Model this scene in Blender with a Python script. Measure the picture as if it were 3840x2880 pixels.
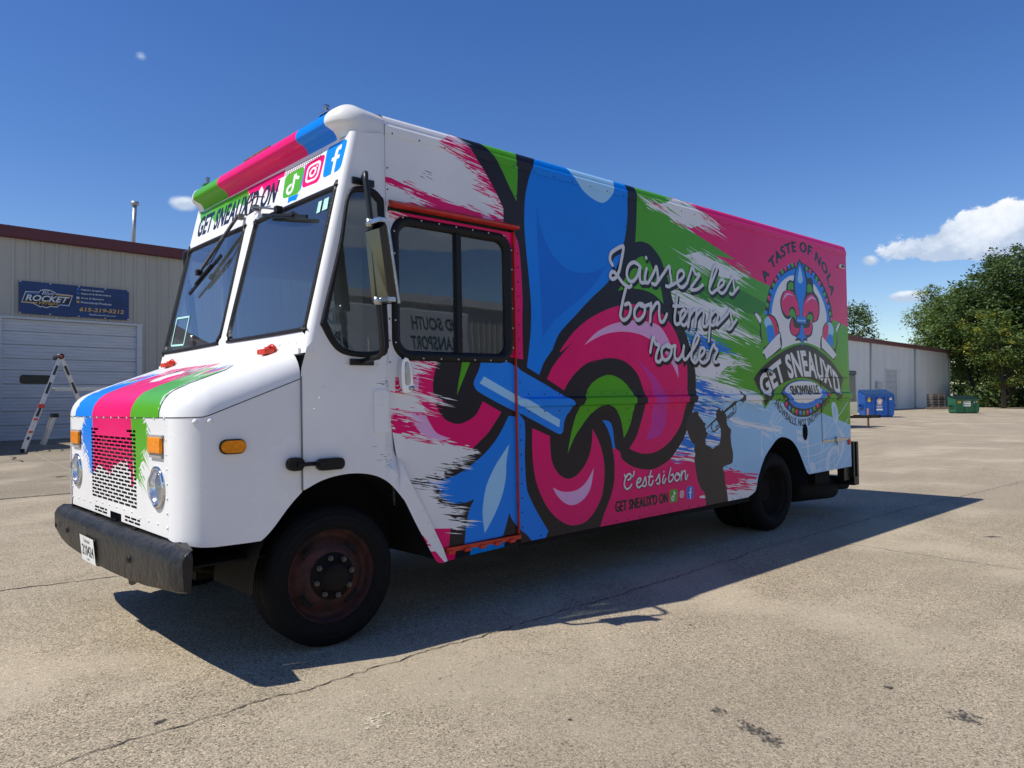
import bpy, bmesh, math, random
import numpy as np
from math import sin, cos, pi, radians, atan2, sqrt
from mathutils import Vector, Matrix
from mathutils.geometry import delaunay_2d_cdt
for o in list(bpy.data.objects): bpy.data.objects.remove(o)
SC = bpy.context.scene
COL = SC.collection
R = random.Random(7)

# ------------------------------------------------------------ camera
cam = bpy.data.cameras.new("camera"); cam.sensor_width = 36; cam.sensor_fit = 'HORIZONTAL'
cam.lens = 2813.15 / 3840 * 36; cam.clip_start = 0.05; cam.clip_end = 3000
co = bpy.data.objects.new("camera", cam); COL.objects.link(co); SC.camera = co
_yaw, _pit, _rol = -0.7429, 0.0207, -0.0184
_f = Vector((-sin(_yaw) * cos(_pit), cos(_yaw) * cos(_pit), sin(_pit)))
_r = Vector((cos(_yaw), sin(_yaw), 0)); _u = _r.cross(_f)
_r2 = cos(_rol) * _r + sin(_rol) * _u; _u2 = -sin(_rol) * _r + cos(_rol) * _u
co.matrix_world = Matrix(((_r2.x, _u2.x, -_f.x, -2.1353), (_r2.y, _u2.y, -_f.y, -3.7955), (_r2.z, _u2.z, -_f.z, 1.3825), (0, 0, 0, 1)))

# ------------------------------------------------------------ world, sun, exposure
SUN_TO = Vector((-0.658, 0.258, 1.0)).normalized()
SUN_EL = math.asin(SUN_TO.z); SUN_ROT = atan2(SUN_TO.x, SUN_TO.y)
SC.view_settings.view_transform = 'Standard'; SC.view_settings.look = 'None'
SC.view_settings.exposure = 0.0; SC.view_settings.gamma = 1.0; SC.view_settings.use_curve_mapping = False
sl = bpy.data.lights.new("sun", 'SUN'); sl.energy = 5.0; sl.angle = radians(0.53); sl.color = (1.0, 0.945, 0.83)
so = bpy.data.objects.new("sun", sl); COL.objects.link(so)
so.rotation_euler = (-SUN_TO).to_track_quat('-Z', 'Y').to_euler(); so.location = (-20, 10, 30)

wd = bpy.data.worlds.new("World"); SC.world = wd; wd.use_nodes = True
W = wd.node_tree; WN = W.nodes; WL = W.links
for n in list(WN): WN.remove(n)
def nd(tree, typ, **kw):
    n = tree.nodes.new(typ)
    for k, v in kw.items(): setattr(n, k, v)
    return n
def mth(tree, op, a, b=None, clamp=False):
    n = tree.nodes.new('ShaderNodeMath'); n.operation = op; n.use_clamp = clamp
    for i, v in enumerate((a, b)):
        if v is None: continue
        if isinstance(v, (int, float)): n.inputs[i].default_value = v
        else: tree.links.new(v, n.inputs[i])
    return n.outputs[0]
def ramp(tree, fac, stops, interp='LINEAR'):
    n = tree.nodes.new('ShaderNodeValToRGB'); n.color_ramp.interpolation = interp
    el = n.color_ramp.elements
    while len(el) > len(stops): el.remove(el[-1])
    while len(el) < len(stops): el.new(1.0)
    for e, (p, c) in zip(el, stops):
        e.position = p; e.color = tuple(c) + (1,) if len(c) == 3 else c
    if fac is not None: tree.links.new(fac, n.inputs[0])
    return n.outputs[0]
def mixc(tree, fac, a, b, blend='MIX'):
    n = tree.nodes.new('ShaderNodeMix'); n.data_type = 'RGBA'; n.blend_type = blend
    for sock, v in ((n.inputs[0], fac), (n.inputs[6], a), (n.inputs[7], b)):
        if isinstance(v, (int, float)): sock.default_value = v
        elif isinstance(v, (tuple, list)): sock.default_value = tuple(v) + (1,) if len(v) == 3 else v
        else: tree.links.new(v, sock)
    return n.outputs[2]
sky = nd(W, 'ShaderNodeTexSky', sky_type='NISHITA', sun_disc=False)
sky.sun_elevation = SUN_EL; sky.sun_rotation = SUN_ROT; sky.altitude = 200; sky.air_density = 1.0; sky.dust_density = 0.15; sky.ozone_density = 2.2
tc = nd(W, 'ShaderNodeTexCoord'); sx = nd(W, 'ShaderNodeSeparateXYZ'); WL.new(tc.outputs['Generated'], sx.inputs[0])
az = mth(W, 'ARCTAN2', sx.outputs[0], sx.outputs[1]); el = mth(W, 'ARCSINE', sx.outputs[2])
def cloud(azc, elc, wa, we, nscale, amp, flat=0.0, seed=0.0, soft=0.16):
    """cumulus: an ellipse in the sky's azimuth/elevation, broken up by fractal noise; returns (mask, height inside)"""
    da = mth(W, 'DIVIDE', mth(W, 'SUBTRACT', az, azc), wa)
    de = mth(W, 'DIVIDE', mth(W, 'SUBTRACT', el, elc), we)
    low = mth(W, 'MULTIPLY', mth(W, 'MINIMUM', de, 0.0), flat)
    de2 = mth(W, 'ADD', de, low)
    rr = mth(W, 'SQRT', mth(W, 'ADD', mth(W, 'MULTIPLY', da, da), mth(W, 'MULTIPLY', de2, de2)))
    cmb = nd(W, 'ShaderNodeCombineXYZ'); WL.new(mth(W, 'MULTIPLY', az, nscale), cmb.inputs[0]); WL.new(mth(W, 'MULTIPLY', el, nscale * 1.25), cmb.inputs[1]); cmb.inputs[2].default_value = seed
    nz = nd(W, 'ShaderNodeTexNoise'); nz.inputs['Scale'].default_value = 1.0; nz.inputs['Detail'].default_value = 9; nz.inputs['Roughness'].default_value = 0.62
    WL.new(cmb.outputs[0], nz.inputs['Vector'])
    v = mth(W, 'ADD', mth(W, 'SUBTRACT', 1.0, rr), mth(W, 'MULTIPLY', mth(W, 'SUBTRACT', nz.outputs[0], 0.5), amp))
    m = nd(W, 'ShaderNodeMapRange', interpolation_type='SMOOTHSTEP'); WL.new(v, m.inputs[0]); m.inputs[1].default_value = 0.0; m.inputs[2].default_value = soft
    sh = mth(W, 'ADD', mth(W, 'MULTIPLY', de, 0.5), mth(W, 'MULTIPLY', mth(W, 'SUBTRACT', nz.outputs[0], 0.5), 1.9))
    return m.outputs[0], sh
hsv = nd(W, 'ShaderNodeHueSaturation'); hsv.inputs['Saturation'].default_value = 1.30; hsv.inputs['Value'].default_value = 1.0; hsv.inputs['Hue'].default_value = 0.514; WL.new(sky.outputs[0], hsv.inputs['Color']); skyc = hsv.outputs[0]
def add_cloud(c, *a, **k):
    m, sh = cloud(*a, **k)
    cc = ramp(W, sh, [(-0.0, (3.9, 4.7, 6.1)), (0.30, (5.9, 6.5, 7.4)), (0.70, (7.9, 8.0, 8.1))])
    return mixc(W, m, c, cc)
skyc = add_cloud(skyc, 1.372, 0.163, 0.160, 0.046, 17.0, 1.6, flat=1.7, seed=0.3, soft=0.12)
skyc = add_cloud(skyc, 1.234, 0.112, 0.030, 0.008, 30.0, 0.8, seed=2.0, soft=0.5)
skyc = add_cloud(skyc, 1.192, 0.158, 0.012, 0.008, 40.0, 0.8, seed=3.0, soft=0.8)
skyc = add_cloud(skyc, 0.333, 0.243, 0.018, 0.011, 25.0, 0.9, seed=4.0, soft=0.6)
skyc = add_cloud(skyc, 0.286, 0.400, 0.008, 0.006, 60.0, 1.0, seed=5.0, soft=1.6)
skyc = add_cloud(skyc, 2.46, 0.225, 0.26, 0.055, 7.0, 1.2, flat=0.8, seed=6.0)
skyc = add_cloud(skyc, -2.6, 0.35, 0.5, 0.14, 5.0, 1.2, flat=0.8, seed=7.0)

bg = nd(W, 'ShaderNodeBackground'); bg.inputs[1].default_value = 0.130; WL.new(skyc, bg.inputs[0])
wo = nd(W, 'ShaderNodeOutputWorld'); WL.new(bg.outputs[0], wo.inputs[0])
SC.cycles.max_bounces = 8; SC.cycles.transparent_max_bounces = 12

# ------------------------------------------------------------ materials
MAT = {}
def mat(name, col, rough=0.5, metal=0.0, spec=0.5, var=0.0, vscale=8.0, bump=0.0, bscale=30.0, coat=0.0, col2=None, lo=0.35, hi=0.7, detail=4, coords='Object', stretch=None, em=None):
    if name in MAT: return MAT[name]
    m = bpy.data.materials.new(name); m.use_nodes = True; t = m.node_tree; b = t.nodes['Principled BSDF']
    b.inputs['Base Color'].default_value = tuple(col) + (1,); b.inputs['Roughness'].default_value = rough; b.inputs['Metallic'].default_value = metal
    b.inputs['Specular IOR Level'].default_value = spec; b.inputs['Coat Weight'].default_value = coat; b.inputs['Coat Roughness'].default_value = 0.08
    if var or col2 or bump:
        tcn = t.nodes.new('ShaderNodeTexCoord'); vec = tcn.outputs[coords]
        if stretch:
            mp = t.nodes.new('ShaderNodeMapping'); mp.inputs['Scale'].default_value = stretch; t.links.new(vec, mp.inputs[0]); vec = mp.outputs[0]
    if var or col2:
        nz = t.nodes.new('ShaderNodeTexNoise'); nz.inputs['Scale'].default_value = vscale; nz.inputs['Detail'].default_value = detail; nz.inputs['Roughness'].default_value = 0.6; t.links.new(vec, nz.inputs['Vector'])
        if col2 is None: a = [c * (1 - var) for c in col]; d = [min(1, c * (1 + var)) for c in col]
        else: a, d = col, col2
        t.links.new(ramp(t, nz.outputs[0], [(lo, a), (hi, d)]), b.inputs['Base Color'])
        rr = t.nodes.new('ShaderNodeMapRange'); t.links.new(nz.outputs[0], rr.inputs[0]); rr.inputs[3].default_value = rough * 0.75; rr.inputs[4].default_value = min(1, rough * 1.3); t.links.new(rr.outputs[0], b.inputs['Roughness'])
    if bump:
        nb = t.nodes.new('ShaderNodeTexNoise'); nb.inputs['Scale'].default_value = bscale; nb.inputs['Detail'].default_value = 3; t.links.new(vec, nb.inputs['Vector'])
        bp = t.nodes.new('ShaderNodeBump'); bp.inputs['Strength'].default_value = bump; bp.inputs['Distance'].default_value = 0.02; t.links.new(nb.outputs[0], bp.inputs['Height']); t.links.new(bp.outputs[0], b.inputs['Normal'])
    if em: b.inputs['Emission Color'].default_value = tuple(col) + (1,); b.inputs['Emission Strength'].default_value = em
    MAT[name] = m; return m
def vinyl(name, c): return mat(name, c, rough=0.24, spec=0.22, var=0.05, vscale=1.7, bump=0.09, bscale=2.6)
VW = vinyl('vinyl_white', (0.82, 0.82, 0.82)); VP = vinyl('vinyl_pink', (0.82, 0.001, 0.15)); VB = vinyl('vinyl_blue', (0.0, 0.225, 0.84)); VDB = vinyl('vinyl_deep_blue', (0.0, 0.165, 0.72))
VG = vinyl('vinyl_green', (0.085, 0.39, 0.010)); VDG = vinyl('vinyl_dark_green', (0.035, 0.24, 0.008)); VK = vinyl('vinyl_charcoal', (0.017, 0.014, 0.020)); VLB = vinyl('vinyl_light_blue', (0.36, 0.66, 0.93))
VLP = vinyl('vinyl_light_pink', (0.78, 0.42, 0.70)); VPU = vinyl('vinyl_orchid', (0.62, 0.03, 0.33)); VSB = vinyl('vinyl_stroke_blue', (0.01, 0.19, 0.68)); VSK = vinyl('vinyl_sky', (0.34, 0.62, 0.88)); VBB = vinyl('vinyl_bow_blue', (0.008, 0.24, 0.86)); VGR = vinyl('vinyl_grey_brown', (0.035, 0.031, 0.033))
PW = mat('white_paint', (0.82, 0.82, 0.82), rough=0.26, spec=0.4, var=0.03, vscale=2.0, bump=0.04, bscale=4.0)
FIB = mat('fibreglass_white', (0.78, 0.775, 0.755), rough=0.25, var=0.04, vscale=5)
RUB = mat('black_rubber', (0.007, 0.007, 0.008), rough=0.5, spec=0.3, bump=0.15, bscale=60)
TYR = mat('tyre_rubber', (0.0065, 0.0065, 0.007), rough=0.8, spec=0.2, var=0.35, vscale=30, bump=0.3, bscale=90)
BLK = mat('black_steel', (0.008, 0.008, 0.008), rough=0.4, var=0.3, vscale=20)
CHS = mat('chassis_grime', (0.009, 0.008, 0.007), rough=0.9, spec=0.2, col2=(0.020, 0.014, 0.011), vscale=9)
VOID = mat('engine_dark', (0.004, 0.004, 0.004), rough=0.9)
BMP = mat('bumper_rubber_coat', (0.010, 0.010, 0.011), rough=0.40, spec=0.35, col2=(0.028, 0.026, 0.024), vscale=6, bump=0.9, bscale=15, lo=0.45, hi=0.8)
CHR = mat('chrome', (0.75, 0.76, 0.78), rough=0.08, metal=1.0)
STL = mat('stainless', (0.48, 0.48, 0.48), rough=0.25, metal=1.0, var=0.15, vscale=25)
RST = mat('rusty_wheel', (0.070, 0.018, 0.013), rough=0.75, col2=(0.022, 0.011, 0.009), vscale=14, bump=0.2, bscale=50)
RED = mat('red_paint', (0.60, 0.035, 0.010), rough=0.4, var=0.2, vscale=12)
AMB = mat('amber_lens', (0.95, 0.27, 0.002), rough=0.18, spec=0.25, var=0.22, vscale=45, coat=0.15)
INT = mat('cab_interior_grey', (0.09, 0.093, 0.097), rough=0.7, var=0.2, vscale=6)
INL = mat('cab_interior_light', (0.14, 0.145, 0.15), rough=0.6, var=0.1, vscale=4)
SEAT = mat('seat_vinyl', (0.02, 0.02, 0.022), rough=0.5)
PLT = mat('plate_white', (0.74, 0.75, 0.74), rough=0.35, var=0.06, vscale=30)
INK = mat('plate_ink', (0.02, 0.022, 0.03), rough=0.4)
TAPE = mat('mint_tape', (0.42, 0.72, 0.66), rough=0.6)
WOOD = mat('weathered_wood', (0.16, 0.07, 0.045), rough=0.85, var=0.35, vscale=14, bump=0.3)
def glass(name, tint, base=0.05):
    if name in MAT: return MAT[name]
    m = bpy.data.materials.new(name); m.use_nodes = True; t = m.node_tree; t.nodes.clear()
    tr = t.nodes.new('ShaderNodeBsdfTransparent'); tr.inputs[0].default_value = tuple(tint) + (1,)
    gl = t.nodes.new('ShaderNodeBsdfGlossy'); gl.inputs['Roughness'].default_value = 0.012; gl.inputs[0].default_value = (0.9, 0.95, 1, 1)
    df = t.nodes.new('ShaderNodeBsdfDiffuse'); df.inputs[0].default_value = (0.30, 0.35, 0.37, 1)
    lw = t.nodes.new('ShaderNodeLayerWeight'); lw.inputs[0].default_value = 0.5; fr = mth(t, 'ADD', 0.10, mth(t, 'MULTIPLY', mth(t, 'POWER', lw.outputs['Facing'], 4.5), 1.25), True)
    nb = t.nodes.new('ShaderNodeTexNoise'); nb.inputs['Scale'].default_value = 2.2; nb.inputs['Detail'].default_value = 1
    tcn = t.nodes.new('ShaderNodeTexCoord'); t.links.new(tcn.outputs['Object'], nb.inputs['Vector'])
    bp = t.nodes.new('ShaderNodeBump'); bp.inputs['Strength'].default_value = 0.05; bp.inputs['Distance'].default_value = 0.02; t.links.new(nb.outputs[0], bp.inputs['Height']); t.links.new(bp.outputs[0], gl.inputs['Normal'])
    m0 = t.nodes.new('ShaderNodeMixShader'); m0.inputs[0].default_value = base; t.links.new(tr.outputs[0], m0.inputs[1]); t.links.new(df.outputs[0], m0.inputs[2])
    mx = t.nodes.new('ShaderNodeMixShader'); t.links.new(fr, mx.inputs[0]); t.links.new(m0.outputs[0], mx.inputs[1]); t.links.new(gl.outputs[0], mx.inputs[2])
    ot = t.nodes.new('ShaderNodeOutputMaterial'); t.links.new(mx.outputs[0], ot.inputs[0])
    MAT[name] = m; return m
GL = glass('window_glass', (0.55, 0.62, 0.63), 0.04); GLW = glass('windshield_glass', (0.62, 0.70, 0.70), 0.07)
LENS = glass('headlight_lens', (0.95, 0.96, 0.97), 0.02)

# ------------------------------------------------------------ mesh helpers
class MB:
    """collects shapes; build() links them as one mesh object"""
    def __init__(s): s.v = []; s.f = []; s.m = []; s.sm = []
    def add(s, vs, fs, mi=0, smooth=False):
        k = len(s.v); s.v += [tuple(v) for v in vs]; s.f += [tuple(i + k for i in f) for f in fs]; s.m += [mi] * len(fs); s.sm += [smooth] * len(fs); return s
    def box(s, lo, hi, mi=0, M=None, b=0.0):
        x0, y0, z0 = lo; x1, y1, z1 = hi
        if b > 0:
            vs = []; fs = []
            bm = bmesh.new(); bmesh.ops.create_cube(bm, size=1)
            for v in bm.verts: v.co = Vector(((x0 + x1) / 2 + v.co.x * (x1 - x0), (y0 + y1) / 2 + v.co.y * (y1 - y0), (z0 + z1) / 2 + v.co.z * (z1 - z0)))
            bmesh.ops.bevel(bm, geom=list(bm.edges), offset=b, segments=2, affect='EDGES', profile=0.6)
            bm.verts.index_update(); vs = [v.co.copy() for v in bm.verts]; fs = [[v.index for v in f.verts] for f in bm.faces]; bm.free()
        else:
            vs = [Vector(q) for q in ((x0, y0, z0), (x1, y0, z0), (x1, y1, z0), (x0, y1, z0), (x0, y0, z1), (x1, y0, z1), (x1, y1, z1), (x0, y1, z1))]
            fs = [(0, 3, 2, 1), (4, 5, 6, 7), (0, 1, 5, 4), (1, 2, 6, 5), (2, 3, 7, 6), (3, 0, 4, 7)]
        if M is not None: vs = [M @ v for v in vs]
        return s.add(vs, fs, mi)
    def tube(s, path, r, n=8, mi=0, cap=True):
        P = [Vector(p) for p in path]; rs = r if isinstance(r, (list, tuple)) else [r] * len(P); vs = []; fs = []; ref = None
        for i, p in enumerate(P):
            t = ((P[i + 1] - p) if i == 0 else (p - P[i - 1]) if i == len(P) - 1 else ((P[i + 1] - p).normalized() + (p - P[i - 1]).normalized())).normalized()
            if ref is None: ref = Vector((0, 0, 1)) if abs(t.z) < 0.9 else Vector((1, 0, 0))
            a = t.cross(ref).normalized(); bb = a.cross(t).normalized(); ref = bb
            for k in range(n): vs.append(p + rs[i] * (cos(2 * pi * k / n) * a + sin(2 * pi * k / n) * bb))
        for i in range(len(P) - 1):
            for k in range(n): fs.append((i * n + k, i * n + (k + 1) % n, (i + 1) * n + (k + 1) % n, (i + 1) * n + k))
        if cap: fs += [tuple(range(n))[::-1], tuple(range((len(P) - 1) * n, len(P) * n))]
        return s.add(vs, fs, mi, n > 6)
    def bar(s, p, q, w, h, mi=0, up=(0, 0, 1)):
        p, q = Vector(p), Vector(q); t = (q - p).normalized(); a = t.cross(Vector(up)).normalized(); bb = a.cross(t)
        vs = [e + sa * w / 2 * a + sb * h / 2 * bb for e in (p, q) for sa, sb in ((-1, -1), (1, -1), (1, 1), (-1, 1))]
        return s.add(vs, [(0, 1, 2, 3), (7, 6, 5, 4), (0, 4, 5, 1), (1, 5, 6, 2), (2, 6, 7, 3), (3, 7, 4, 0)], mi)
    def lathe(s, prof, n=40, M=None, mi=0, smooth=True):
        """prof: (radius, along-axis) ; axis = local Y"""
        vs = []; fs = []
        for (rr, y) in prof:
            for k in range(n): vs.append(Vector((rr * cos(2 * pi * k / n), y, rr * sin(2 * pi * k / n))))
        for i in range(len(prof) - 1):
            for k in range(n): fs.append((i * n + k, i * n + (k + 1) % n, (i + 1) * n + (k + 1) % n, (i + 1) * n + k))
        if M is not None: vs = [M @ v for v in vs]
        return s.add(vs, fs, mi, smooth)
    def extrude(s, prof, a, b, mi=0, smooth=False, cap=True, axis='y'):
        """prof: (x,z) polygon, extruded from y=a to y=b"""
        n = len(prof); mk = (lambda p, y: (p[0], y, p[1])) if axis == 'y' else (lambda p, y: (y, p[0], p[1])) if axis == 'x' else (lambda p, y: (p[0], p[1], y))
        vs = [mk(p, a) for p in prof] + [mk(p, b) for p in prof]
        s.add(vs, [(i, (i + 1) % n, n + (i + 1) % n, n + i) for i in range(n)], mi, smooth)
        if cap: s.add(vs, [tuple(range(n))[::-1], tuple(range(n, 2 * n))], mi)
        return s
    def mesh(s, name):
        me = bpy.data.meshes.new(name); me.from_pydata(s.v, [], s.f); me.update()
        me.polygons.foreach_set('material_index', s.m); me.polygons.foreach_set('use_smooth', s.sm); return me
    def build(s, name, mats, parent=None, fix=True):
        me = s.mesh(name)
        if fix:
            bm = bmesh.new(); bm.from_mesh(me); bmesh.ops.recalc_face_normals(bm, faces=bm.faces); bm.to_mesh(me); bm.free()
        return link(name, me, mats, parent)
def link(name, me, mats, parent=None):
    for m in (mats if isinstance(mats, (list, tuple)) else [mats]): me.materials.append(m)
    o = bpy.data.objects.new(name, me); COL.objects.link(o)
    if parent is not None: adopt(o, parent)
    return o
def adopt(o, parent):
    o.parent = parent; M = Matrix.Identity(4); q = parent
    chain = []
    while q is not None: chain.append(q); q = q.parent
    for q in reversed(chain): M = M @ q.matrix_parent_inverse @ q.matrix_basis
    o.matrix_parent_inverse = M.inverted()
def empty(name, loc, label=None, cat=None, group=None):
    o = bpy.data.objects.new(name, None); o.location = loc; o.empty_display_size = 0.2; COL.objects.link(o)
    if label: tag(o, label, cat, group)
    return o
def tag(o, label=None, cat=None, group=None, kind=None):
    if label: o['label'] = label
    if cat: o['category'] = cat
    if group: o['group'] = group
    if kind: o['kind'] = kind
    return o
def copy_tree(o, parent=None):
    c = o.copy(); COL.objects.link(c); c.parent = parent
    for ch in list(o.children): copy_tree(ch, c)
    return c
def curve(pts, per=6, closed=True):
    """smooth closed outline; points flagged 1 stay sharp"""
    n = len(pts); out = []
    for i in range(n if closed else n - 1):
        p0, p1, p2, p3 = pts[(i - 1) % n], pts[i], pts[(i + 1) % n], pts[(i + 2) % n]
        if not closed:
            if i == 0: p0 = p1
            if i == n - 2: p3 = p2
        c1 = len(p1) > 2; c2 = len(p2) > 2
        if c1 and c2: out.append((p1[0], p1[1])); continue
        a = p1 if c1 else p0; d = p2 if c2 else p3
        for k in range(per):
            t = k / per
            out.append(tuple(0.5 * (2 * p1[j] + (p2[j] - a[j]) * t + (2 * a[j] - 5 * p1[j] + 4 * p2[j] - d[j]) * t * t + (3 * p1[j] - a[j] - 3 * p2[j] + d[j]) * t ** 3) for j in (0, 1)))
    if not closed: out.append((pts[-1][0], pts[-1][1]))
    return out
def rrect(x0, z0, x1, z1, r, n=5):
    o = []
    for cx, cz, a in ((x1 - r, z1 - r, 0), (x0 + r, z1 - r, 90), (x0 + r, z0 + r, 180), (x1 - r, z0 + r, 270)):
        for k in range(n + 1): t = radians(a + 90 * k / n); o.append((cx + r * cos(t), cz + r * sin(t)))
    return o
def ell(cx, cz, a, b, n=16, rot=0.0): return [(cx + a * cos(t) * cos(rot) - b * sin(t) * sin(rot), cz + a * cos(t) * sin(rot) + b * sin(t) * cos(rot)) for t in (2 * pi * k / n for k in range(n))]
def stroke(pts, w, per=5, end=True):
    """pen stroke as a list of convex quads and round dots"""
    P = curve([tuple(p[:2]) for p in pts], per, False) if len(pts) > 2 else [tuple(p[:2]) for p in pts]
    out = []; L = []; Rr = []
    n = len(P)
    for i in range(n):
        a = P[max(0, i - 1)]; b = P[min(n - 1, i + 1)]; dx, dz = b[0] - a[0], b[1] - a[1]; l = math.hypot(dx, dz) or 1e-6
        ww = w(i / (n - 1)) if callable(w) else w
        L.append((P[i][0] - dz / l * ww / 2, P[i][1] + dx / l * ww / 2)); Rr.append((P[i][0] + dz / l * ww / 2, P[i][1] - dx / l * ww / 2))
    for i in range(n - 1): out.append([L[i], L[i + 1], Rr[i + 1], Rr[i]])
    if end:
        ww = w(0) if callable(w) else w
        for i in range(0, n): out.append(ell(P[i][0], P[i][1], ww / 2, ww / 2, 9))
    return out
def spikes(line, d, n, L=(0.05, 0.2), w=(0.003, 0.012), jit=0.02, seed=1, both=True):
    """dry-brush slivers scattered along a polyline, all pointing along d"""
    q = random.Random(seed); l = math.hypot(*d); d = (d[0] / l, d[1] / l); nx, nz = -d[1], d[0]; out = []
    seg = [math.dist(line[i][:2], line[i + 1][:2]) for i in range(len(line) - 1)]; tot = sum(seg)
    for _ in range(n):
        t = q.random() * tot; i = 0
        while i < len(seg) - 1 and t > seg[i]: t -= seg[i]; i += 1
        f = t / (seg[i] or 1e-6); x = line[i][0] + (line[i + 1][0] - line[i][0]) * f + q.gauss(0, jit); z = line[i][1] + (line[i + 1][1] - line[i][1]) * f + q.gauss(0, jit)
        a = q.uniform(*L) * q.choice((0.4, 0.7, 1)); b = a * q.uniform(0.3, 1) if both else 0.01; ww = q.uniform(*w) / 2; e = q.uniform(-0.3, 0.3) * a
        out.append([(x - d[0] * b, z - d[1] * b), (x + nx * ww + d[0] * e, z + nz * ww + d[1] * e), (x + d[0] * a, z + d[1] * a), (x - nx * ww + d[0] * e * 0.5, z - nz * ww + d[1] * e * 0.5)])
    return out
def inside(P, poly):
    """even-odd test of many points against one outline"""
    x, y = P[:, 0], P[:, 1]; r = np.zeros(len(P), bool); n = len(poly)
    for i in range(n):
        (x0, y0), (x1, y1) = poly[i - 1][:2], poly[i][:2]
        if y0 == y1: continue
        r ^= ((y0 > y) != (y1 > y)) & (x < (x1 - x0) * (y - y0) / (y1 - y0) + x0)
    return r
def patch(name, outline, holes, layers, base, fmap, parent, ul=(), vl=(), smooth=True):
    """one sheet cut by every outline of its print: each face takes the colour of the topmost shape over it"""
    V = []; E = []; mats = [base]
    xs = [p[0] for p in outline]; zs = [p[1] for p in outline]; X0, X1, Z0, Z1 = min(xs), max(xs), min(zs), max(zs)
    def addp(poly):
        k = len(V); n = len(poly); V.extend(Vector((p[0], p[1])) for p in poly); E.extend((k + i, k + (i + 1) % n) for i in range(n))
    addp(outline)
    for h in holes: addp(h)
    lay = []
    for poly, m in layers:
        if max(p[0] for p in poly) < X0 or min(p[0] for p in poly) > X1 or max(p[1] for p in poly) < Z0 or min(p[1] for p in poly) > Z1: continue
        if m not in mats: mats.append(m)
        addp(poly); lay.append((poly, mats.index(m)))
    for u in ul: k = len(V); V += [Vector((u, Z0 - 0.01)), Vector((u, Z1 + 0.01))]; E.append((k, k + 1))
    for v in vl: k = len(V); V += [Vector((X0 - 0.01, v)), Vector((X1 + 0.01, v))]; E.append((k, k + 1))
    ov, oe, of, _, _, _ = delaunay_2d_cdt(V, E, [], 0, 2e-5, False)
    A = np.array([(v.x, v.y) for v in ov]); T = np.array([f[:3] for f in of]); Cn = A[T].mean(axis=1)
    keep = inside(Cn, outline)
    for h in holes: keep &= ~inside(Cn, h)
    T = T[keep]; Cn = Cn[keep]; mi = np.zeros(len(T), int); order = np.argsort(Cn[:, 0]); Cs = Cn[order]
    for poly, k in lay:
        px = [p[0] for p in poly]; i0, i1 = np.searchsorted(Cs[:, 0], (min(px), max(px)))
        if i1 <= i0: continue
        sel = inside(Cs[i0:i1], poly); mi[order[i0:i1][sel]] = k
    mb = MB(); mb.add([fmap(float(v[0]), float(v[1])) for v in A], T.tolist()); mb.m = mi.tolist(); mb.sm = [smooth] * len(T)
    me = mb.mesh(name); bm = bmesh.new(); bm.from_mesh(me); bmesh.ops.delete(bm, geom=[v for v in bm.verts if not v.link_faces], context='VERTS'); bm.to_mesh(me); bm.free()
    return link(name, me, mats, parent)
def text2d(s, size=1.0, off=0.0, shear=0.0, space=1.0):
    """flat letter outlines: (points, faces, width)"""
    cu = bpy.data.curves.new('t', 'FONT'); cu.body = s; cu.size = size; cu.offset = off; cu.shear = shear; cu.space_character = space; cu.resolution_u = 3; cu.fill_mode = 'FRONT'
    o = bpy.data.objects.new('t', cu); COL.objects.link(o); dg = bpy.context.evaluated_depsgraph_get(); me = o.evaluated_get(dg).to_mesh()
    vs = [(v.co.x, v.co.y) for v in me.vertices]; fs = [tuple(p.vertices) for p in me.polygons]
    o.evaluated_get(dg).to_mesh_clear(); bpy.data.objects.remove(o); bpy.data.curves.remove(cu)
    x0 = min(v[0] for v in vs); x1 = max(v[0] for v in vs); y0 = min(v[1] for v in vs); y1 = max(v[1] for v in vs)
    return [((v[0] - x0) / (x1 - x0), (v[1] - y0) / (y1 - y0)) for v in vs], fs, (x1 - x0) / (y1 - y0)
def text_mesh(name, s, warp, m, parent, off=0.0, shear=0.0, space=1.0):
    vs, fs, w = text2d(s, 1.0, off, shear, space)
    mb = MB(); mb.add([warp(*v) for v in vs], fs); return mb.build(name, m, parent, fix=False)
def quadwarp(bl, br, tl, tr): return lambda u, v: tuple((bl[i] * (1 - u) + br[i] * u) * (1 - v) + (tl[i] * (1 - u) + tr[i] * u) * v for i in range(len(bl)))
def along(line):
    seg = [0]
    for i in range(len(line) - 1): seg.append(seg[-1] + math.dist(line[i], line[i + 1]))
    T = seg[-1]
    def f(t):
        t = min(max(t, 0), 1) * T
        for i in range(len(line) - 1):
            if t <= seg[i + 1] or i == len(line) - 2:
                k = (t - seg[i]) / (seg[i + 1] - seg[i]); return (line[i][0] + (line[i + 1][0] - line[i][0]) * k, line[i][1] + (line[i + 1][1] - line[i][1]) * k)
    f.length = T; return f
def dome_mesh(r=0.008, h=0.005):
    mb = MB(); mb.lathe([(r, 0), (r * 0.8, -h * 0.7), (r * 0.001, -h)], 7); return mb
def rivets(name, pts, m, parent, r=0.008, h=0.004):
    """pts: (position, outward normal)"""
    mb = MB()
    for p, n in pts:
        n = Vector(n).normalized(); a = n.orthogonal().normalized(); b = n.cross(a); p = Vector(p)
        vs = []
        for rr, hh in ((1, 0), (0.75, 0.7)):
            for k in range(6): vs.append(p + (a * cos(k * pi / 3) + b * sin(k * pi / 3)) * r * rr + n * h * hh)
        vs.append(p + n * h)
        mb.add(vs, [(k, (k + 1) % 6, 6 + (k + 1) % 6, 6 + k) for k in range(6)] + [(6 + k, 6 + (k + 1) % 6, 12) for k in range(6)], 0, True)
    o = mb.build(name, m, parent, fix=False); o['kind'] = 'stuff'; return o

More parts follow.
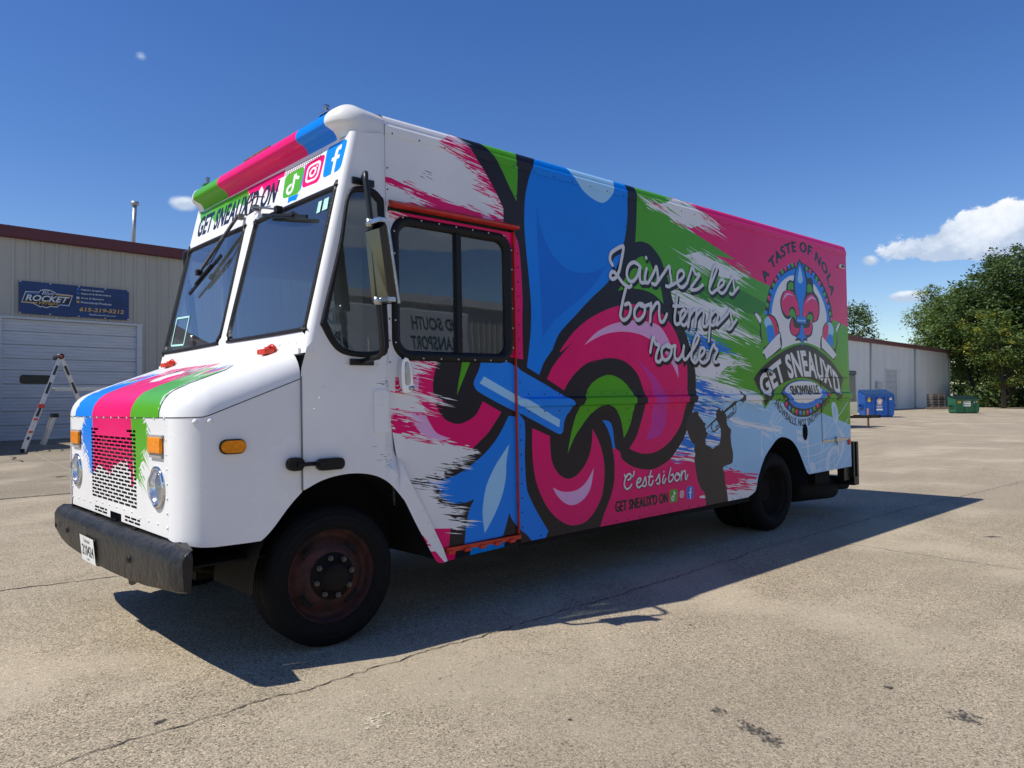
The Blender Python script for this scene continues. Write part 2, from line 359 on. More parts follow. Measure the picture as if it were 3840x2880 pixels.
# ============================================================ ground
def gz(x, y): return 0.0189 * min(max(0.0, y - 4), 60) - 0.0077 * min(max(0.0, x - 14), 120)
def ground_sheet(name, xs, ys, m, dz=0.0):
    mb = MB(); nx = len(xs); mb.add([(x, y, gz(x, y) + dz) for y in ys for x in xs], [(j * nx + i, j * nx + i + 1, (j + 1) * nx + i + 1, (j + 1) * nx + i) for j in range(len(ys) - 1) for i in range(nx - 1)]); return tag(mb.build(name, m, None, fix=False), kind='structure')
def concrete(name, base, tint, agg=1.0, big=(0.75, 1.2)):
    m = bpy.data.materials.new(name); m.use_nodes = True; t = m.node_tree; b = t.nodes['Principled BSDF']; b.inputs['Roughness'].default_value = 0.88; b.inputs['Specular IOR Level'].default_value = 0.12
    tcn = t.nodes.new('ShaderNodeTexCoord'); ov = tcn.outputs['Object']
    def noise(sc, det, ro=0.6, stretch=None):
        v = ov
        if stretch: mp = t.nodes.new('ShaderNodeMapping'); mp.inputs['Scale'].default_value = stretch; mp.inputs['Rotation'].default_value = (0, 0, 0.5); t.links.new(ov, mp.inputs[0]); v = mp.outputs[0]
        n = t.nodes.new('ShaderNodeTexNoise'); n.inputs['Scale'].default_value = sc; n.inputs['Detail'].default_value = det; n.inputs['Roughness'].default_value = ro; t.links.new(v, n.inputs['Vector']); return n.outputs[0]
    n1 = noise(0.35, 5); n2 = noise(2.3, 6, 0.7); n3 = noise(0.9, 4, 0.6, (0.25, 1.6, 1))
    c = mixc(t, n1, [x * big[0] for x in base], [min(1, x * big[1]) for x in base])
    c = mixc(t, ramp(t, n2, [(0.38, (0, 0, 0)), (0.68, (1, 1, 1))]), c, tint)
    c = mixc(t, mth(t, 'MULTIPLY', ramp(t, n3, [(0.45, (0, 0, 0)), (0.75, (1, 1, 1))]), 0.5), c, [x * 0.72 for x in base])
    vo = t.nodes.new('ShaderNodeTexVoronoi'); vo.inputs['Scale'].default_value = 150 * agg; t.links.new(ov, vo.inputs['Vector'])
    hs = t.nodes.new('ShaderNodeSeparateColor'); t.links.new(vo.outputs['Color'], hs.inputs[0])
    st = ramp(t, hs.outputs[0], [(0.0, (0.18, 0.165, 0.15)), (0.14, (0.50, 0.48, 0.46)), (0.40, (0.95, 0.95, 0.95)), (0.8, (1.12, 1.10, 1.07)), (1.0, (1.7, 1.64, 1.52))])
    c = mixc(t, 0.90, c, st, 'MULTIPLY')
    v2 = t.nodes.new('ShaderNodeTexVoronoi'); v2.inputs['Scale'].default_value = 75 * agg; t.links.new(ov, v2.inputs['Vector']); h2 = t.nodes.new('ShaderNodeSeparateColor'); t.links.new(v2.outputs['Color'], h2.inputs[0])
    n5 = noise(0.55, 7, 0.55); c = mixc(t, mth(t, 'MULTIPLY', ramp(t, n5, [(0.52, (0, 0, 0)), (0.63, (1, 1, 1))]), 0.60), c, [min(1, x * 1.32) for x in base]); n6 = noise(0.16, 6, 0.6); c = mixc(t, mth(t, 'MULTIPLY', ramp(t, n6, [(0.52, (0, 0, 0)), (0.62, (1, 1, 1))]), 0.40), c, [x * 0.70 for x in base])
    c = mixc(t, 0.55, c, ramp(t, h2.outputs[1], [(0.0, (0.30, 0.28, 0.25)), (0.05, (0.92, 0.92, 0.92)), (0.93, (1, 1, 1)), (1.0, (1.5, 1.45, 1.35))]), 'MULTIPLY')
    t.links.new(c, b.inputs['Base Color'])
    hgt = mth(t, 'ADD', mth(t, 'MULTIPLY', vo.outputs['Distance'], -1.0), mth(t, 'MULTIPLY', noise(300 * agg, 2), 0.4))
    bp = t.nodes.new('ShaderNodeBump'); bp.inputs['Strength'].default_value = 0.45; bp.inputs['Distance'].default_value = 0.004; t.links.new(hgt, bp.inputs['Height']); t.links.new(bp.outputs[0], b.inputs['Normal'])
    return m
CONC = concrete('lot_concrete', (0.365, 0.312, 0.232), (0.41, 0.352, 0.268))
APR = concrete('apron_concrete', (0.33, 0.285, 0.215), (0.29, 0.25, 0.19), 1.3)
xs = [-900, -200, -60, -20, -6, 0, 7, 14, 30, 60, 90, 134, 300, 900]; ys = [-900, -200, -60, -20, -6, 0, 4, 12, 24, 40, 64, 200, 900]
ground_sheet('ground', xs, ys, CONC)
ground_sheet('apron', [-12, 0, 14, 22], [9.0, 12, 16, 20, 24.6], APR, 0.006)
CRK = mat('crack_dark', (0.028, 0.025, 0.022), rough=0.95); CRL = mat('crack_pale', (0.36, 0.33, 0.28), rough=0.95)
def crack(name, pts, w, m, wob=0.012, seed=1, dz=0.005, step=0.05):
    q = random.Random(seed); mb = MB(); vs = []; a = 0.0
    for i in range(len(pts) - 1):
        (x0, y0), (x1, y1) = pts[i], pts[i + 1]; l = math.hypot(x1 - x0, y1 - y0); n = max(1, int(l / step)); nx, ny = -(y1 - y0) / l, (x1 - x0) / l
        for k in range(n + (i == len(pts) - 2)):
            t = k / n; a = a * 0.75 + q.gauss(0, wob) * 0.6; ww = w * q.uniform(0.35, 1.25) / 2; x = x0 + (x1 - x0) * t + nx * a; y = y0 + (y1 - y0) * t + ny * a
            vs += [(x + nx * ww, y + ny * ww, gz(x, y) + dz), (x - nx * ww, y - ny * ww, gz(x, y) + dz)]
    mb.add(vs, [(2 * i, 2 * i + 1, 2 * i + 3, 2 * i + 2) for i in range(len(vs) // 2 - 1)]); return tag(mb.build(name, m, None, fix=False), kind='structure')
crack('pavement_joint', [(-4, -0.42), (0, -0.40), (2.3, -0.38), (4.6, -0.31), (7.3, -0.36), (10.6, -0.6), (22, -1.2)], 0.008, CRK, 0.014, 2, 0.004, 0.03)
crack('pavement_joint', [(5.25, 0.9), (5.0, 0.2), (4.8, -0.7), (4.72, -1.5), (4.6, -3.2), (4.4, -6)], 0.012, CRL, 0.014, 3, 0.0045)
crack('pavement_joint', [(-3, 3.3), (-1.15, 3.05), (-0.97, 3.04), (-0.79, 3.0), (-0.3, 2.9), (6, 2.8)], 0.016, CRK, 0.02, 4, 0.004)
crack('pavement_joint', [(0.2, 9.0), (-6, 9.1)], 0.02, CRK, 0.02, 5, 0.011); crack('pavement_joint', [(0.2, 9.0), (14, 8.9)], 0.02, CRK, 0.02, 6, 0.011)
crack('pavement_crack', [(-3, 15.5), (0.64, 15.42), (1.02, 15.41), (2, 15.33), (5, 15.3)], 0.03, CRK, 0.05, 7, 0.011, 0.15); crack('pavement_crack', [(1.08, 17.13), (1.0, 16.3), (1.02, 15.41)], 0.05, CRK, 0.05, 8, 0.012, 0.15)
crack('pavement_joint', [(1.67, 17.4), (1.4, 13.26), (1.2, 9.2)], 0.03, CRL, 0.01, 9, 0.0115, 0.2)
def blot(name, x, y, r, m, seed, e=1.0, rot=0.0, dz=0.004):
    q = random.Random(seed); pts = []
    for k in range(26): t = 2 * pi * k / 26; rr = r * q.uniform(0.55, 1.15); a, b = rr * cos(t) * e, rr * sin(t); pts.append((x + a * cos(rot) - b * sin(rot), y + a * sin(rot) + b * cos(rot), gz(x, y) + dz))
    mb = MB(); mb.add(pts, [tuple(range(26))]); return tag(mb.build(name, m, None, fix=False), kind='structure')
def stain_mat(name, c, cover):
    m = bpy.data.materials.new(name); m.use_nodes = True; t = m.node_tree; b = t.nodes['Principled BSDF']; b.inputs['Base Color'].default_value = tuple(c) + (1,); b.inputs['Roughness'].default_value = 0.8
    tcn = t.nodes.new('ShaderNodeTexCoord'); nz = t.nodes.new('ShaderNodeTexNoise'); nz.inputs['Scale'].default_value = 60; nz.inputs['Detail'].default_value = 5; t.links.new(tcn.outputs['Object'], nz.inputs['Vector'])
    t.links.new(ramp(t, nz.outputs[0], [(0.60 - cover * 0.25, (0, 0, 0)), (0.68, (1, 1, 1))]), b.inputs['Alpha']); return m
OIL = stain_mat('oil_stain', (0.05, 0.047, 0.045), 0.75); GUM = stain_mat('gum_stain', (0.03, 0.03, 0.03), 2.2); PALE = stain_mat('pale_scuff', (0.62, 0.56, 0.42), 0.6)
blot('oil_stain', 1.43, -2.71, 0.075, OIL, 1, 1.0); blot('oil_stain', 0.70, -2.14, 0.05, OIL, 2, 1.6, 1.2); blot('oil_stain', 0.66, -2.24, 0.045, OIL, 3, 1.8, 1.0); blot('gum_stain', 1.54, -2.36, 0.022, GUM, 4); blot('gum_stain', 0.23, -1.55, 0.012, GUM, 5); blot('gum_stain', 1.72, -1.15, 0.012, GUM, 6); blot('pale_scuff', -0.36, -0.95, 0.055, PALE, 7, 2.4, 0.6); blot('gum_stain', -1.05, -0.30, 0.02, GUM, 8, 2.0, 0.5); blot('oil_stain', 0.75, -1.95, 0.035, OIL, 9, 1.5, 0.8); blot('gum_stain', 6.0, -1.6, 0.03, GUM, 10, 2.5, -0.7)
blot('gum_stain', 1.0, 11.6, 0.09, GUM, 11, 1.5, 0.2, 0.011); blot('gum_stain', 1.15, 11.2, 0.09, GUM, 12, 1.5, 0.2, 0.011)

# ============================================================ metal buildings
WU = Vector((0.0077, -0.0189, 1)).normalized()
def frame(P, U):
    U = Vector(U); U = (U - WU * U.dot(WU)).normalized(); Y = WU.cross(U)
    return Matrix(((U.x, Y.x, WU.x, P[0]), (U.y, Y.y, WU.y, P[1]), (U.z, Y.z, WU.z, P[2]), (0, 0, 0, 1)))
SIDING = mat('beige_siding', (0.40, 0.375, 0.325), rough=0.45, var=0.06, vscale=1.2, stretch=(1, 1, 0.15)); SIDE2 = mat('pale_siding', (0.74, 0.74, 0.71), rough=0.45, var=0.06, vscale=1.0, stretch=(1, 1, 0.15))
MAR = mat('maroon_trim', (0.105, 0.016, 0.022), rough=0.45, var=0.12, vscale=2); GDR = mat('garage_door_white', (0.54, 0.55, 0.565), rough=0.45, var=0.08, vscale=3, stretch=(0.4, 1, 3)); GVF = mat('galvanized', (0.40, 0.41, 0.42), rough=0.4, metal=0.6, var=0.15, vscale=20); DGL = mat('dark_green_glass', (0.006, 0.02, 0.014), rough=0.12)
def put(o, root, local=True): o.parent = root; return o
def thing(name, M, label, cat, group=None):
    o = empty(name, (0, 0, 0), label, cat, group); o.matrix_world = M; return o
def lbuild(mb, name, m, root, fix=True):
    me = mb.mesh(name)
    if fix: bm = bmesh.new(); bm.from_mesh(me); bmesh.ops.recalc_face_normals(bm, faces=bm.faces); bm.to_mesh(me); bm.free()
    o = link(name, me, m); o.parent = root; return o
def siding(u0, u1, v0, v1, step, phase, rh=0.038, rw=0.06):
    """profiled wall sheet, outward = -Y"""
    P = [(u0, 0)]; k = math.ceil((u0 + rw - phase) / step)
    while phase + k * step + rw < u1:
        c = phase + k * step; P += [(c - rw, 0), (c - rw * 0.5, -rh), (c + rw * 0.5, -rh), (c + rw, 0)]; k += 1
        for j in (1, 2):
            cc = c + step * j / 3
            if cc + 0.02 < u1 and cc < phase + k * step - rw - 0.03: P += [(cc - 0.02, 0), (cc, -0.006), (cc + 0.02, 0)]
    P.append((u1, 0)); mb = MB(); n = len(P); mb.add([(p[0], p[1], v) for v in (v0, v1) for p in P], [(i, i + 1, n + i + 1, n + i) for i in range(n - 1)]); return mb
def shell(root, u0, u1, h, depth, m, roofm):
    mb = MB(); mb.box((u0, 0.08, -0.6), (u1, depth, h - 0.25)); lbuild(mb, 'building_core', m, root)
    mb = MB(); mb.add([(u0, -0.12, h - 0.02), (u1, -0.12, h - 0.02), (u1, depth / 2, h + depth * 0.035), (u0, depth / 2, h + depth * 0.035), (u0, depth, h), (u1, depth, h)], [(0, 1, 2, 3), (3, 2, 5, 4)]); lbuild(mb, 'roof', roofm, root, False)
# ---- wrap shop on the left
ML = frame((1.894, 23.989, 0.373), (0.998, 0.067, 0))
SH = thing('workshop_building', ML, 'beige ribbed metal workshop with maroon eave and big white garage door', 'building')
shell(SH, -14, 26, 6.70, 18, SIDING, mat('metal_roof', (0.30, 0.29, 0.27), rough=0.5))
edges = [-14 + 0.09 - 0.0 + 1.2 * k for k in range(12)]
cols = [-9.51, -8.31, -7.11, -5.91, -4.71, -3.51, -2.31, -1.11, -0.06]
for a, b in zip(cols, cols[1:]): lbuild(siding(a, b, -0.3, 6.40, 0.402, 0.29), 'wall_panel', SIDING, SH)
for a, b in zip([-0.06, 1.29, 2.49, 3.69], [1.29, 2.49, 3.69, 4.05]): lbuild(siding(a, b, 3.9, 6.40, 0.402, 0.29), 'wall_panel', SIDING, SH)
for k in range(14): a = 4.05 + 1.2 * k; lbuild(siding(a, a + 1.2, -0.3, 6.40, 0.402, 0.29), 'wall_panel', SIDING, SH)
mb = MB(); mb.extrude([(-0.20, 6.70), (-0.20, 6.36), (-0.17, 6.34), (-0.02, 6.34), (-0.02, 6.66), (0.1, 6.72)], -14, 26, axis='x'); lbuild(mb, 'eave_gutter', MAR, SH)
for k in range(6): mb = MB(); mb.box((-6 + k * 3.05 + 0.0, -0.206, 6.345), (-6 + k * 3.05 + 0.05, -0.198, 6.705)); lbuild(mb, 'gutter_joint', MAR, SH)
mb = MB(); mb.box((-0.10, -0.045, 3.83), (4.16, 0.12, 3.90)); mb.box((3.98, -0.045, -0.2), (4.15, 0.12, 3.83)); mb.box((-0.10, -0.045, -0.2), (0.0, 0.12, 3.83)); lbuild(mb, 'door_frame', GDR, SH)
gd = bpy.data.objects.new('garage_door', None); COL.objects.link(gd); gd.parent = SH
secs = [0.0, 0.48, 0.92, 1.34, 1.78, 2.22, 2.58, 3.02, 3.44, 3.83]
for a, b in zip(secs, secs[1:]):
    P = [(0.06, a + 0.012), (0.045, a + 0.02)]; n = 4
    for k in range(1, n): c = a + (b - a) * k / n; P += [(0.045, c - 0.018), (0.055, c - 0.006), (0.055, c + 0.006), (0.045, c + 0.018)]
    P += [(0.045, b - 0.012), (0.06, b - 0.004), (0.085, b - 0.004), (0.085, a + 0.012)]
    mb = MB(); mb.extrude(P, 0.0, 3.98, axis='x'); s_ = lbuild(mb, 'door_section', GDR, SH)
    if a == 1.78:
        mb = MB(); mb.extrude(rrect(0.53, 1.82, 1.36, 2.05, 0.07, 5), 0.044, 0.036); lbuild(mb, 'door_window', DGL, s_)
        mb = MB(); mb.extrude(rrect(0.505, 1.795, 1.385, 2.075, 0.09, 5), 0.0445, 0.0400); lbuild(mb, 'window_frame', BLK, s_)
bpy.data.objects.remove(gd)
mb = MB(); mb.box((0.0, 0.02, -0.02), (3.98, 0.10, 0.012)); lbuild(mb, 'threshold', RUB, SH)
# roof vent pipe
VP_ = thing('vent_pipe', ML @ Matrix.Translation((4.26, 1.2, 6.72)), 'tall grey vent pipe with cap rising above the workshop roof', 'pipe')
mb = MB(); mb.tube([(0, 0, -0.2), (0.06, 0, 1.62)], 0.07, 14); lbuild(mb, 'stack', GVF, VP_)
mb = MB(); mb.tube([(0.06, 0, 1.60), (0.063, 0, 1.72)], [0.14, 0.13], 16); lbuild(mb, 'cap', GVF, VP_)
# banner
BN = thing('shop_banner', ML @ Matrix.Translation((0.44, -0.075, 4.0)), 'navy blue vinyl shop banner hung above the garage door', 'banner')
NAV = mat('banner_navy', (0.006, 0.026, 0.105), rough=0.4, col2=(0.010, 0.050, 0.19), vscale=0.9, stretch=(1, 1, 2.5)); BWH = mat('banner_white', (0.62, 0.64, 0.68), rough=0.45); BGO = mat('banner_gold', (0.60, 0.36, 0.10), rough=0.45); BBL = mat('banner_blue', (0.03, 0.16, 0.48), rough=0.45); BDK = mat('banner_dark', (0.003, 0.008, 0.03), rough=0.4)
BW_, BH_ = 3.25, 1.03
mb = MB(); nx = 14; mb.add([(BW_ * i / nx, 0.010 * sin(i * 1.3) * (1 if 0 < j < 2 else 0.3), BH_ * j / 2) for j in range(3) for i in range(nx + 1)], [(j * (nx + 1) + i, j * (nx + 1) + i + 1, (j + 1) * (nx + 1) + i + 1, (j + 1) * (nx + 1) + i) for j in range(2) for i in range(nx)], 0, True); bs_ = lbuild(mb, 'banner_sheet', NAV, BN, False)
def bq(x, y): t = (x - 135) / 1895; return (t * BW_, BH_ * (1 - (y - 150 - (x - 135) * 0.0818) / (570 - (x - 135) * 0.0227)))
def bpoly(name, pts, m, lay, smooth=False):
    P = [bq(*p) for p in pts]; mb = MB(); mb.add([(p[0], -0.014 - lay * 0.003, p[1]) for p in P], [tuple(range(len(P)))]); return lbuild(mb, name, m, BN, False)
def btext(s, bl, br, tl, tr, m, lay=3, off=0.01, shear=0.0, name='banner_text'):
    q = [bq(*p) for p in (bl, br, tl, tr)]; w = quadwarp(*q); vs, fs, _ = text2d(s, 1, off, shear); mb = MB(); mb.add([(w(*v)[0], -0.014 - lay * 0.003, w(*v)[1]) for v in vs], fs); return lbuild(mb, name, m, BN, False)
bpoly('ray', [(135, 560), (135, 720), (420, 735), (1000, 235), (800, 215)], BBL and mat('banner_ray', (0.008, 0.036, 0.14), rough=0.4), 0); bpoly('ray', [(700, 760), (1000, 780), (1800, 290), (1560, 270)], MAT['banner_ray'], 0)
shield = [(235, 335), (455, 345), (475, 312), (550, 297), (640, 312), (720, 350), (740, 372), (1018, 400), (955, 590), (790, 575), (755, 612), (640, 605), (580, 628), (505, 603), (480, 617), (360, 548), (170, 530)]
bpoly('emblem', shield, BWH, 1); cxs, cys = 590, 465
bpoly('emblem_field', [(cxs + (x - cxs) * 0.968, cys + (y - cys) * 0.90) for x, y in shield], BDK, 2)
bpoly('emblem_stripe', [(250, 356), (460, 370), (452, 392), (243, 376)], BBL, 3); bpoly('emblem_stripe', [(725, 382), (1000, 406), (996, 422), (722, 398)], BGO, 3); bpoly('emblem_stripe', [(195, 512), (430, 528), (424, 546), (190, 528)], BGO, 3); bpoly('emblem_stripe', [(800, 548), (945, 560), (940, 574), (795, 562)], BBL, 3)
btext("ROCKET", (232, 498), (925, 538), (245, 388), (965, 432), BWH, 4, 0.03, 0.15); btext("Blue", (490, 395), (700, 405), (500, 315), (715, 340), BBL, 5, 0.02, 0.3); btext("Blue", (494, 392), (698, 402), (504, 318), (713, 343), BWH, 6, 0.0, 0.3); btext("Wraps", (440, 590), (760, 585), (460, 495), (780, 525), BGO, 6, 0.01, 0.35)
for s, y0, y1, x0, x1 in (("Vehicle Graphics", 318, 282, 1152, 1558), ("Apparel & Embroidery", 384, 350, 1150, 1697), ("Signs & Banners", 462, 428, 1155, 1560), ("Promotional Products", 532, 500, 1155, 1700)): btext(s, (x0, y0), (x1, y0 + (x1 - x0) * 0.075), (x0, y1), (x1, y1 + (x1 - x0) * 0.068), BWH, 3, 0.02, 0.1)
for y, m in ((290, BBL), (360, BBL), (440, BWH), (510, BGO)): bpoly('bullet', [(1075, y - 25), (1103, y - 15), (1130, y - 22), (1122, y + 2), (1132, y + 26), (1103, y + 16), (1075, y + 22), (1084, y)], m, 3)
btext("615-219-5212", (1128, 675), (1930, 722), (1135, 602), (1938, 652), BGO, 3, 0.03, 0.08); btext("BlueRocketWraps.com", (1305, 752), (1780, 778), (1308, 718), (1782, 748), BWH, 3, 0.015)
mb = MB()
for t in (0.01, 0.265, 0.52, 0.768, 0.99):
    for v in (0.025, 0.975): mb.lathe([(0.022, 0), (0.022, -0.01), (0.001, -0.012)], 10, Matrix.Translation((t * BW_, -0.012, v * BH_)))
lbuild(mb, 'grommets', BWH, BN)['kind'] = 'stuff'
# ---- ladders by the garage door
ALU = mat('aluminium', (0.62, 0.60, 0.57), rough=0.35, metal=0.55, var=0.1, vscale=15); STK = mat('ladder_sticker', (0.03, 0.03, 0.035), rough=0.4); STR = mat('ladder_red', (0.55, 0.05, 0.035), rough=0.4)
LA = thing('a_frame_ladder', Matrix.Translation((1.55, 18.4, gz(1.5, 18.4))), 'open aluminium A-frame ladder with red locks in front of garage door', 'ladder')
AP = Vector((0.88, 0.15, 2.45)); F0 = Vector((0, 0, 0.03)); F1 = Vector((1.80, 0.3, 0.03)); SP = Vector((0.10, 0.52, 0))
for F in (F0, F1):
    for k in (0, 1):
        o_ = SP * k; mb = MB(); mid_ = F.lerp(AP, 0.42); mb.bar(F + o_ * 1.25, mid_ + o_ * 1.12, 0.115, 0.035, up=(0, 1, 0)); mb.bar(mid_ + o_ - (AP - F) * 0.06, AP + o_, 0.095, 0.035, up=(0, 1, 0)); rl = lbuild(mb, 'rail', ALU, LA)
        if k == 0:
            mb = MB()
            for a, b in ((0.12, 0.03), (0.36, 0.10), (0.60, 0.12), (0.80, 0.10)): mb.bar(F.lerp(AP, a) + Vector((0, -0.022, 0)), F.lerp(AP, a + b) + Vector((0, -0.022, 0)), 0.06, 0.004, up=(0, 1, 0))
            lbuild(mb, 'sticker', STK, rl)['kind'] = 'stuff'
        mb = MB(); p = F + o_ * 1.25; mb.box((p.x - 0.05, p.y - 0.03, 0), (p.x + 0.04, p.y + 0.05, 0.10), b=0.01); lbuild(mb, 'foot', RUB, rl)
    for k in range(1, 9): mb = MB(); p = F.lerp(AP, k / 9); mb.tube([p, p + SP * (1.2 - 0.02 * k)], 0.017, 8); lbuild(mb, 'rung', ALU, LA)
    mb = MB(); p = F.lerp(AP, 0.47); mb.box((p.x - 0.07, p.y - 0.06, p.z - 0.05), (p.x + 0.07, p.y - 0.01, p.z + 0.05), b=0.01); p = F.lerp(AP, 0.33); mb.box((p.x - 0.05, p.y - 0.07, p.z - 0.02), (p.x + 0.04, p.y - 0.01, p.z + 0.03), b=0.01); p = F.lerp(AP, 0.2); mb.box((p.x - 0.05, p.y - 0.07, p.z - 0.02), (p.x + 0.04, p.y - 0.01, p.z + 0.03), b=0.01); lbuild(mb, 'lock', STR, LA)['kind'] = 'stuff'
mb = MB(); mb.lathe([(0.001, -0.04), (0.075, -0.04), (0.075, 0.60), (0.001, 0.60)], 16, Matrix.Translation(AP)); lbuild(mb, 'hinge', STK, LA)
mb = MB(); mb.lathe([(0.001, -0.05), (0.035, -0.05), (0.035, -0.04)], 12, Matrix.Translation(AP)); lbuild(mb, 'hinge_cap', STR, LA)
PK = thing('scaffold_plank', Matrix.Translation((2.7, 20.6, gz(2.7, 20.6) + 1.62)), 'long aluminium scaffold plank lying level behind the A-frame ladder', 'plank')
mb = MB(); mb.box((0, 0, -0.01), (4.6, 0.32, 0.03)); mb.box((0, -0.012, -0.07), (4.6, 0.0, 0.04)); mb.box((0, 0.32, -0.07), (4.6, 0.332, 0.04)); lbuild(mb, 'deck', ALU, PK)
for x in (1.9, 4.2): mb = MB(); [mb.bar((x + d, yy, -1.6), (x, yy, 0.0), 0.04, 0.05) for d in (-0.3, 0.3) for yy in (0.02, 0.3)]; lbuild(mb, 'trestle', ALU, PK)
WP = thing('work_platform', Matrix.Translation((2.45, 21.2, gz(2.4, 21.2))), 'low folding aluminium work platform standing behind the ladder', 'platform')
mb = MB(); mb.box((0.36, 0, 0.80), (2.2, 0.34, 0.86)); lbuild(mb, 'deck', mat('platform_grey', (0.25, 0.27, 0.30), rough=0.5), WP)
for x, d in ((0.38, -0.30), (2.18, 0.30)):
    for yy in (0.0, 0.34): mb = MB(); mb.bar((x + d, yy, 0), (x, yy, 0.86), 0.09, 0.03, up=(0, 1, 0)); lbuild(mb, 'leg', ALU, WP)
mb = MB(); mb.box((0.30, -0.03, 0.78), (0.46, 0.37, 0.90), b=0.02); lbuild(mb, 'hinge', BLK, WP)
# ---- building far right
MR = frame((57.434, 21.598, -0.101), (0.999, 0.051, 0))
B2 = thing('warehouse_building', MR, 'long pale ribbed metal warehouse with brown red eave behind dumpsters', 'building')
shell(B2, -16, 27.4, 5.95, 16, SIDE2, MAT['metal_roof'])
for k in range(15):
    a = -6 + 2.2 * k; b = min(a + 2.2, 27.4)
    if b <= 7.5 or a >= 10.3: lbuild(siding(a, b, -0.4, 5.7, 0.31, 0.0, 0.03, 0.06), 'wall_panel', SIDE2, B2)
    else:
        lbuild(siding(a, b, 3.55, 5.7, 0.31, 0.0, 0.03, 0.06), 'wall_panel', SIDE2, B2)
        if a < 7.4: lbuild(siding(a, 7.4, -0.4, 3.55, 0.31, 0.0, 0.03, 0.06), 'wall_panel', SIDE2, B2)
        if b > 11.3: lbuild(siding(11.3, b, -0.4, 3.55, 0.31, 0.0, 0.03, 0.06), 'wall_panel', SIDE2, B2)
mb = MB(); mb.extrude([(-0.22, 5.97), (-0.22, 5.66), (-0.02, 5.62), (-0.02, 5.95)], -16, 27.9, axis='x'); lbuild(mb, 'eave_gutter', mat('brown_red_trim', (0.16, 0.045, 0.045), rough=0.5, var=0.1, vscale=2), B2)
for u in (3.9, 15.4, 26.5):
    mb = MB(); mb.tube([(u, -0.10, 5.65), (u, -0.08, 3.9), (u - 0.05, -0.10, 0.35), (u + 0.1, -0.14, 0.12), (u + 0.6, -0.16, 0.06)], 0.08, 8); lbuild(mb, 'downspout', mat('pale_pipe', (0.55, 0.55, 0.53), rough=0.4), B2)
    mb = MB(); mb.box((u - 0.5, -0.035, -0.2), (u - 0.15, 0.0, 5.65)); lbuild(mb, 'column_trim', SIDE2, B2)  # flat strip beside the downspout, same colour as the wall
for k in range(7): mb = MB(); mb.box((7.47, -0.01 + 0.03, 0.5 * k + 0.01), (10.34, 0.06, 0.5 * k + 0.49), b=0.01); lbuild(mb, 'door_section', GDR, B2)
mb = MB(); mb.box((7.35, -0.06, 3.5), (11.35, 0.06, 3.6)); mb.box((10.34, -0.04, -0.1), (11.3, 0.02, 3.5)); mb.box((7.35, -0.06, -0.1), (7.47, 0.06, 3.5)); lbuild(mb, 'door_frame', SIDE2, B2)
mb = MB(); mb.box((5.13, -0.25, 1.87), (6.17, -0.03, 2.44), b=0.02); lbuild(mb, 'electric_box', MAT['pale_pipe'], B2)
mb = MB(); mb.extrude(ell(20.3, 0.9, 0.8, 0.9, 14), -0.036, -0.040); mb.build
# ---- dumpsters
def dumpster(name, loc, rz, wid, m, label, sc):
    M = Matrix.Translation((loc[0], loc[1], gz(*loc))) @ Matrix.Rotation(rz, 4, 'Z') @ Matrix.Diagonal(sc + (1,)); D = thing(name, M, label, 'dumpster')
    mb = MB(); H = 1.22; mb.add([(0, 0.10, 0.08), (wid, 0.10, 0.08), (wid, 1.35, 0.08), (0, 1.35, 0.08), (-0.02, -0.04, H - 0.10), (wid + 0.02, -0.04, H - 0.10), (wid + 0.02, 1.50, H + 0.14), (-0.02, 1.50, H + 0.14)], [(0, 3, 2, 1), (4, 5, 6, 7), (0, 1, 5, 4), (1, 2, 6, 5), (2, 3, 7, 6), (3, 0, 4, 7)]); lbuild(mb, 'bin', m, D)
    for x in (0.28 * wid, 0.72 * wid): mb = MB(); mb.bar((x, 0.045, 0.12), (x, -0.055, H - 0.14), 0.10, 0.06, up=(0, 1, 0)); lbuild(mb, 'rib', m, D)
    for y in (0.2, 1.2): mb = MB(); mb.box((0.05, y, 0), (wid - 0.05, y + 0.10, 0.08)); lbuild(mb, 'skid', m, D)
    mb = MB(); mb.box((-0.02, -0.085, H - 0.17), (wid + 0.02, -0.03, H - 0.09), b=0.01); lbuild(mb, 'rim', m, D)
    for x in (-0.14, wid + 0.02): mb = MB(); mb.box((x, 0.25, 0.50), (x + 0.12, 1.05, 0.53)); mb.box((x, 0.25, 0.66), (x + 0.12, 1.05, 0.69)); mb.box((x, 0.25, 0.50), (x + 0.12, 0.28, 0.69)); mb.box((x, 1.02, 0.50), (x + 0.12, 1.05, 0.69)); lbuild(mb, 'fork_pocket', m, D)
    for k in range(2):
        mb = MB(); a, b = wid * k / 2 + 0.01, wid * (k + 1) / 2 - 0.01; mb.add([(a, -0.09, H - 0.06), (b, -0.09, H - 0.06), (b, 1.52, H + 0.19), (a, 1.52, H + 0.19), (a, -0.09, H - 0.10), (b, -0.09, H - 0.10)], [(0, 1, 2, 3), (4, 5, 1, 0)])
        for i in range(5): x = a + (b - a) * (i + 0.5) / 5; mb.bar((x, -0.08, H - 0.04), (x, 1.5, H + 0.205), 0.09, 0.04)
        lbuild(mb, 'lid', mat('lid_' + name[:4], (0.02, 0.06, 0.16) if 'blue' in name else (0.008, 0.022, 0.014), rough=0.5), D)
    return D
RV = Vector((0.737, -0.676))
DBL = mat('dumpster_blue', (0.006, 0.085, 0.37), rough=0.4, var=0.15, vscale=5, bump=0.1, bscale=6); DGR = mat('dumpster_green', (0.012, 0.105, 0.048), rough=0.45, var=0.15, vscale=5, bump=0.1, bscale=6)
rzb = atan2(-0.80, 0.60); rzg = atan2(-0.76, 0.65)
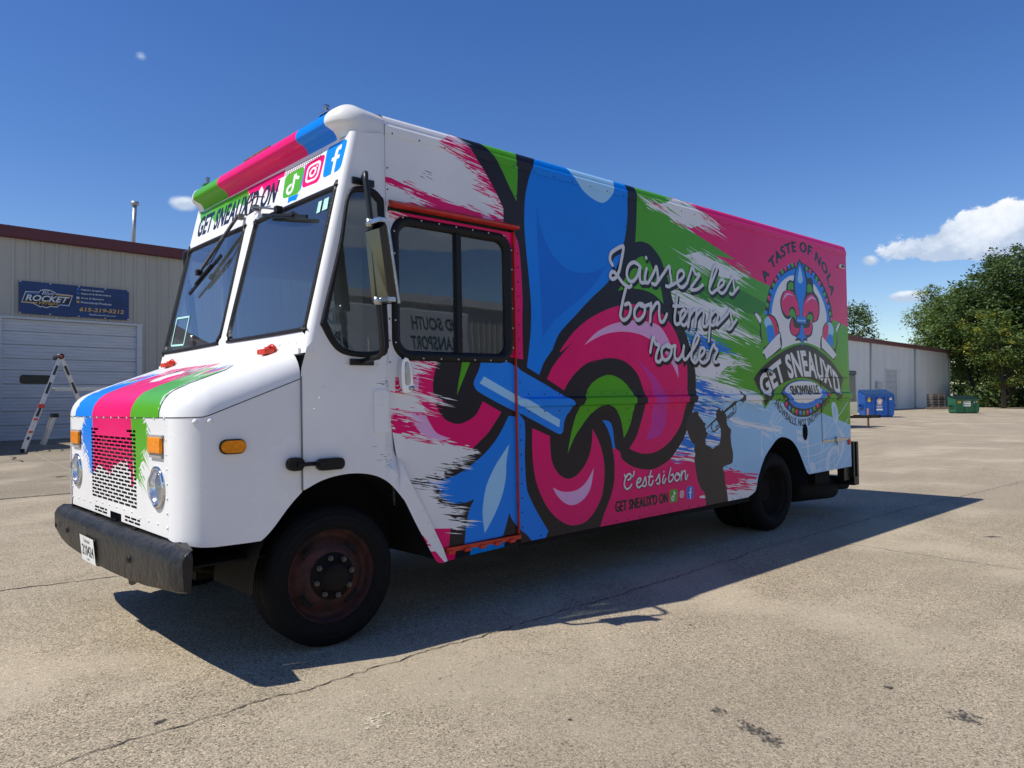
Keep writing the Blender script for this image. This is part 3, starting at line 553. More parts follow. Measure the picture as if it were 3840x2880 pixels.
D1 = dumpster('blue_dumpster', (42.14, 14.33), rzb, 1.95, DBL, 'blue steel dumpster with a white star logo before the warehouse', (0.80, 1.0, 1.12))
D2 = dumpster('green_dumpster', (55.1, 13.55), rzg, 2.05, DGR, 'dark green steel dumpster with a white logo sign near the trees', (0.74, 0.85, 0.85))
def dplate(D, pts, m, name, lay=0): mb = MB(); f = lambda x, z: (x, 0.10 - 0.14 * (z - 0.08) / 1.04 - 0.012 - 0.004 * lay, z); mb.add([f(*p) for p in pts], [tuple(range(len(pts)))]); return lbuild(mb, name, m, D, False)
def dtext(D, s, x0, z0, x1, z1, m, lay=2, off=0.02): vs, fs, _ = text2d(s, 1, off); f = lambda x, z: (x, 0.10 - 0.14 * (z - 0.08) / 1.04 - 0.012 - 0.004 * lay, z); mb = MB(); mb.add([f(x0 + (x1 - x0) * u, z0 + (z1 - z0) * v) for u, v in vs], fs); return lbuild(mb, 'logo_text', m, D, False)
SGW = mat('sign_white', (0.72, 0.72, 0.70), rough=0.4); SGR = mat('logo_red', (0.45, 0.04, 0.05), rough=0.4); SGY = mat('sticker_yellow', (0.75, 0.50, 0.03), rough=0.4)
cx, cz = 0.98, 0.80
for k in range(5): a = pi / 2 + k * 2 * pi / 5; dplate(D1, ell(cx + 0.115 * cos(a), cz + 0.115 * sin(a), 0.085, 0.085, 14), SGW, 'logo_petal', 0 + 0.1 * k)
for k in range(5): a = pi / 2 + k * 2 * pi / 5; dplate(D1, ell(cx + 0.125 * cos(a), cz + 0.125 * sin(a), 0.055, 0.055, 14), SGR, 'logo_petal', 1 + 0.1 * k); dplate(D1, ell(cx + 0.13 * cos(a), cz + 0.13 * sin(a), 0.028, 0.028, 10), SGW, 'logo_petal', 2 + 0.1 * k)
dplate(D1, [(cx + (0.11 if k % 2 else 0.055) * cos(pi / 2 + (k + 1) * pi / 5), cz + (0.11 if k % 2 else 0.055) * sin(pi / 2 + (k + 1) * pi / 5)) for k in range(10)], SGW, 'logo_star', 3)
dtext(D1, "REPUBLIC", 0.76, 0.52, 1.18, 0.59, SGW); dtext(D1, "SERVICES", 0.84, 0.46, 1.10, 0.505, SGW); dplate(D1, [(0.76, 0.35), (1.19, 0.35), (1.19, 0.43), (0.76, 0.43)], SGW, 'sticker'); dplate(D1, [(0.18, 0.80), (0.36, 0.80), (0.36, 1.02), (0.18, 1.02)], SGY, 'sticker'); dplate(D1, [(1.62, 0.88), (1.80, 0.88), (1.80, 1.0), (1.62, 1.0)], SGW, 'sticker')
dplate(D2, [(0.62, 0.56), (1.28, 0.56), (1.28, 1.0), (0.62, 1.0)], SGW, 'sign'); dtext(D2, "W", 0.72, 0.86, 0.95, 0.96, mat('logo_green', (0.01, 0.09, 0.04), rough=0.4), 2, 0.05); dtext(D2, "M", 0.96, 0.86, 1.19, 0.96, SGY, 2, 0.05); dplate(D2, [(0.74, 0.68), (1.18, 0.68), (1.18, 0.72), (0.74, 0.72)], MAT['logo_green'], 'sign_line', 2)
dplate(D2, [(0.14, 0.83), (0.46, 0.83), (0.46, 1.0), (0.14, 1.0)], SGY, 'sticker'); dplate(D2, [(1.48, 0.80), (1.64, 0.80), (1.64, 0.93), (1.48, 0.93)], SGW, 'sticker'); dplate(D2, [(1.72, 0.86), (1.90, 0.86), (1.90, 0.98), (1.72, 0.98)], SGY, 'sticker')
# ---- pallets, lumber, trailer
PAL = mat('pallet_wood', (0.17, 0.12, 0.08), rough=0.9, var=0.3, vscale=6)
def pallet(loc, z, rz, label, grp):
    P = thing('wooden_pallet', Matrix.Translation((loc[0], loc[1], gz(*loc) + z)) @ Matrix.Rotation(rz, 4, 'Z'), label, 'pallet', grp)
    for x in (0, 0.55, 1.1): mb = MB(); mb.box((x, 0, 0.02), (x + 0.08, 1.0, 0.11)); lbuild(mb, 'stringer', PAL, P)
    for k in range(5): mb = MB(); mb.box((0, 0.02 + k * 0.22, 0.11), (1.18, 0.02 + k * 0.22 + 0.12, 0.13)); lbuild(mb, 'slat', PAL, P)
    return P
for k in range(9): pallet((70.6 + 0.04 * (k % 3), 20.2), k * 0.15, rzg + 0.03 * (k % 2), 'weathered pallet stacked against warehouse wall behind green dumpster', 'pallets stacked behind the green dumpster')
LB = thing('lumber_pile', Matrix.Translation((65.5, 18.7, gz(65.5, 18.7))) @ Matrix.Rotation(rzg, 4, 'Z'), 'low pile of grey timber boards on the ground beside dumpsters', 'lumber')
for k in range(6): mb = MB(); mb.box((0.1 * (k % 2), (k % 3) * 0.3, 0.05 + (k // 3) * 0.10), (3.4, (k % 3) * 0.3 + 0.25, 0.13 + (k // 3) * 0.10)); lbuild(mb, 'board', PAL, LB)
TG = mat('trailer_grey', (0.10, 0.095, 0.09), rough=0.4, var=0.1, vscale=2); TR2 = thing('cargo_trailer', Matrix.Translation((28.2, 11.5, gz(28.2, 11.5))), 'grey enclosed cargo trailer with drawbar mostly hidden behind truck tail', 'trailer')
mb = MB(); mb.box((-1.0, -2.1, 0.48), (1.1, 2.2, 2.15), b=0.10); lbuild(mb, 'body', TG, TR2); mb = MB(); mb.box((-1.02, -2.12, 2.10), (1.12, 2.22, 2.28), b=0.06); lbuild(mb, 'roof_cap', BLK, TR2); mb = MB(); mb.box((-0.98, -2.115, 0.50), (1.09, -2.095, 1.0)); lbuild(mb, 'stone_guard', STL, TR2)
mb = MB(); mb.bar((-0.8, -2.1, 0.42), (-0.35, -3.2, 0.42), 0.08, 0.10); mb.bar((0.8, -2.1, 0.42), (-0.25, -3.2, 0.42), 0.08, 0.10); mb.box((-0.4, -3.55, 0.38), (-0.2, -3.1, 0.50), b=0.03); lbuild(mb, 'drawbar', CHS, TR2); mb = MB(); mb.tube([(-0.3, -3.1, 0.02), (-0.3, -3.1, 0.75)], 0.04, 8); lbuild(mb, 'jack', mat('jack_rust', (0.28, 0.12, 0.07), rough=0.8, var=0.3, vscale=20), TR2)
for x in (-1.05, 1.1): mb = MB(); mb.lathe([(0.001, -0.1), (0.2, -0.1), (0.32, -0.08), (0.34, 0), (0.32, 0.08), (0.2, 0.1), (0.001, 0.1)], 20, Matrix.Translation((x, 0.6, 0.34)) @ Matrix.Rotation(radians(90), 4, 'Z')); lbuild(mb, 'wheel', TYR, TR2)
# ---- box trucks outside the frame (one shades the apron, one is mirrored in the windows)
def box_truck(name, M, label, letter):
    T = thing(name, M, label, 'truck'); WH = mat('truck_white', (0.70, 0.71, 0.72), rough=0.35, var=0.05, vscale=2)
    mb = MB(); mb.box((0, 0, 0.95), (5.2, 2.35, 3.45), b=0.04); lbuild(mb, 'cargo_box', WH, T)
    mb = MB(); mb.extrude([(-0.05, 0.7), (-0.05, 2.25), (-0.55, 2.25), (-1.0, 1.6), (-1.75, 1.40), (-1.9, 1.2), (-1.9, 0.55), (-0.3, 0.55)], 0.15, 2.2); lbuild(mb, 'cab', WH, T)
    mb = MB(); mb.extrude([(-0.2, 1.5), (-0.2, 2.1), (-0.5, 2.1), (-0.85, 1.5)], 0.14, 2.21); lbuild(mb, 'side_window', DGL, T); mb = MB(); mb.box((-1.0, 0.3, 0.5), (5.0, 2.05, 0.94)); lbuild(mb, 'frame', CHS, T); mb = MB(); mb.box((-2.0, 0.1, 0.45), (-1.85, 2.25, 0.7), b=0.02); lbuild(mb, 'bumper', mat('bumper_grey', (0.2, 0.2, 0.2), rough=0.5), T)
    for x in (-1.1, 3.9):
        for y in (0.15, 2.2): mb = MB(); mb.lathe([(0.001, -0.12), (0.22, -0.12), (0.37, -0.10), (0.40, 0), (0.37, 0.10), (0.22, 0.12), (0.001, 0.12)], 20, Matrix.Translation((x, y, 0.40))); lbuild(mb, 'wheel', TYR, T)
    if letter:
        TX = mat('letter_green', (0.01, 0.05, 0.035), rough=0.4)
        for x0 in (1.9, 4.95):
            for s, z, w in (("MID SOUTH", 2.98, 1.45), ("TRANSPORT", 2.55, 1.45)):
                vs, fs, _ = text2d(s, 1, 0.02, 0.25); mb = MB(); mb.add([(x0 - w * u, 2.357, z + 0.30 * v) for u, v in vs], fs); lbuild(mb, 'lettering', TX, T, False)
    return T
box_truck('box_truck', Matrix.Translation((0.75, 19.85, gz(0, 20) + 0.0)) @ Matrix.Rotation(radians(90), 4, 'Z'), 'white box truck backed up beside the garage door at left edge', False)
box_truck('box_truck', Matrix.Translation((3.9, -12.2, 0)), 'white box truck with green lettering parked behind the photographer', True)
MB_ = Matrix.Translation((-12, -24.5, 0)) @ Matrix.Rotation(0, 4, 'Z')
B3 = thing('opposite_building', MB_, 'long metal building behind the photographer mirrored in the truck windows', 'building')
mb = MB(); mb.box((0, -16, 0), (70, -0.05, 6.2)); lbuild(mb, 'building_core', SIDING, B3)
for k in range(24): 
    s3 = siding(k * 2.9, k * 2.9 + 2.9, 4.2 if k % 3 == 1 else 0, 5.95, 0.4, 0.1, 0.03, 0.06); s3.v = [(x, -y + 0.0, z) for x, y, z in s3.v]; lbuild(s3, 'wall_panel', SIDING, B3)
    if k % 3 == 1:
        for i in range(8): mb = MB(); mb.box((k * 2.9, -0.04, i * 0.52 + 0.01), (k * 2.9 + 2.9, -0.01, i * 0.52 + 0.51), b=0.01); lbuild(mb, 'door_section', GDR, B3)
mb = MB(); mb.extrude([(0.20, 6.3), (0.20, 5.95), (0.0, 5.93), (0.0, 6.3)], 0, 70, axis='x'); lbuild(mb, 'eave_gutter', SIDE2, B3); mb = MB(); mb.add([(0, 0.2, 6.3), (70, 0.2, 6.3), (70, -9, 7.1), (0, -9, 7.1)], [(0, 1, 2, 3)]); lbuild(mb, 'roof', MAT['metal_roof'], B3, False)

# ============================================================ trees
def leafmat(name, a, b, tr=0.35):
    m = bpy.data.materials.new(name); m.use_nodes = True; t = m.node_tree; t.nodes.clear()
    g = t.nodes.new('ShaderNodeNewGeometry'); c = ramp(t, g.outputs['Random Per Island'], [(0.0, a), (1.0, b)])
    d = t.nodes.new('ShaderNodeBsdfPrincipled'); d.inputs['Roughness'].default_value = 0.55; d.inputs['Specular IOR Level'].default_value = 0.3; t.links.new(c, d.inputs['Base Color']); l = t.nodes.new('ShaderNodeBsdfTranslucent'); t.links.new(mixc(t, 1.0, c, (1.15, 1.2, 0.5), 'MULTIPLY'), l.inputs[0])
    mx = t.nodes.new('ShaderNodeMixShader'); mx.inputs[0].default_value = tr; t.links.new(d.outputs[0], mx.inputs[1]); t.links.new(l.outputs[0], mx.inputs[2]); o = t.nodes.new('ShaderNodeOutputMaterial'); t.links.new(mx.outputs[0], o.inputs[0]); MAT[name] = m; return m
LDK = leafmat('leaf_dark', (0.022, 0.045, 0.014), (0.10, 0.155, 0.045)); LMD = leafmat('leaf_mid', (0.040, 0.080, 0.020), (0.15, 0.21, 0.055)); LPL = leafmat('leaf_pale', (0.075, 0.13, 0.035), (0.24, 0.31, 0.10)); LYL = leafmat('leaf_yellow', (0.14, 0.16, 0.03), (0.34, 0.31, 0.05))
BARK = mat('bark', (0.055, 0.042, 0.032), rough=0.95, var=0.35, vscale=3, stretch=(3, 3, 0.6))
def tree(name, loc, blobs, trunk_h, trunk_r, m, label, n, leaf, seed, group=None, second=None):
    """blobs: (dx, dy, z, rx, rz) lobes of the crown"""
    q = random.Random(seed); base = Vector((loc[0], loc[1], gz(*loc))); T = empty(name, base, label, 'tree', group)
    mb = MB(); top = Vector((0, 0, trunk_h)); mb.tube([(0, 0, -0.3), (0.05, 0, trunk_h * 0.4), (0, 0.1, trunk_h * 0.8), top], [trunk_r * 1.3, trunk_r, trunk_r * 0.8, trunk_r * 0.6], 9)
    for (dx, dy, z, rx, rz) in blobs:
        c = Vector((dx, dy, z)); s0 = Vector((0, 0, min(trunk_h * 0.85, z * 0.55))); mid_ = s0.lerp(c, 0.5) + Vector((q.uniform(-0.4, 0.4), q.uniform(-0.4, 0.4), 0.3)); mb.tube([s0, mid_, c], [trunk_r * 0.5, trunk_r * 0.32, trunk_r * 0.12], 6)
        for _ in range(5):
            v = Vector((q.gauss(0, 1), q.gauss(0, 1), q.gauss(0, 0.7))).normalized(); mb.tube([mid_.lerp(c, q.random()), c + Vector((v.x * rx * 0.8, v.y * rx * 0.8, v.z * rz * 0.8))], [trunk_r * 0.14, trunk_r * 0.03], 5)
    mb.v = [tuple(Vector(v) + base) for v in mb.v]; mb.build('trunk', BARK, T)
    vs = []; fs = []; vol = [b[3] * b[3] * b[4] for b in blobs]; tot = sum(vol); mi = []
    for b, vv in zip(blobs, vol):
        dx, dy, z, rx, rz = b; nc = max(6, int(n / 26 * (vv / tot)))
        for _ in range(nc):                       # twigs full of leaves
            while True:
                d = Vector((q.uniform(-1, 1), q.uniform(-1, 1), q.uniform(-1, 1))); l = d.length
                if l <= 1 and q.random() < 0.25 + 0.75 * l ** 2: break
            c = Vector((dx + d.x * rx, dy + d.y * rx, z + d.z * rz)) * 1.0 + Vector((0, 0, 0)); k = q.uniform(0.45, 1.15) * leaf * 2.6; lm = 1 if second and q.random() < second[1] else 0
            for _ in range(26):
                p = c + Vector((q.gauss(0, k), q.gauss(0, k), q.gauss(0, k * 0.55))) + base; nrm_ = Vector((q.gauss(0, 0.6) + d.x * 0.4, q.gauss(0, 0.6) + d.y * 0.4, 0.5 + q.random())).normalized(); a = nrm_.orthogonal().normalized(); bq_ = nrm_.cross(a); t = q.random() * 6.28; u = a * cos(t) + bq_ * sin(t); w = nrm_.cross(u); s = leaf * q.uniform(0.6, 1.25)
                j = len(vs); vs += [p - u * s, p + w * s * 0.45, p + u * s, p - w * s * 0.45]; fs.append((j, j + 1, j + 2, j + 3)); mi.append(lm)
    me = bpy.data.meshes.new('crown'); me.from_pydata(vs, [], fs); me.polygons.foreach_set('material_index', mi); me.update(); link('crown', me, [m] + ([second[0]] if second else []), T); return T
GRP = 'trees behind the lot'
tree('broadleaf_tree', (84.14, 17.42), [(0, 0, 11.5, 4.6, 3.6), (-2.2, 1.8, 9.0, 3.2, 2.8), (2.5, -2, 9.5, 4.0, 3.2), (0.5, -0.5, 14.0, 2.8, 2.2), (1, -2.5, 6.5, 3.6, 2.4)], 8, 0.34, LDK, 'tall dark green broadleaf tree at right edge, tallest of the row', 24000, 0.20, 11, GRP)
tree('broadleaf_tree', (87.99, 22.02), [(0, 0, 9.5, 4.0, 3.2), (-2.4, 1.6, 7.2, 3.0, 2.6), (1.5, -1.2, 12.2, 2.8, 2.2), (0, 0, 5.5, 3.0, 2.0)], 7, 0.30, LMD, 'mid green broadleaf tree just right of the warehouse corner', 18000, 0.19, 12, GRP)
tree('broadleaf_tree', (96.31, 27.95), [(0, 0, 9.6, 2.4, 2.4), (-1.3, 1.2, 10.4, 1.7, 1.6), (1.2, -1.1, 12.4, 2.0, 1.7), (-0.5, 0.4, 13.0, 1.5, 1.4), (1.6, -1.5, 7.6, 2.4, 2.2), (-1.0, 0.9, 7.2, 1.6, 1.4)], 7, 0.26, LPL, 'pale airy green tree rising behind the warehouse roof', 13000, 0.16, 13, GRP)
tree('broadleaf_tree', (76.61, 16.19), [(0, 0, 5.6, 2.8, 1.9), (-1.2, 1.0, 7.6, 2.0, 1.4), (1.6, -1.4, 4.2, 2.4, 1.6), (0.4, -0.4, 3.0, 2.0, 1.2)], 4, 0.18, LMD, 'small tree with yellowing leaves in front of the dark trees', 9000, 0.15, 14, GRP, (LYL, 0.22))
tree('broadleaf_tree', (81.5, 14.42), [(0, 0, 8, 4.5, 4.0), (-1, 0.5, 12.5, 3.2, 2.4), (0.5, -1, 4, 3.4, 2.2)], 7, 0.30, LDK, 'dark tree cut off by the right frame edge', 11000, 0.20, 15, GRP)
tree('broadleaf_tree', (108.79, 27.36), [(0, 0, 7, 4, 4.5), (3, -3, 8, 4, 3.5), (0, 0, 3, 4, 2.5), (-1.5, 1.5, 3, 3, 2.5)], 6, 0.3, LDK, 'dark shaded tree filling the gap behind the front row', 9000, 0.26, 16, GRP)
tree('broadleaf_tree', (103.44, 24.12), [(0, 0, 6, 5, 4.5), (3, -3, 4, 4, 3.0), (-1, 1, 10, 4, 3.5)], 6, 0.3, LDK, 'dark shaded tree deep behind the yellowing tree', 9000, 0.26, 17, GRP)
tree('broadleaf_tree', (107.09, 42.47), [(0, 0, 10.5, 3.4, 3.6), (1.4, -1.2, 8.0, 2.2, 2.2), (-3, 3, 12, 3.5, 3.0), (0.3, -0.3, 13.0, 2.0, 1.6)], 8, 0.3, LMD, 'round green tree showing above warehouse beside the truck tail', 9000, 0.22, 18, GRP)
tree('broadleaf_tree', (113.72, 41.82), [(0, 0, 7.3, 1.5, 1.3), (1.0, -1.0, 6.9, 1.4, 1.1)], 6, 0.2, LMD, 'low green treetop peeking over the warehouse eave', 5000, 0.20, 19, GRP)
q = random.Random(5); vs = []; fs = []
for i in range(15000):
    u_, v_ = q.random(), q.random(); x, y = (sum(w_ * c_[k] for w_, c_ in zip(((1 - u_) * (1 - v_), u_ * (1 - v_), u_ * v_, (1 - u_) * v_), [(78.86, 20.9), (88.91, 11.69), (107.61, 14.87), (95.51, 25.98)])) for k in (0, 1)); z = gz(x, y) + abs(q.gauss(0, 1.0)); n_ = Vector((q.gauss(0, 1), q.gauss(0, 1), 1)).normalized(); a = n_.orthogonal().normalized(); b = n_.cross(a); s = q.uniform(0.12, 0.3); p = Vector((x, y, z)); j = len(vs); vs += [p - a * s, p + b * s * 0.5, p + a * s, p - b * s * 0.5]; fs.append((j, j + 1, j + 2, j + 3))
me = bpy.data.meshes.new('undergrowth'); me.from_pydata(vs, [], fs); me.update(); tag(link('undergrowth', me, LDK), 'tangle of low dark green brush under the trees', 'undergrowth', kind='stuff')

# outlines of the printed wrap, in metres on the truck (third value 1 = sharp corner)
G = {
 'black': [[1.359,2.546,1],[1.373,3.112,1],[1.442,3.127,1],[2.78,3.119,1],[2.758,3.13,1],[2.769,3.106],[2.777,3.007],[2.768,2.846],[2.745,2.648,1],[2.821,2.663],[2.925,2.655],[3.011,2.611],[3.081,2.554],[3.132,2.472],[3.184,2.378],[3.217,2.282],[3.251,2.196],[3.34,2.068],[3.413,1.96],[3.467,1.861],[3.521,1.738],[3.547,1.624],[3.544,1.671],[3.563,1.572],[3.562,1.462],[3.555,1.392],[3.52,1.303],[3.482,1.205],[3.427,1.108],[3.338,0.995],[3.252,0.922],[3.169,0.861],[3.056,0.816],[2.931,0.788],[2.81,0.791],[2.664,0.822],[2.566,0.865],[2.511,0.904],[2.492,0.954],[2.438,0.984,1],[2.406,0.986],[2.421,0.901],[2.423,0.813],[2.408,0.701],[2.35,0.584],[2.28,0.479],[2.199,0.395,1],[1.42,0.39,1],[1.455,1.741,1]],
 'black_top': [[0.883,3.131,1],[1.633,3.12,1],[1.588,3.033],[1.525,2.836],[1.517,2.527,1],[1.399,2.511,1],[1.36,2.576],[1.315,2.669],[1.264,2.751],[1.2,2.839],[1.125,2.932],[1.051,3.005],[0.991,3.06]],
 'green_tri': [[1.104,3.128,1],[1.449,3.123,1],[1.425,3.022],[1.442,2.984],[1.426,2.763,1],[1.347,2.875],[1.282,2.973],[1.218,3.04],[1.161,3.087]],
 'blue_big': [[1.633,3.12,1],[1.565,2.987],[1.511,2.813],[1.496,2.626],[1.508,2.443],[1.531,2.241],[1.547,2.017],[1.534,1.826],[1.496,1.606,1],[1.616,1.554,1],[1.666,1.645],[1.757,1.741],[1.766,1.76],[1.837,1.867],[1.996,1.994],[2.179,2.138],[2.406,2.303],[2.536,2.477],[2.615,2.673],[2.649,2.842],[2.653,2.984],[2.649,3.113,1]],
 'blue_dark': [[1.624,2.759,1],[1.619,2.592],[1.628,2.386],[1.643,2.128],[1.656,1.817,1],[1.779,1.949],[2.016,2.103],[2.182,2.216],[2.321,2.352],[2.393,2.427,1],[2.253,2.362],[2.087,2.328],[1.928,2.344],[1.792,2.415],[1.705,2.52],[1.65,2.648]],
 'lblue_oval': [[1.951,3.126,1],[1.981,3.089],[2.043,3.024],[2.154,2.945],[2.287,2.906],[2.373,2.914],[2.463,2.987],[2.493,3.073],[2.513,3.128,1]],
 'green_arch': [[2.51,2.228,1],[2.576,2.3],[2.645,2.4],[2.731,2.493],[2.834,2.542],[2.92,2.514],[2.987,2.435],[3.072,2.313],[3.112,2.169,1],[2.997,2.231],[2.859,2.263],[2.706,2.265],[2.591,2.25]],
 'pink_ring': [[1.833,1.722],[1.918,1.82],[2.048,1.922],[2.211,2.01],[2.426,2.089],[2.619,2.13],[2.786,2.142],[2.923,2.139],[3.028,2.114],[3.153,2.046],[3.26,1.953],[3.332,1.844],[3.365,1.734],[3.39,1.633],[3.432,1.669],[3.436,1.541],[3.421,1.383],[3.382,1.266],[3.328,1.151],[3.225,1.049],[3.093,0.97],[2.936,0.923],[2.785,0.923],[2.683,0.947],[2.612,0.974,1],[2.702,1.064],[2.764,1.171],[2.812,1.279],[2.824,1.39],[2.79,1.482],[2.734,1.573],[2.635,1.645],[2.523,1.683],[2.386,1.693],[2.252,1.673],[2.173,1.645],[2.265,1.679],[2.131,1.649],[2.0,1.576],[1.903,1.489],[1.87,1.442,1],[1.692,1.526,1],[1.754,1.615],[1.847,1.701],[1.958,1.79]],
 'lpink_arc': [[2.101,1.784,1],[2.236,1.883],[2.422,1.957],[2.648,2.0],[2.849,2.007],[3.024,1.984],[3.129,1.913],[3.217,1.796],[3.287,1.665],[3.305,1.543,1],[3.23,1.642],[3.088,1.781],[2.913,1.861],[2.744,1.901],[2.547,1.907],[2.373,1.884],[2.235,1.843]],
 'purple_arc': [[2.688,1.714,1],[2.84,1.63],[2.959,1.557],[3.049,1.472],[3.108,1.377],[3.117,1.272],[3.1,1.159],[3.05,1.085],[2.971,1.042],[2.826,1.035,1],[2.898,1.147],[2.917,1.258],[2.937,1.37],[2.925,1.473],[2.868,1.565],[2.781,1.647]],
 'green_hook': [[2.142,1.465],[2.234,1.525],[2.368,1.561],[2.491,1.54],[2.587,1.491],[2.656,1.428],[2.683,1.364],[2.673,1.283],[2.633,1.175],[2.573,1.088],[2.544,1.064,1],[2.527,1.161],[2.495,1.242],[2.428,1.306],[2.347,1.329],[2.357,1.332],[2.253,1.312],[2.152,1.259],[2.052,1.175],[1.969,1.092],[1.893,0.979,1],[1.922,1.084],[1.956,1.179],[2.007,1.284],[2.074,1.37]],
 'blue_sliver': [[2.29,1.211,1],[2.357,1.202],[2.396,1.175],[2.415,1.121],[2.426,1.033],[2.438,0.984,1],[2.406,0.986,1],[2.38,1.079],[2.342,1.151]],
 'pink_lower': [[1.538,1.179,1],[1.532,1.083],[1.539,0.93],[1.571,0.785],[1.653,0.634],[1.754,0.53],[1.873,0.463],[1.966,0.446],[2.078,0.459],[2.179,0.523],[2.266,0.635],[2.3,0.787],[2.292,0.921],[2.245,1.046],[2.173,1.148,1],[2.161,1.039],[2.126,0.943],[2.058,0.861],[1.977,0.808],[1.883,0.794],[1.792,0.839],[1.734,0.916],[1.715,1.001],[1.71,1.115,1]],
 'lpink_lower': [[2.18,0.852,1],[2.135,0.702],[2.051,0.624],[1.939,0.596],[1.847,0.624],[1.773,0.684],[1.73,0.745,1],[1.834,0.704],[1.974,0.701],[2.087,0.75]],
 'blue_lower': [[1.402,1.294,1],[1.463,1.232,1],[1.467,1.136],[1.459,0.986],[1.469,0.784],[1.498,0.701],[1.579,0.571],[1.677,0.441,1],[1.589,0.417],[1.463,0.444,1],[1.409,0.481,1],[1.382,0.505,1]],
 'pink_strip': [[1.353,2.575,1],[1.413,2.513],[1.445,2.415],[1.465,2.113],[1.459,1.91],[1.46,1.661,1],[1.33,1.678,1],[1.323,1.936,1]],
 'pink_panel': [[2.211,0.368,1],[2.207,0.659,1],[2.364,1.027,1],[2.446,1.041,1],[2.528,0.983,1],[3.169,0.865,1],[3.349,0.839,1],[3.534,0.797,1],[3.597,0.623,1],[3.683,0.545,1],[3.705,0.422,1]],
 'bow': [[1.089,1.643,1],[1.063,1.575],[1.024,1.508],[1.029,1.47],[1.066,1.436],[1.23,1.362],[1.402,1.294],[1.611,1.207],[1.771,1.138],[1.816,1.126],[1.846,1.14],[1.864,1.214],[1.896,1.266],[1.945,1.318],[1.949,1.355],[1.9,1.383],[1.691,1.479],[1.458,1.575],[1.397,1.614],[1.303,1.647,1]],
 'bow_bar': [[1.112,1.54,1],[1.819,1.229,1],[1.809,1.174,1],[1.073,1.494,1]],
 'd_black': [[0.702,1.671,1],[1.481,1.692,1],[1.421,0.44,1],[0.733,0.425,1],[0.792,0.461,1],[0.811,0.573,1],[0.876,0.588,1],[0.924,0.61,1],[0.795,0.644,1],[0.831,0.681,1],[0.706,0.736,1],[0.684,0.783,1],[0.575,0.856,1],[0.543,0.881,1],[0.743,0.891,1],[0.767,0.939,1],[0.884,0.967,1],[0.838,1.008,1],[0.995,1.035,1],[0.995,1.063,1],[0.549,1.178,1],[0.558,1.631,1]],
 'd_pink': [[0.401,1.193,1],[0.581,1.163,1],[0.771,1.113],[0.995,1.063,1],[1.135,1.161],[1.214,1.245],[1.261,1.298,1],[1.096,1.374,1],[1.037,1.289],[0.951,1.244],[0.867,1.233],[0.774,1.269],[0.718,1.343],[0.692,1.425],[0.69,1.507],[0.712,1.589],[0.731,1.672,1],[0.558,1.667,1],[0.407,1.532,1]],
 'd_green': [[0.929,1.658,1],[1.009,1.66,1],[0.958,1.564],[0.907,1.47],[0.879,1.417,1],[0.896,1.508],[0.916,1.583]],
 'd_petal': [[1.327,1.271,1],[1.238,1.147],[1.132,1.046],[1.005,0.968],[0.883,0.912],[0.766,0.885],[0.642,0.886,1],[0.685,0.819],[0.763,0.757],[0.856,0.722],[0.939,0.72],[1.01,0.736,1],[0.962,0.661],[0.936,0.571],[0.921,0.452,1],[1.254,0.458,1],[1.289,0.536],[1.315,0.611,1],[1.343,0.559],[1.416,0.48,1],[1.436,1.258,1]],
 'd_tear': [[1.329,1.078,1],[1.3,0.967],[1.29,0.85],[1.254,0.735],[1.186,0.617],[1.094,0.499,1],[1.078,0.629],[1.094,0.742],[1.127,0.834],[1.194,0.935],[1.261,1.009]],
 'd_lpink1': [[0.583,1.551,1],[0.574,1.444,1],[0.522,1.449,1],[0.542,1.507]],
 'd_lpink2': [[0.509,1.316,1],[0.628,1.3,1],[0.66,1.245],[0.715,1.179],[0.823,1.14,1],[0.737,1.133],[0.647,1.155],[0.571,1.204],[0.524,1.267]],
 'd_pink_low': [[0.576,0.595,1],[0.658,0.593,1],[0.811,0.573,1],[0.791,0.434,1],[0.676,0.362,1]],
 'd_white1': [[0.349,1.705,1],[0.493,1.626,1],[0.59,1.623,1],[0.712,1.612,1],[0.589,1.587,1],[0.556,1.533,1],[0.501,1.506,1],[0.407,1.532,1],[0.395,1.428,1],[0.49,1.462,1],[0.554,1.444,1],[0.663,1.417,1],[0.765,1.379,1],[0.64,1.372,1],[0.596,1.386,1],[0.607,1.354,1],[0.684,1.312,1],[0.584,1.315,1],[0.477,1.322,1],[0.403,1.306,1],[0.529,1.267,1],[0.444,1.235,1],[0.341,1.239,1]],
 'd_white2': [[0.34,1.187,1],[0.401,1.193,1],[0.581,1.163,1],[0.771,1.117,1],[0.995,1.063,1],[1.038,1.032,1],[0.838,1.012,1],[0.944,0.963,1],[0.767,0.944,1],[0.766,0.894,1],[0.543,0.881,1],[0.697,0.836,1],[0.741,0.796,1],[0.695,0.778,1],[0.74,0.732,1],[0.896,0.678,1],[0.807,0.647,1],[0.954,0.578,1],[0.817,0.568,1],[0.57,0.598,1],[0.436,0.834,1]],
 'u_pink': [[0.342,2.744,1],[0.585,3.081,1],[0.884,3.14,1],[0.991,3.06],[1.051,3.005],[1.125,2.932],[1.2,2.839],[1.264,2.751],[1.315,2.669],[1.36,2.576],[1.412,2.492,1],[1.377,2.447,1],[0.383,2.48,1],[0.375,2.601,1],[0.34,2.63,1]],
 'u_white': [[0.333,3.136,1],[0.884,3.136,1],[0.812,3.077,1],[0.753,3.036,1],[0.845,3.0,1],[0.928,2.96,1],[1.074,2.893,1],[1.111,2.847,1],[1.047,2.811,1],[1.135,2.778,1],[1.263,2.726,1],[1.171,2.696,1],[1.314,2.621,1],[1.208,2.613,1],[1.093,2.625,1],[0.969,2.644,1],[0.78,2.655,1],[0.666,2.678,1],[0.471,2.715,1],[0.388,2.735,1],[0.326,2.734,1]],
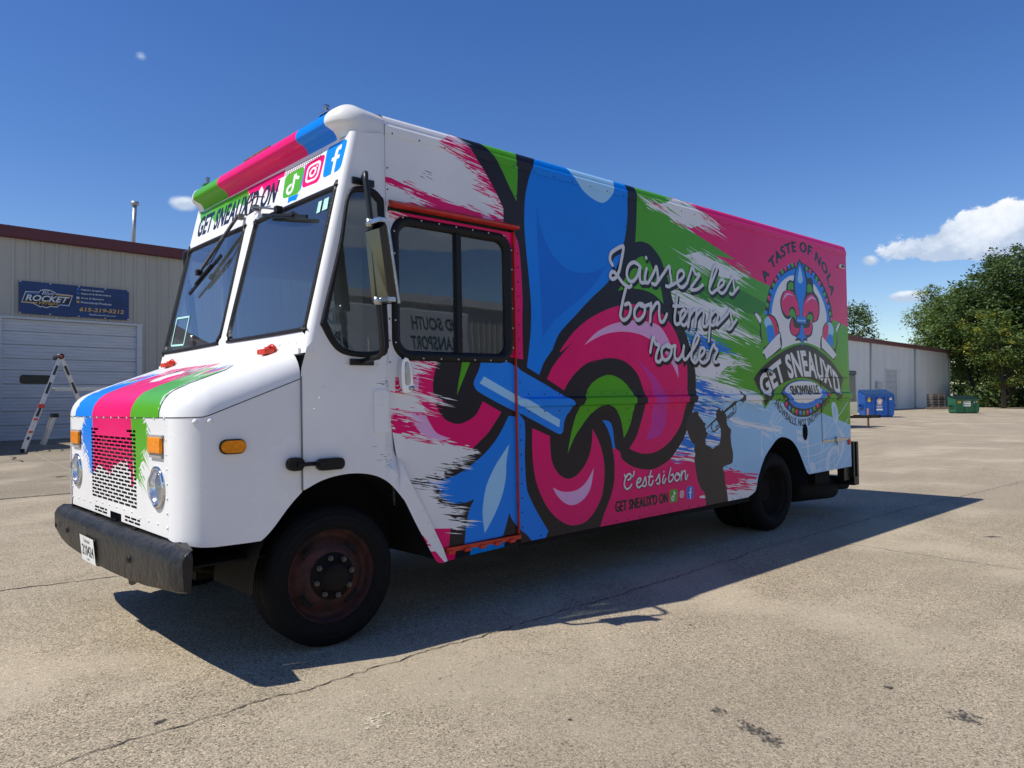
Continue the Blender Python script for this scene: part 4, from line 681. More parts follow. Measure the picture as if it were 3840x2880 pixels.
 'u_white2': [[0.326,2.702,1],[0.387,2.7,1],[0.47,2.68,1],[0.566,2.652,1],[0.659,2.603,1],[0.522,2.608,1],[0.395,2.578,1],[0.324,2.584,1]],
 'u_lpink': [[1.093,2.625,1],[1.215,2.614,1],[1.245,2.53,1],[1.155,2.556,1]],
 'r_green': [[2.72,3.144,1],[3.72,3.124,1],[4.936,2.479,1],[4.879,2.487,1],[6.849,2.137,1],[6.88,0.964,1],[5.992,1.169,1],[4.647,1.356,1],[4.665,1.359,1],[4.077,1.482,1],[3.548,1.561,1],[3.47,1.929,1],[2.702,2.616,1]],
 'r_pink': [[3.518,3.131,1],[6.757,3.165,1],[6.873,3.057,1],[6.831,2.136,1],[6.343,2.222,1],[4.905,2.483,1],[4.661,2.518,1],[4.469,2.556,1],[4.127,2.625,1],[3.911,2.679,1],[4.264,2.677,1],[3.707,2.812,1],[3.43,2.878,1],[3.132,2.945,1],[3.322,3.053,1]],
 'r_dkgreen': [[3.236,2.306,1],[3.587,2.37,1],[4.298,2.41,1],[4.875,2.291,1],[4.718,2.165,1],[4.108,2.199,1],[3.583,2.267,1]],
 'r_white1': [[3.172,3.04,1],[3.324,3.11,1],[3.517,3.102,1],[3.696,3.044,1],[4.03,2.928,1],[3.712,2.93,1],[3.508,2.866,1],[3.316,2.895,1],[3.132,2.956,1],[2.867,2.984,1],[2.989,2.988,1]],
 'r_white2': [[3.42,2.616,1],[3.66,2.679,1],[3.908,2.625,1],[4.215,2.586,1],[4.468,2.55,1],[4.302,2.484,1],[4.032,2.483,1],[3.861,2.525,1],[3.615,2.569,1]],
 'r_white3': [[3.209,2.309,1],[3.407,2.298,1],[3.683,2.251,1],[3.998,2.204,1],[4.153,2.209,1],[4.287,2.163,1],[4.104,2.127,1],[4.235,2.025,1],[4.681,1.933,1],[4.323,1.943,1],[3.88,1.971,1],[3.67,1.926,1],[3.413,1.966,1],[3.341,2.08,1],[3.251,2.196,1]],
 'r_blue1': [[3.394,1.97,1],[3.57,1.945,1],[3.876,1.888,1],[4.157,1.815,1],[3.871,1.77,1],[3.563,1.773,1],[3.487,1.862,1]],
 'r_white4': [[3.523,1.783,1],[4.087,1.752,1],[4.403,1.674,1],[4.083,1.656,1],[3.949,1.583,1],[4.189,1.524,1],[3.555,1.579,1]],
 'r_sky': [[3.445,1.561,1],[4.077,1.471,1],[4.644,1.371,1],[5.992,1.169,1],[6.881,0.979,1],[6.889,0.959,1],[6.858,0.482,1],[5.302,0.501,1],[3.676,0.395,1],[3.416,0.834,1]],
 'r_sblue1': [[3.548,1.542,1],[3.635,1.532,1],[3.794,1.461,1],[4.053,1.361,1],[3.882,1.348,1],[3.542,1.402,1]],
 'r_sblue2': [[3.522,1.343,1],[3.715,1.31,1],[3.97,1.222,1],[3.82,1.205,1],[3.502,1.264,1]],
 'r_sblue3': [[3.685,1.028,1],[3.96,1.005,1],[3.958,0.953,1],[3.682,0.957,1]],
 'r_sblue4': [[3.391,1.071,1],[3.55,0.964,1],[3.538,0.886,1],[3.332,0.85,1],[3.185,0.864,1],[3.303,0.948,1]],
 'r_swhite1': [[3.56,1.641,1],[3.729,1.634,1],[3.836,1.574,1],[3.619,1.572,1],[3.558,1.591,1]],
 'r_swhite2': [[3.618,1.557,1],[4.077,1.476,1],[4.644,1.371,1],[4.704,1.281,1],[4.17,1.376,1],[3.705,1.492,1]],
 'r_swhite3': [[4.064,1.178,1],[4.461,1.101,1],[5.051,1.028,1],[5.049,0.999,1],[4.565,1.064,1],[4.159,1.133,1]],
 'r_swhite4': [[3.996,0.51,1],[4.333,0.559,1],[4.539,0.541,1],[4.534,0.432,1],[4.03,0.419,1]],
 'r_swhite5': [[3.185,0.859,1],[3.369,0.935,1],[3.547,0.895,1],[3.517,0.798,1]],
 'r_spink': [[3.975,0.688,1],[4.138,0.665,1],[4.562,0.582,1],[4.54,0.551,1],[4.293,0.573,1],[4.412,0.498,1],[4.034,0.512,1],[3.968,0.523,1]],
 'r_swhite6': [[3.574,0.496,1],[3.654,0.498,1],[3.68,0.47,1],[3.591,0.479,1]],
 'man': [[3.479,1.231,1],[3.545,1.248],[3.59,1.243],[3.598,1.21],[3.653,1.167],[3.666,1.15],[3.699,1.139],[3.701,1.12],[3.691,1.105],[3.71,1.09],[3.706,1.067],[3.733,1.049],[3.721,1.021],[3.695,0.996],[3.701,0.947],[3.73,0.934],[3.77,0.919],[3.814,0.905],[3.867,0.926],[3.909,0.932],[3.931,0.965],[3.95,1.057],[3.917,1.12],[3.884,1.159],[3.877,1.221],[3.895,1.251],[3.938,1.268],[3.962,1.238],[3.982,1.257],[4.014,1.229],[4.051,1.193],[4.053,1.131],[4.073,1.099],[4.122,1.061],[4.112,1.003],[4.123,0.924],[4.146,0.844],[4.141,0.781],[4.115,0.748],[3.976,0.722],[3.993,0.661],[3.999,0.588],[4.024,0.513],[4.053,0.427,1],[3.686,0.419,1],[3.663,0.507],[3.612,0.552],[3.554,0.646],[3.525,0.768],[3.514,0.824],[3.529,0.875],[3.511,0.913],[3.529,0.949],[3.47,0.989],[3.416,1.076],[3.399,1.138],[3.427,1.196]],
 'tr_tube': [[3.707,1.093,1],[3.766,1.127,1],[3.878,1.18,1],[3.993,1.234,1],[4.17,1.322,1],[4.245,1.344],[4.301,1.37],[4.293,1.406],[4.268,1.438,1],[4.327,1.406],[4.349,1.37],[4.34,1.299,1],[4.319,1.319],[4.252,1.327],[4.196,1.296,1],[4.021,1.221,1],[3.891,1.165,1],[3.779,1.116,1],[3.721,1.088,1]],
 'trp': [[[3.809,1.124],[3.792,1.102],[3.807,1.07],[3.838,1.058],[3.88,1.075],[3.945,1.107]],[[3.867,1.082],[3.869,1.097],[3.914,1.115]],[[4.195,1.304],[4.215,1.26],[4.207,1.228],[4.15,1.2],[4.069,1.168]],[[4.154,1.289],[4.177,1.237]],[[4.059,1.18],[4.148,1.222],[4.165,1.214]]],
 'lg_ring': [[4.801,2.19,1],[4.817,2.268],[4.861,2.375],[4.917,2.471],[5.013,2.571],[5.151,2.665],[5.318,2.736],[5.46,2.779],[5.576,2.794],[5.721,2.78],[5.869,2.739],[6.018,2.668],[6.139,2.578],[6.243,2.456],[6.301,2.344],[6.325,2.199,1],[6.082,2.156,1],[4.939,2.146,1]],
 'lg_blue': [[4.876,2.169,1],[4.908,2.301],[4.953,2.409],[5.037,2.521],[5.175,2.614],[5.343,2.685],[5.514,2.723],[5.688,2.72],[5.835,2.679],[5.984,2.608],[6.102,2.503],[6.175,2.393],[6.231,2.252],[6.242,2.165,1],[5.471,1.932,1]],
 'lg_white': [[4.928,2.172,1],[4.96,2.291],[5.018,2.401],[5.116,2.515],[5.256,2.595],[5.396,2.636],[5.684,2.643],[5.831,2.608],[5.949,2.548],[6.067,2.443],[6.14,2.333],[6.165,2.219],[6.07,1.955],[5.879,1.863],[5.526,1.893],[5.135,1.853],[4.927,1.911]],
 'lg_banner_green': [[4.523,1.545,1],[4.662,1.647],[4.92,1.768],[5.19,1.868],[5.471,1.925],[5.703,1.934],[6.003,1.881],[6.315,1.759],[6.603,1.556,1],[6.415,1.247,1],[6.179,1.381],[5.858,1.496],[5.564,1.537],[5.28,1.509],[5.007,1.43],[4.753,1.24,1],[4.625,1.394,1]],
 'lg_banner': [[4.554,1.543,1],[4.686,1.635],[4.945,1.756],[5.216,1.849],[5.469,1.905],[5.702,1.913],[5.971,1.858],[6.265,1.744],[6.552,1.556,1],[6.401,1.291,1],[6.18,1.41],[5.859,1.517],[5.565,1.558],[5.281,1.529],[4.995,1.45],[4.76,1.271,1],[4.662,1.406,1]],
 'lg_low': [[5.044,1.377,1],[5.169,1.469],[5.364,1.523],[5.564,1.537],[5.799,1.524],[6.04,1.453],[6.179,1.395,1],[6.095,1.31],[5.933,1.213],[5.718,1.149],[5.513,1.141],[5.345,1.166],[5.158,1.257]],
 'lg_low_blue': [[5.112,1.403,1],[5.279,1.496],[5.564,1.53],[5.858,1.503],[6.101,1.417,1],[6.002,1.325],[5.844,1.257],[5.663,1.23],[5.49,1.234],[5.295,1.281]],
 'lg_low_white': [[5.153,1.423,1],[5.307,1.496],[5.563,1.523],[5.828,1.503],[6.008,1.436,1],[5.911,1.355],[5.726,1.299],[5.55,1.288],[5.353,1.314]],
 'fl_black': [[5.563,2.834,1],[5.619,2.782],[5.688,2.72],[5.728,2.64],[5.804,2.655],[5.861,2.611],[5.871,2.512],[5.974,2.436],[6.004,2.324],[5.96,2.207],[5.866,2.166],[5.791,2.169],[5.779,2.224],[5.828,2.128],[5.798,2.029],[5.691,1.982],[5.704,1.955,1],[5.616,1.951],[5.574,1.874,1],[5.529,1.948],[5.415,1.95],[5.446,1.985],[5.335,2.014],[5.298,2.1],[5.344,2.184],[5.373,2.213],[5.288,2.167],[5.193,2.188],[5.13,2.264],[5.121,2.356],[5.179,2.441],[5.249,2.473],[5.266,2.542],[5.338,2.582],[5.407,2.582],[5.439,2.653],[5.487,2.741]],
 'fl_green_l': [[5.29,2.477,1],[5.293,2.531],[5.35,2.563],[5.406,2.555,1],[5.416,2.488,1]],
 'fl_green_r': [[5.719,2.486,1],[5.723,2.556],[5.769,2.581],[5.828,2.551],[5.831,2.495,1]],
 'fl_pink_l': [[5.235,2.204,1],[5.157,2.266],[5.148,2.358],[5.207,2.443],[5.304,2.471],[5.414,2.447],[5.494,2.357],[5.53,2.222,1],[5.458,2.218,1],[5.434,2.285],[5.379,2.308],[5.307,2.276],[5.29,2.207]],
 'fl_pink_r': [[5.601,2.213,1],[5.633,2.354],[5.717,2.437],[5.823,2.473],[5.912,2.431],[5.975,2.35],[5.963,2.249],[5.898,2.182],[5.852,2.179,1],[5.855,2.243],[5.812,2.282],[5.737,2.27],[5.69,2.218,1]],
 'fl_gin_l': [[5.295,2.208,1],[5.321,2.263],[5.377,2.281],[5.431,2.244],[5.455,2.163,1],[5.387,2.2]],
 'fl_gin_r': [[5.688,2.191,1],[5.72,2.234],[5.781,2.252],[5.833,2.227],[5.806,2.169,1],[5.747,2.194]],
 'fl_blue': [[5.562,2.804,1],[5.644,2.716],[5.696,2.595],[5.674,2.468],[5.625,2.367],[5.587,2.212,1],[5.543,2.21,1],[5.509,2.358],[5.457,2.45],[5.444,2.572],[5.484,2.699]],
 'fl_drop': [[5.565,2.763,1],[5.612,2.657],[5.623,2.602],[5.563,2.566],[5.507,2.592],[5.525,2.662]],
 'fl_lpink_l': [[5.175,2.347,1],[5.219,2.417],[5.303,2.444],[5.413,2.419],[5.301,2.424],[5.217,2.384]],
 'fl_lpink_r': [[5.668,2.356,1],[5.761,2.433],[5.852,2.447],[5.926,2.418],[5.82,2.424],[5.729,2.389]],
 'fl_bar': [[5.466,2.212,1],[5.675,2.215,1],[5.671,2.141,1],[5.463,2.143,1]],
 'fl_bar2': [[5.476,2.175,1],[5.664,2.178,1],[5.663,2.164,1],[5.475,2.162,1]],
 'fl_low_l': [[5.372,2.185,1],[5.409,2.093],[5.537,2.085,1],[5.476,2.028],[5.404,2.004],[5.336,2.035],[5.326,2.115]],
 'fl_low_r': [[5.609,2.089,1],[5.743,2.11],[5.771,2.195,1],[5.809,2.113],[5.769,2.041],[5.693,2.017],[5.635,2.035]],
 'fl_tail': [[5.553,2.121,1],[5.611,2.124,1],[5.621,2.034],[5.691,1.989],[5.618,1.979],[5.578,1.888,1],[5.536,1.976],[5.445,1.979],[5.519,2.03]],
 'cup_l_black': [[4.602,2.196],[4.652,2.199],[4.736,2.147],[4.865,2.194],[4.993,2.176],[5.068,2.101],[5.091,2.023],[5.116,2.005],[5.122,1.866],[4.947,1.782],[4.791,1.733,1],[4.744,1.802],[4.759,1.854],[4.69,1.979],[4.695,2.068],[4.601,2.164]],
 'cup_l_stick': [[4.619,2.188],[4.651,2.187],[4.73,2.134],[4.703,2.088,1],[4.618,2.163]],
 'cup_l_ball': [[4.72,2.07],[4.761,2.149],[4.864,2.178],[4.979,2.162],[5.041,2.087],[5.05,2.008],[4.772,1.86],[4.738,1.93]],
 'cup_l_pink': [[4.864,2.178],[4.979,2.162],[5.041,2.087],[5.059,2.022],[4.996,1.979],[4.982,2.057],[4.938,2.12]],
 'cup_l_blue': [[4.832,2.063],[4.936,2.081],[4.996,1.979],[4.875,1.903],[4.84,1.96]],
 'cup_l_lb': [[4.784,2.105],[4.825,2.159],[4.889,2.163],[4.936,2.081],[4.837,2.05]],
 'cup_l_cup': [[4.748,1.796,1],[4.763,1.828],[5.063,2.002],[5.102,1.984],[5.093,1.957],[5.109,1.872,1],[4.947,1.795],[4.804,1.739,1],[4.781,1.784]],
 'cup_r_black': [[6.508,2.209],[6.513,2.172],[6.416,2.071],[6.428,1.998],[6.388,1.879],[6.367,1.804],[6.331,1.76,1],[6.189,1.814],[6.003,1.881],[6.011,2.01],[6.043,2.032],[6.064,2.112],[6.13,2.173],[6.26,2.202],[6.387,2.143],[6.474,2.204]],
 'cup_r_ball': [[6.079,2.099],[6.146,2.164],[6.259,2.188],[6.371,2.143],[6.408,2.041],[6.385,1.937],[6.323,1.891],[6.073,1.998]],
 'cup_r_pink': [[6.079,2.099],[6.145,2.16],[6.209,2.149],[6.186,2.046],[6.15,1.972],[6.067,2.005]],
 'cup_r_blue': [[6.186,2.046],[6.299,2.036],[6.308,1.92],[6.228,1.939],[6.15,1.972]],
 'cup_r_lb': [[6.194,2.177],[6.275,2.181],[6.336,2.111],[6.299,2.036],[6.197,2.061]],
 'cup_r_stick': [[6.494,2.196],[6.492,2.167],[6.407,2.078,1],[6.396,2.129,1],[6.467,2.192]],
 'cup_r_cup': [[6.036,2.011],[6.073,2.005],[6.369,1.841],[6.35,1.804,1],[6.316,1.774,1],[6.174,1.836],[6.029,1.896,1]],
 'arc_taste': [[4.824,2.495],[4.965,2.645],[5.157,2.779],[5.353,2.865],[5.582,2.906],[5.787,2.892],[5.996,2.816],[6.177,2.698],[6.293,2.482]],
 'arc_beads': [[4.827,2.204],[4.856,2.284],[4.893,2.358],[4.935,2.427],[4.988,2.497],[5.047,2.555],[5.108,2.607],[5.177,2.654],[5.247,2.692],[5.323,2.723],[5.402,2.745],[5.482,2.758],[5.64,2.757],[5.719,2.742],[5.798,2.722],[5.875,2.693],[5.949,2.654],[6.015,2.611],[6.08,2.555],[6.137,2.497],[6.184,2.433],[6.225,2.362],[6.262,2.286],[6.291,2.223]],
 'arc_beads2': [[5.121,1.324],[5.186,1.283],[5.258,1.244],[5.334,1.216],[5.411,1.198],[5.496,1.186],[5.573,1.184],[5.652,1.188],[5.73,1.2],[5.812,1.223],[5.89,1.257],[5.963,1.3],[6.034,1.339],[6.124,1.381]],
 'arc_sneaux_base': [[4.758,1.335],[4.982,1.45],[5.254,1.536],[5.566,1.567],[5.861,1.552],[6.168,1.475],[6.47,1.334]],
 'arc_sneaux_top': [[4.62,1.546],[4.864,1.67],[5.159,1.787],[5.467,1.857],[5.758,1.852],[6.059,1.768],[6.437,1.6]],
 'arc_nsc': [[4.927,1.285],[5.034,1.194],[5.177,1.111],[5.339,1.052],[5.536,1.028],[5.712,1.045],[5.897,1.116],[6.057,1.211],[6.163,1.28]],
 'snow_b': [[5.273,1.372],[5.912,1.376]],
 'snow_t': [[5.278,1.475],[5.903,1.482]],
 'gs_line': [[2.421,0.485],[3.107,0.491]],
 'gs_top': [[2.424,0.575],[3.107,0.579]],
 'ic1': [[3.143,0.594],[3.248,0.594],[3.245,0.486],[3.142,0.484]],
 'ic2': [[3.275,0.582],[3.355,0.581],[3.352,0.501],[3.275,0.499]],
 'ic3': [[3.386,0.597],[3.485,0.598],[3.484,0.49],[3.385,0.49]],
 'script': [[[2.445,2.426],[2.415,2.468],[2.433,2.521],[2.505,2.565],[2.578,2.593],[2.58,2.559],[2.55,2.463],[2.523,2.388],[2.482,2.333],[2.434,2.316],[2.411,2.339],[2.431,2.37],[2.467,2.37],[2.513,2.336],[2.576,2.29],[2.641,2.27],[2.671,2.286]],[[2.78,2.462],[2.714,2.479],[2.646,2.442],[2.62,2.377],[2.642,2.327],[2.692,2.321],[2.752,2.369],[2.797,2.458],[2.786,2.383],[2.793,2.331],[2.826,2.321],[2.861,2.337]],[[2.882,2.446],[2.859,2.38],[2.861,2.332],[2.896,2.33],[2.932,2.365]],[[2.932,2.365],[2.987,2.435],[3.015,2.476],[3.031,2.418],[3.028,2.353],[2.992,2.322],[2.951,2.327]],[[3.034,2.351],[3.112,2.426],[3.194,2.499],[3.208,2.436],[3.224,2.36],[3.191,2.324],[3.145,2.324]],[[3.219,2.335],[3.353,2.394],[3.413,2.445],[3.385,2.482],[3.327,2.459],[3.305,2.39],[3.332,2.342],[3.389,2.334],[3.459,2.382]],[[3.459,2.382],[3.512,2.478],[3.543,2.521],[3.591,2.469],[3.656,2.472],[3.568,2.392],[3.506,2.327],[3.606,2.335],[3.699,2.383]],[[3.808,2.367],[3.891,2.481],[3.942,2.563],[3.917,2.578],[3.873,2.538],[3.826,2.439],[3.802,2.355],[3.842,2.32],[3.896,2.345]],[[3.896,2.345],[4.029,2.41],[4.053,2.454],[3.998,2.455],[3.952,2.403],[3.961,2.35],[4.025,2.335],[4.093,2.38]],[[4.093,2.38],[4.164,2.459],[4.211,2.512],[4.219,2.439],[4.232,2.367],[4.181,2.336],[4.148,2.345]],[[4.227,2.361],[4.303,2.413]],[[2.611,2.273],[2.573,2.187],[2.537,2.081],[2.527,2.029],[2.566,1.999],[2.633,2.036],[2.659,2.1],[2.636,2.138],[2.587,2.124]],[[2.761,2.142],[2.712,2.093],[2.707,2.04],[2.748,2.009],[2.817,2.047],[2.844,2.102],[2.82,2.141],[2.764,2.144],[2.819,2.127],[2.906,2.149]],[[2.93,2.161],[2.922,2.086],[2.91,2.008]],[[2.922,2.086],[2.995,2.164],[3.039,2.162],[3.036,2.082],[3.052,2.018],[3.097,2.021],[3.145,2.084]],[[3.306,2.267],[3.277,2.153],[3.255,2.052],[3.272,2.006],[3.323,2.014]],[[3.242,2.16],[3.412,2.174]],[[3.329,2.023],[3.419,2.107],[3.401,2.14],[3.351,2.108],[3.339,2.035],[3.386,2.001],[3.445,2.029]],[[3.485,2.145],[3.476,2.065],[3.453,1.994]],[[3.472,2.076],[3.548,2.147],[3.587,2.135],[3.562,1.999]],[[3.579,2.083],[3.659,2.151],[3.703,2.137],[3.684,2.02],[3.735,2.013],[3.789,2.06]],[[3.82,2.156],[3.798,2.026],[3.771,1.878]],[[3.807,2.097],[3.888,2.158],[3.934,2.128],[3.905,2.055],[3.84,2.026],[3.809,2.038]],[[3.915,2.032],[4.083,2.137],[4.141,2.19],[4.16,2.118],[4.183,2.046],[4.121,2.004],[4.077,2.014]],[[4.179,2.04],[4.254,2.102]],[[2.901,1.754],[2.946,1.881],[2.973,1.826],[3.026,1.811],[2.988,1.745],[2.977,1.691],[3.016,1.674],[3.058,1.704]],[[3.117,1.82],[3.061,1.78],[3.067,1.715],[3.112,1.692],[3.177,1.729],[3.198,1.79],[3.162,1.822],[3.116,1.817],[3.18,1.804],[3.246,1.819]],[[3.255,1.819],[3.243,1.753],[3.251,1.709],[3.298,1.702],[3.357,1.756],[3.383,1.826],[3.366,1.756],[3.378,1.704],[3.422,1.713]],[[3.433,1.724],[3.545,1.818],[3.612,1.901],[3.589,1.929],[3.547,1.887],[3.504,1.794],[3.491,1.714],[3.539,1.679],[3.58,1.699]],[[3.58,1.705],[3.684,1.765],[3.696,1.806],[3.645,1.81],[3.612,1.752],[3.63,1.694],[3.69,1.682],[3.764,1.721]],[[3.764,1.721],[3.799,1.792],[3.854,1.852],[3.873,1.817],[3.909,1.801],[3.853,1.734],[3.857,1.691],[3.915,1.697]],[[2.872,2.535],[2.875,2.531]]],
 'script2': [[[2.538,0.77],[2.55,0.75],[2.576,0.769],[2.606,0.77],[2.62,0.752],[2.604,0.732],[2.579,0.726]],[[2.576,0.765],[2.545,0.735],[2.532,0.702],[2.539,0.672],[2.564,0.655],[2.598,0.664],[2.623,0.686]],[[2.658,0.786],[2.653,0.766],[2.641,0.749]],[[2.684,0.688],[2.724,0.698],[2.744,0.716],[2.729,0.727],[2.703,0.719],[2.687,0.693],[2.692,0.666],[2.718,0.654],[2.758,0.671]],[[2.762,0.67],[2.786,0.707],[2.802,0.73],[2.808,0.705],[2.813,0.677],[2.797,0.658],[2.769,0.66]],[[2.88,0.773],[2.858,0.722],[2.847,0.679],[2.862,0.658],[2.887,0.665],[2.906,0.693]],[[2.843,0.73],[2.898,0.727]],[[2.943,0.69],[2.967,0.713],[2.988,0.738],[2.99,0.711],[2.995,0.677],[2.974,0.659],[2.954,0.667]],[[3.057,0.728],[3.038,0.696],[3.035,0.671],[3.053,0.66],[3.078,0.693]],[[3.054,0.755],[3.054,0.753]],[[3.153,0.778],[3.131,0.728],[3.117,0.689],[3.129,0.663],[3.158,0.669],[3.185,0.695],[3.182,0.721],[3.153,0.716]],[[3.237,0.728],[3.212,0.704],[3.209,0.679],[3.23,0.663],[3.265,0.674],[3.28,0.701],[3.262,0.724],[3.237,0.725],[3.266,0.707],[3.291,0.709]],[[3.307,0.738],[3.299,0.664]],[[3.3,0.694],[3.331,0.734],[3.359,0.736],[3.362,0.703],[3.359,0.675],[3.373,0.664],[3.396,0.701]]],
 'staff': [[[5.499,0.815],[5.752,0.827],[5.983,0.867],[6.23,1.029],[6.486,1.174],[6.646,1.283]],[[5.548,0.72],[5.791,0.72],[6.095,0.776],[6.422,0.944],[6.66,1.091]],[[5.607,0.609],[5.854,0.632],[6.186,0.695],[6.489,0.82],[6.728,0.931]],[[5.781,0.544],[6.059,0.575],[6.305,0.655],[6.561,0.749]],[[6.447,0.536],[6.552,0.605],[6.659,0.671]],[[4.889,1.019],[4.914,1.135],[4.997,1.23],[5.14,1.296]],[[4.889,1.019],[4.972,1.133],[5.096,1.218],[5.24,1.265]],[[4.889,1.019],[5.01,1.102],[5.174,1.176]],[[4.855,0.924],[4.874,1.039],[4.872,1.136],[4.937,1.212]],[[5.003,0.956],[4.927,1.008],[4.89,1.039]],[[5.929,0.532],[5.988,0.761],[6.047,0.96],[6.031,1.079]],[[5.871,0.531],[5.928,0.722],[5.971,0.857]],[[6.248,0.529],[6.315,0.818],[6.363,1.002]],[[5.18,1.286],[5.275,1.144],[5.299,1.203]]],
 'clef': [[[6.246,1.289],[6.338,1.189],[6.307,1.091],[6.376,1.012],[6.522,0.929],[6.553,0.816],[6.481,0.688],[6.298,0.547]],[[6.057,0.533],[6.077,0.67],[6.214,0.769],[6.338,0.784],[6.397,0.737],[6.332,0.697]]],
 'clef1': [[6.239,1.289,1],[6.319,1.277],[6.387,1.188],[6.386,1.089],[6.328,1.036,1],[6.26,1.114],[6.23,1.224]],
 'clef1h': [[6.28,1.245],[6.34,1.222],[6.348,1.156],[6.32,1.096],[6.286,1.146],[6.266,1.212]],
 'clef2': [[6.328,1.036,1],[6.259,1.104,1],[6.376,1.001],[6.521,0.918],[6.546,0.828],[6.509,0.73],[6.375,0.596],[6.273,0.532,1],[6.057,0.527,1],[6.059,0.65],[6.166,0.761],[6.289,0.792],[6.386,0.77],[6.388,0.715],[6.331,0.681,1],[6.335,0.74],[6.287,0.76],[6.187,0.706],[6.133,0.613],[6.141,0.542,1],[6.275,0.559],[6.419,0.692],[6.464,0.821],[6.444,0.899]],
 'note1': [[4.672,1.038,1],[4.829,0.983,1],[4.828,0.945,1],[4.683,1.0,1],[4.669,0.782],[4.678,0.772],[4.657,0.802,1]],
 'note2': [[5.393,1.014,1],[5.65,0.982,1],[5.654,0.853,1],[5.663,0.635,1],[5.641,0.637,1],[5.62,0.85,1],[5.407,0.891,1]],
 'note2h': [[5.401,0.968,1],[5.636,0.931,1],[5.641,0.905,1],[5.404,0.942,1]],
 'note2b': [[5.662,0.615],[5.697,0.649],[5.764,0.639],[5.802,0.594],[5.792,0.543],[5.746,0.531],[5.692,0.556]],
 'noteb1': [[4.658,0.821],[4.673,0.858],[4.694,0.847],[4.698,0.799],[4.678,0.772]],
 'noteb2': [[5.021,1.014],[5.037,1.048],[5.067,1.051],[5.077,1.021],[5.064,0.988],[5.033,0.979]],
 'noteb3': [[4.832,1.113],[4.847,1.132],[4.865,1.125],[4.864,1.098],[4.844,1.091]],
 'arch': [[-0.191,0.907],[-0.088,0.952],[0.012,0.975],[0.132,0.977],[0.255,0.951],[0.354,0.895],[0.444,0.8],[0.467,0.77],[0.539,0.639],[0.612,0.514],[0.687,0.387]],
 'h_text': [[2.279,2.718],[0.873,2.706],[2.277,2.894],[0.84,2.872]],
 'h_tik': [[0.784,2.871],[0.512,2.875],[0.513,2.691],[0.753,2.706]],
 'h_ig': [[0.508,2.881],[0.254,2.889],[0.267,2.709],[0.493,2.718]],
 'h_fb': [[0.249,2.918],[0.005,2.917],[0.017,2.725],[0.229,2.718]],
 'h_grn': [[2.333,2.934,1],[1.405,2.929,1],[1.335,2.798],[1.379,2.728,1],[1.487,2.801,1],[1.527,2.751,1],[1.625,2.8,1],[1.678,2.737,1],[1.759,2.783,1],[1.85,2.748,1],[1.921,2.708,1],[2.04,2.808,1],[2.189,2.821,1],[2.248,2.784,1]],
 'h_pnk': [[1.405,2.929,1],[0.805,2.917,1],[0.801,2.849,1],[0.886,2.849,1],[0.844,2.719,1],[0.881,2.721,1],[0.947,2.796,1],[0.983,2.749,1],[1.047,2.818,1],[1.071,2.776,1],[1.15,2.87,1],[1.187,2.822,1],[1.273,2.834,1],[1.297,2.818,1],[1.374,2.871,1]],
 'h_blu': [[0.512,2.875,1],[0.49,2.87,1],[0.5,2.72,1],[0.533,2.652,1],[0.603,2.66,1],[0.654,2.655,1],[0.661,2.699,1],[0.513,2.691,1]],
 'h_top': [[2.34,2.927],[0.0,2.918]],
 'h_grid1': [[0.802,2.909],[0.293,2.912],[0.285,2.879],[0.788,2.866]],
 'h_grid2': [[1.729,2.92],[1.38,2.912],[1.364,2.883],[1.71,2.885]],
 'ws_near': [[1.094,2.38],[1.009,2.64],[0.962,2.651],[0.063,2.648],[0.009,2.624],[-0.009,2.591]],
 'ws_near2': [[-0.004,2.616],[-0.013,1.805],[0.063,1.766],[1.052,1.773],[1.172,1.819],[1.191,1.875],[1.15,2.618],[1.062,2.647],[0.084,2.651]],
 'ws_far': [[2.331,2.632],[2.351,2.582],[2.428,1.846],[2.359,1.778],[2.222,1.768],[1.356,1.777],[1.237,1.813],[1.219,1.877],[1.211,2.584],[1.261,2.628],[1.356,2.652]],
 'f_head_n': [[0.345,1.073],[0.218,0.969],[0.321,0.845],[0.479,0.95]],
 'f_sig_n': [[0.474,1.216],[0.274,1.221],[0.268,1.134],[0.476,1.14]],
 'f_sig_f': [[2.147,1.216],[1.946,1.223],[1.927,1.141],[2.137,1.144]],
 'f_blue': [[2.062,1.322,1],[1.628,1.317,1],[1.632,0.955,1],[1.708,0.951,1],[1.739,1.013,1],[1.792,1.082,1],[1.904,1.136,1],[1.947,1.187,1],[1.901,1.246,1],[1.857,1.29,1],[1.813,1.349,1],[1.958,1.319,1]],
 'f_pink': [[1.628,1.317,1],[0.804,1.321,1],[0.783,1.092,1],[0.777,0.933,1],[0.818,0.936,1],[0.826,1.01,1],[0.877,1.032,1],[0.907,1.092,1],[0.961,1.052,1],[1.026,1.062,1],[1.071,1.047,1],[1.185,1.028,1],[1.232,0.999,1],[1.376,0.998,1],[1.5,1.025,1],[1.579,0.979,1],[1.632,0.962,1]],
 'f_green': [[0.804,1.321,1],[0.322,1.324,1],[0.374,1.315,1],[0.591,1.352,1],[0.592,1.325,1],[0.5,1.279,1],[0.528,1.243,1],[0.447,1.222,1],[0.476,1.14,1],[0.597,1.124,1],[0.56,1.084,1],[0.637,1.051,1],[0.619,1.016,1],[0.677,1.0,1],[0.601,0.958,1],[0.697,0.981,1],[0.756,0.971,1],[0.783,1.092,1]],
 'f_notch': [[1.262,0.751],[1.031,0.75],[1.032,0.706],[1.273,0.71]],
 'f_bot': [[2.067,0.722],[0.162,0.708]],
 'f_low1': [[1.612,0.757],[1.33,0.758],[1.331,0.725],[1.613,0.723]],
 'f_low2': [[0.96,0.752],[0.675,0.752],[0.676,0.72],[0.961,0.721]],
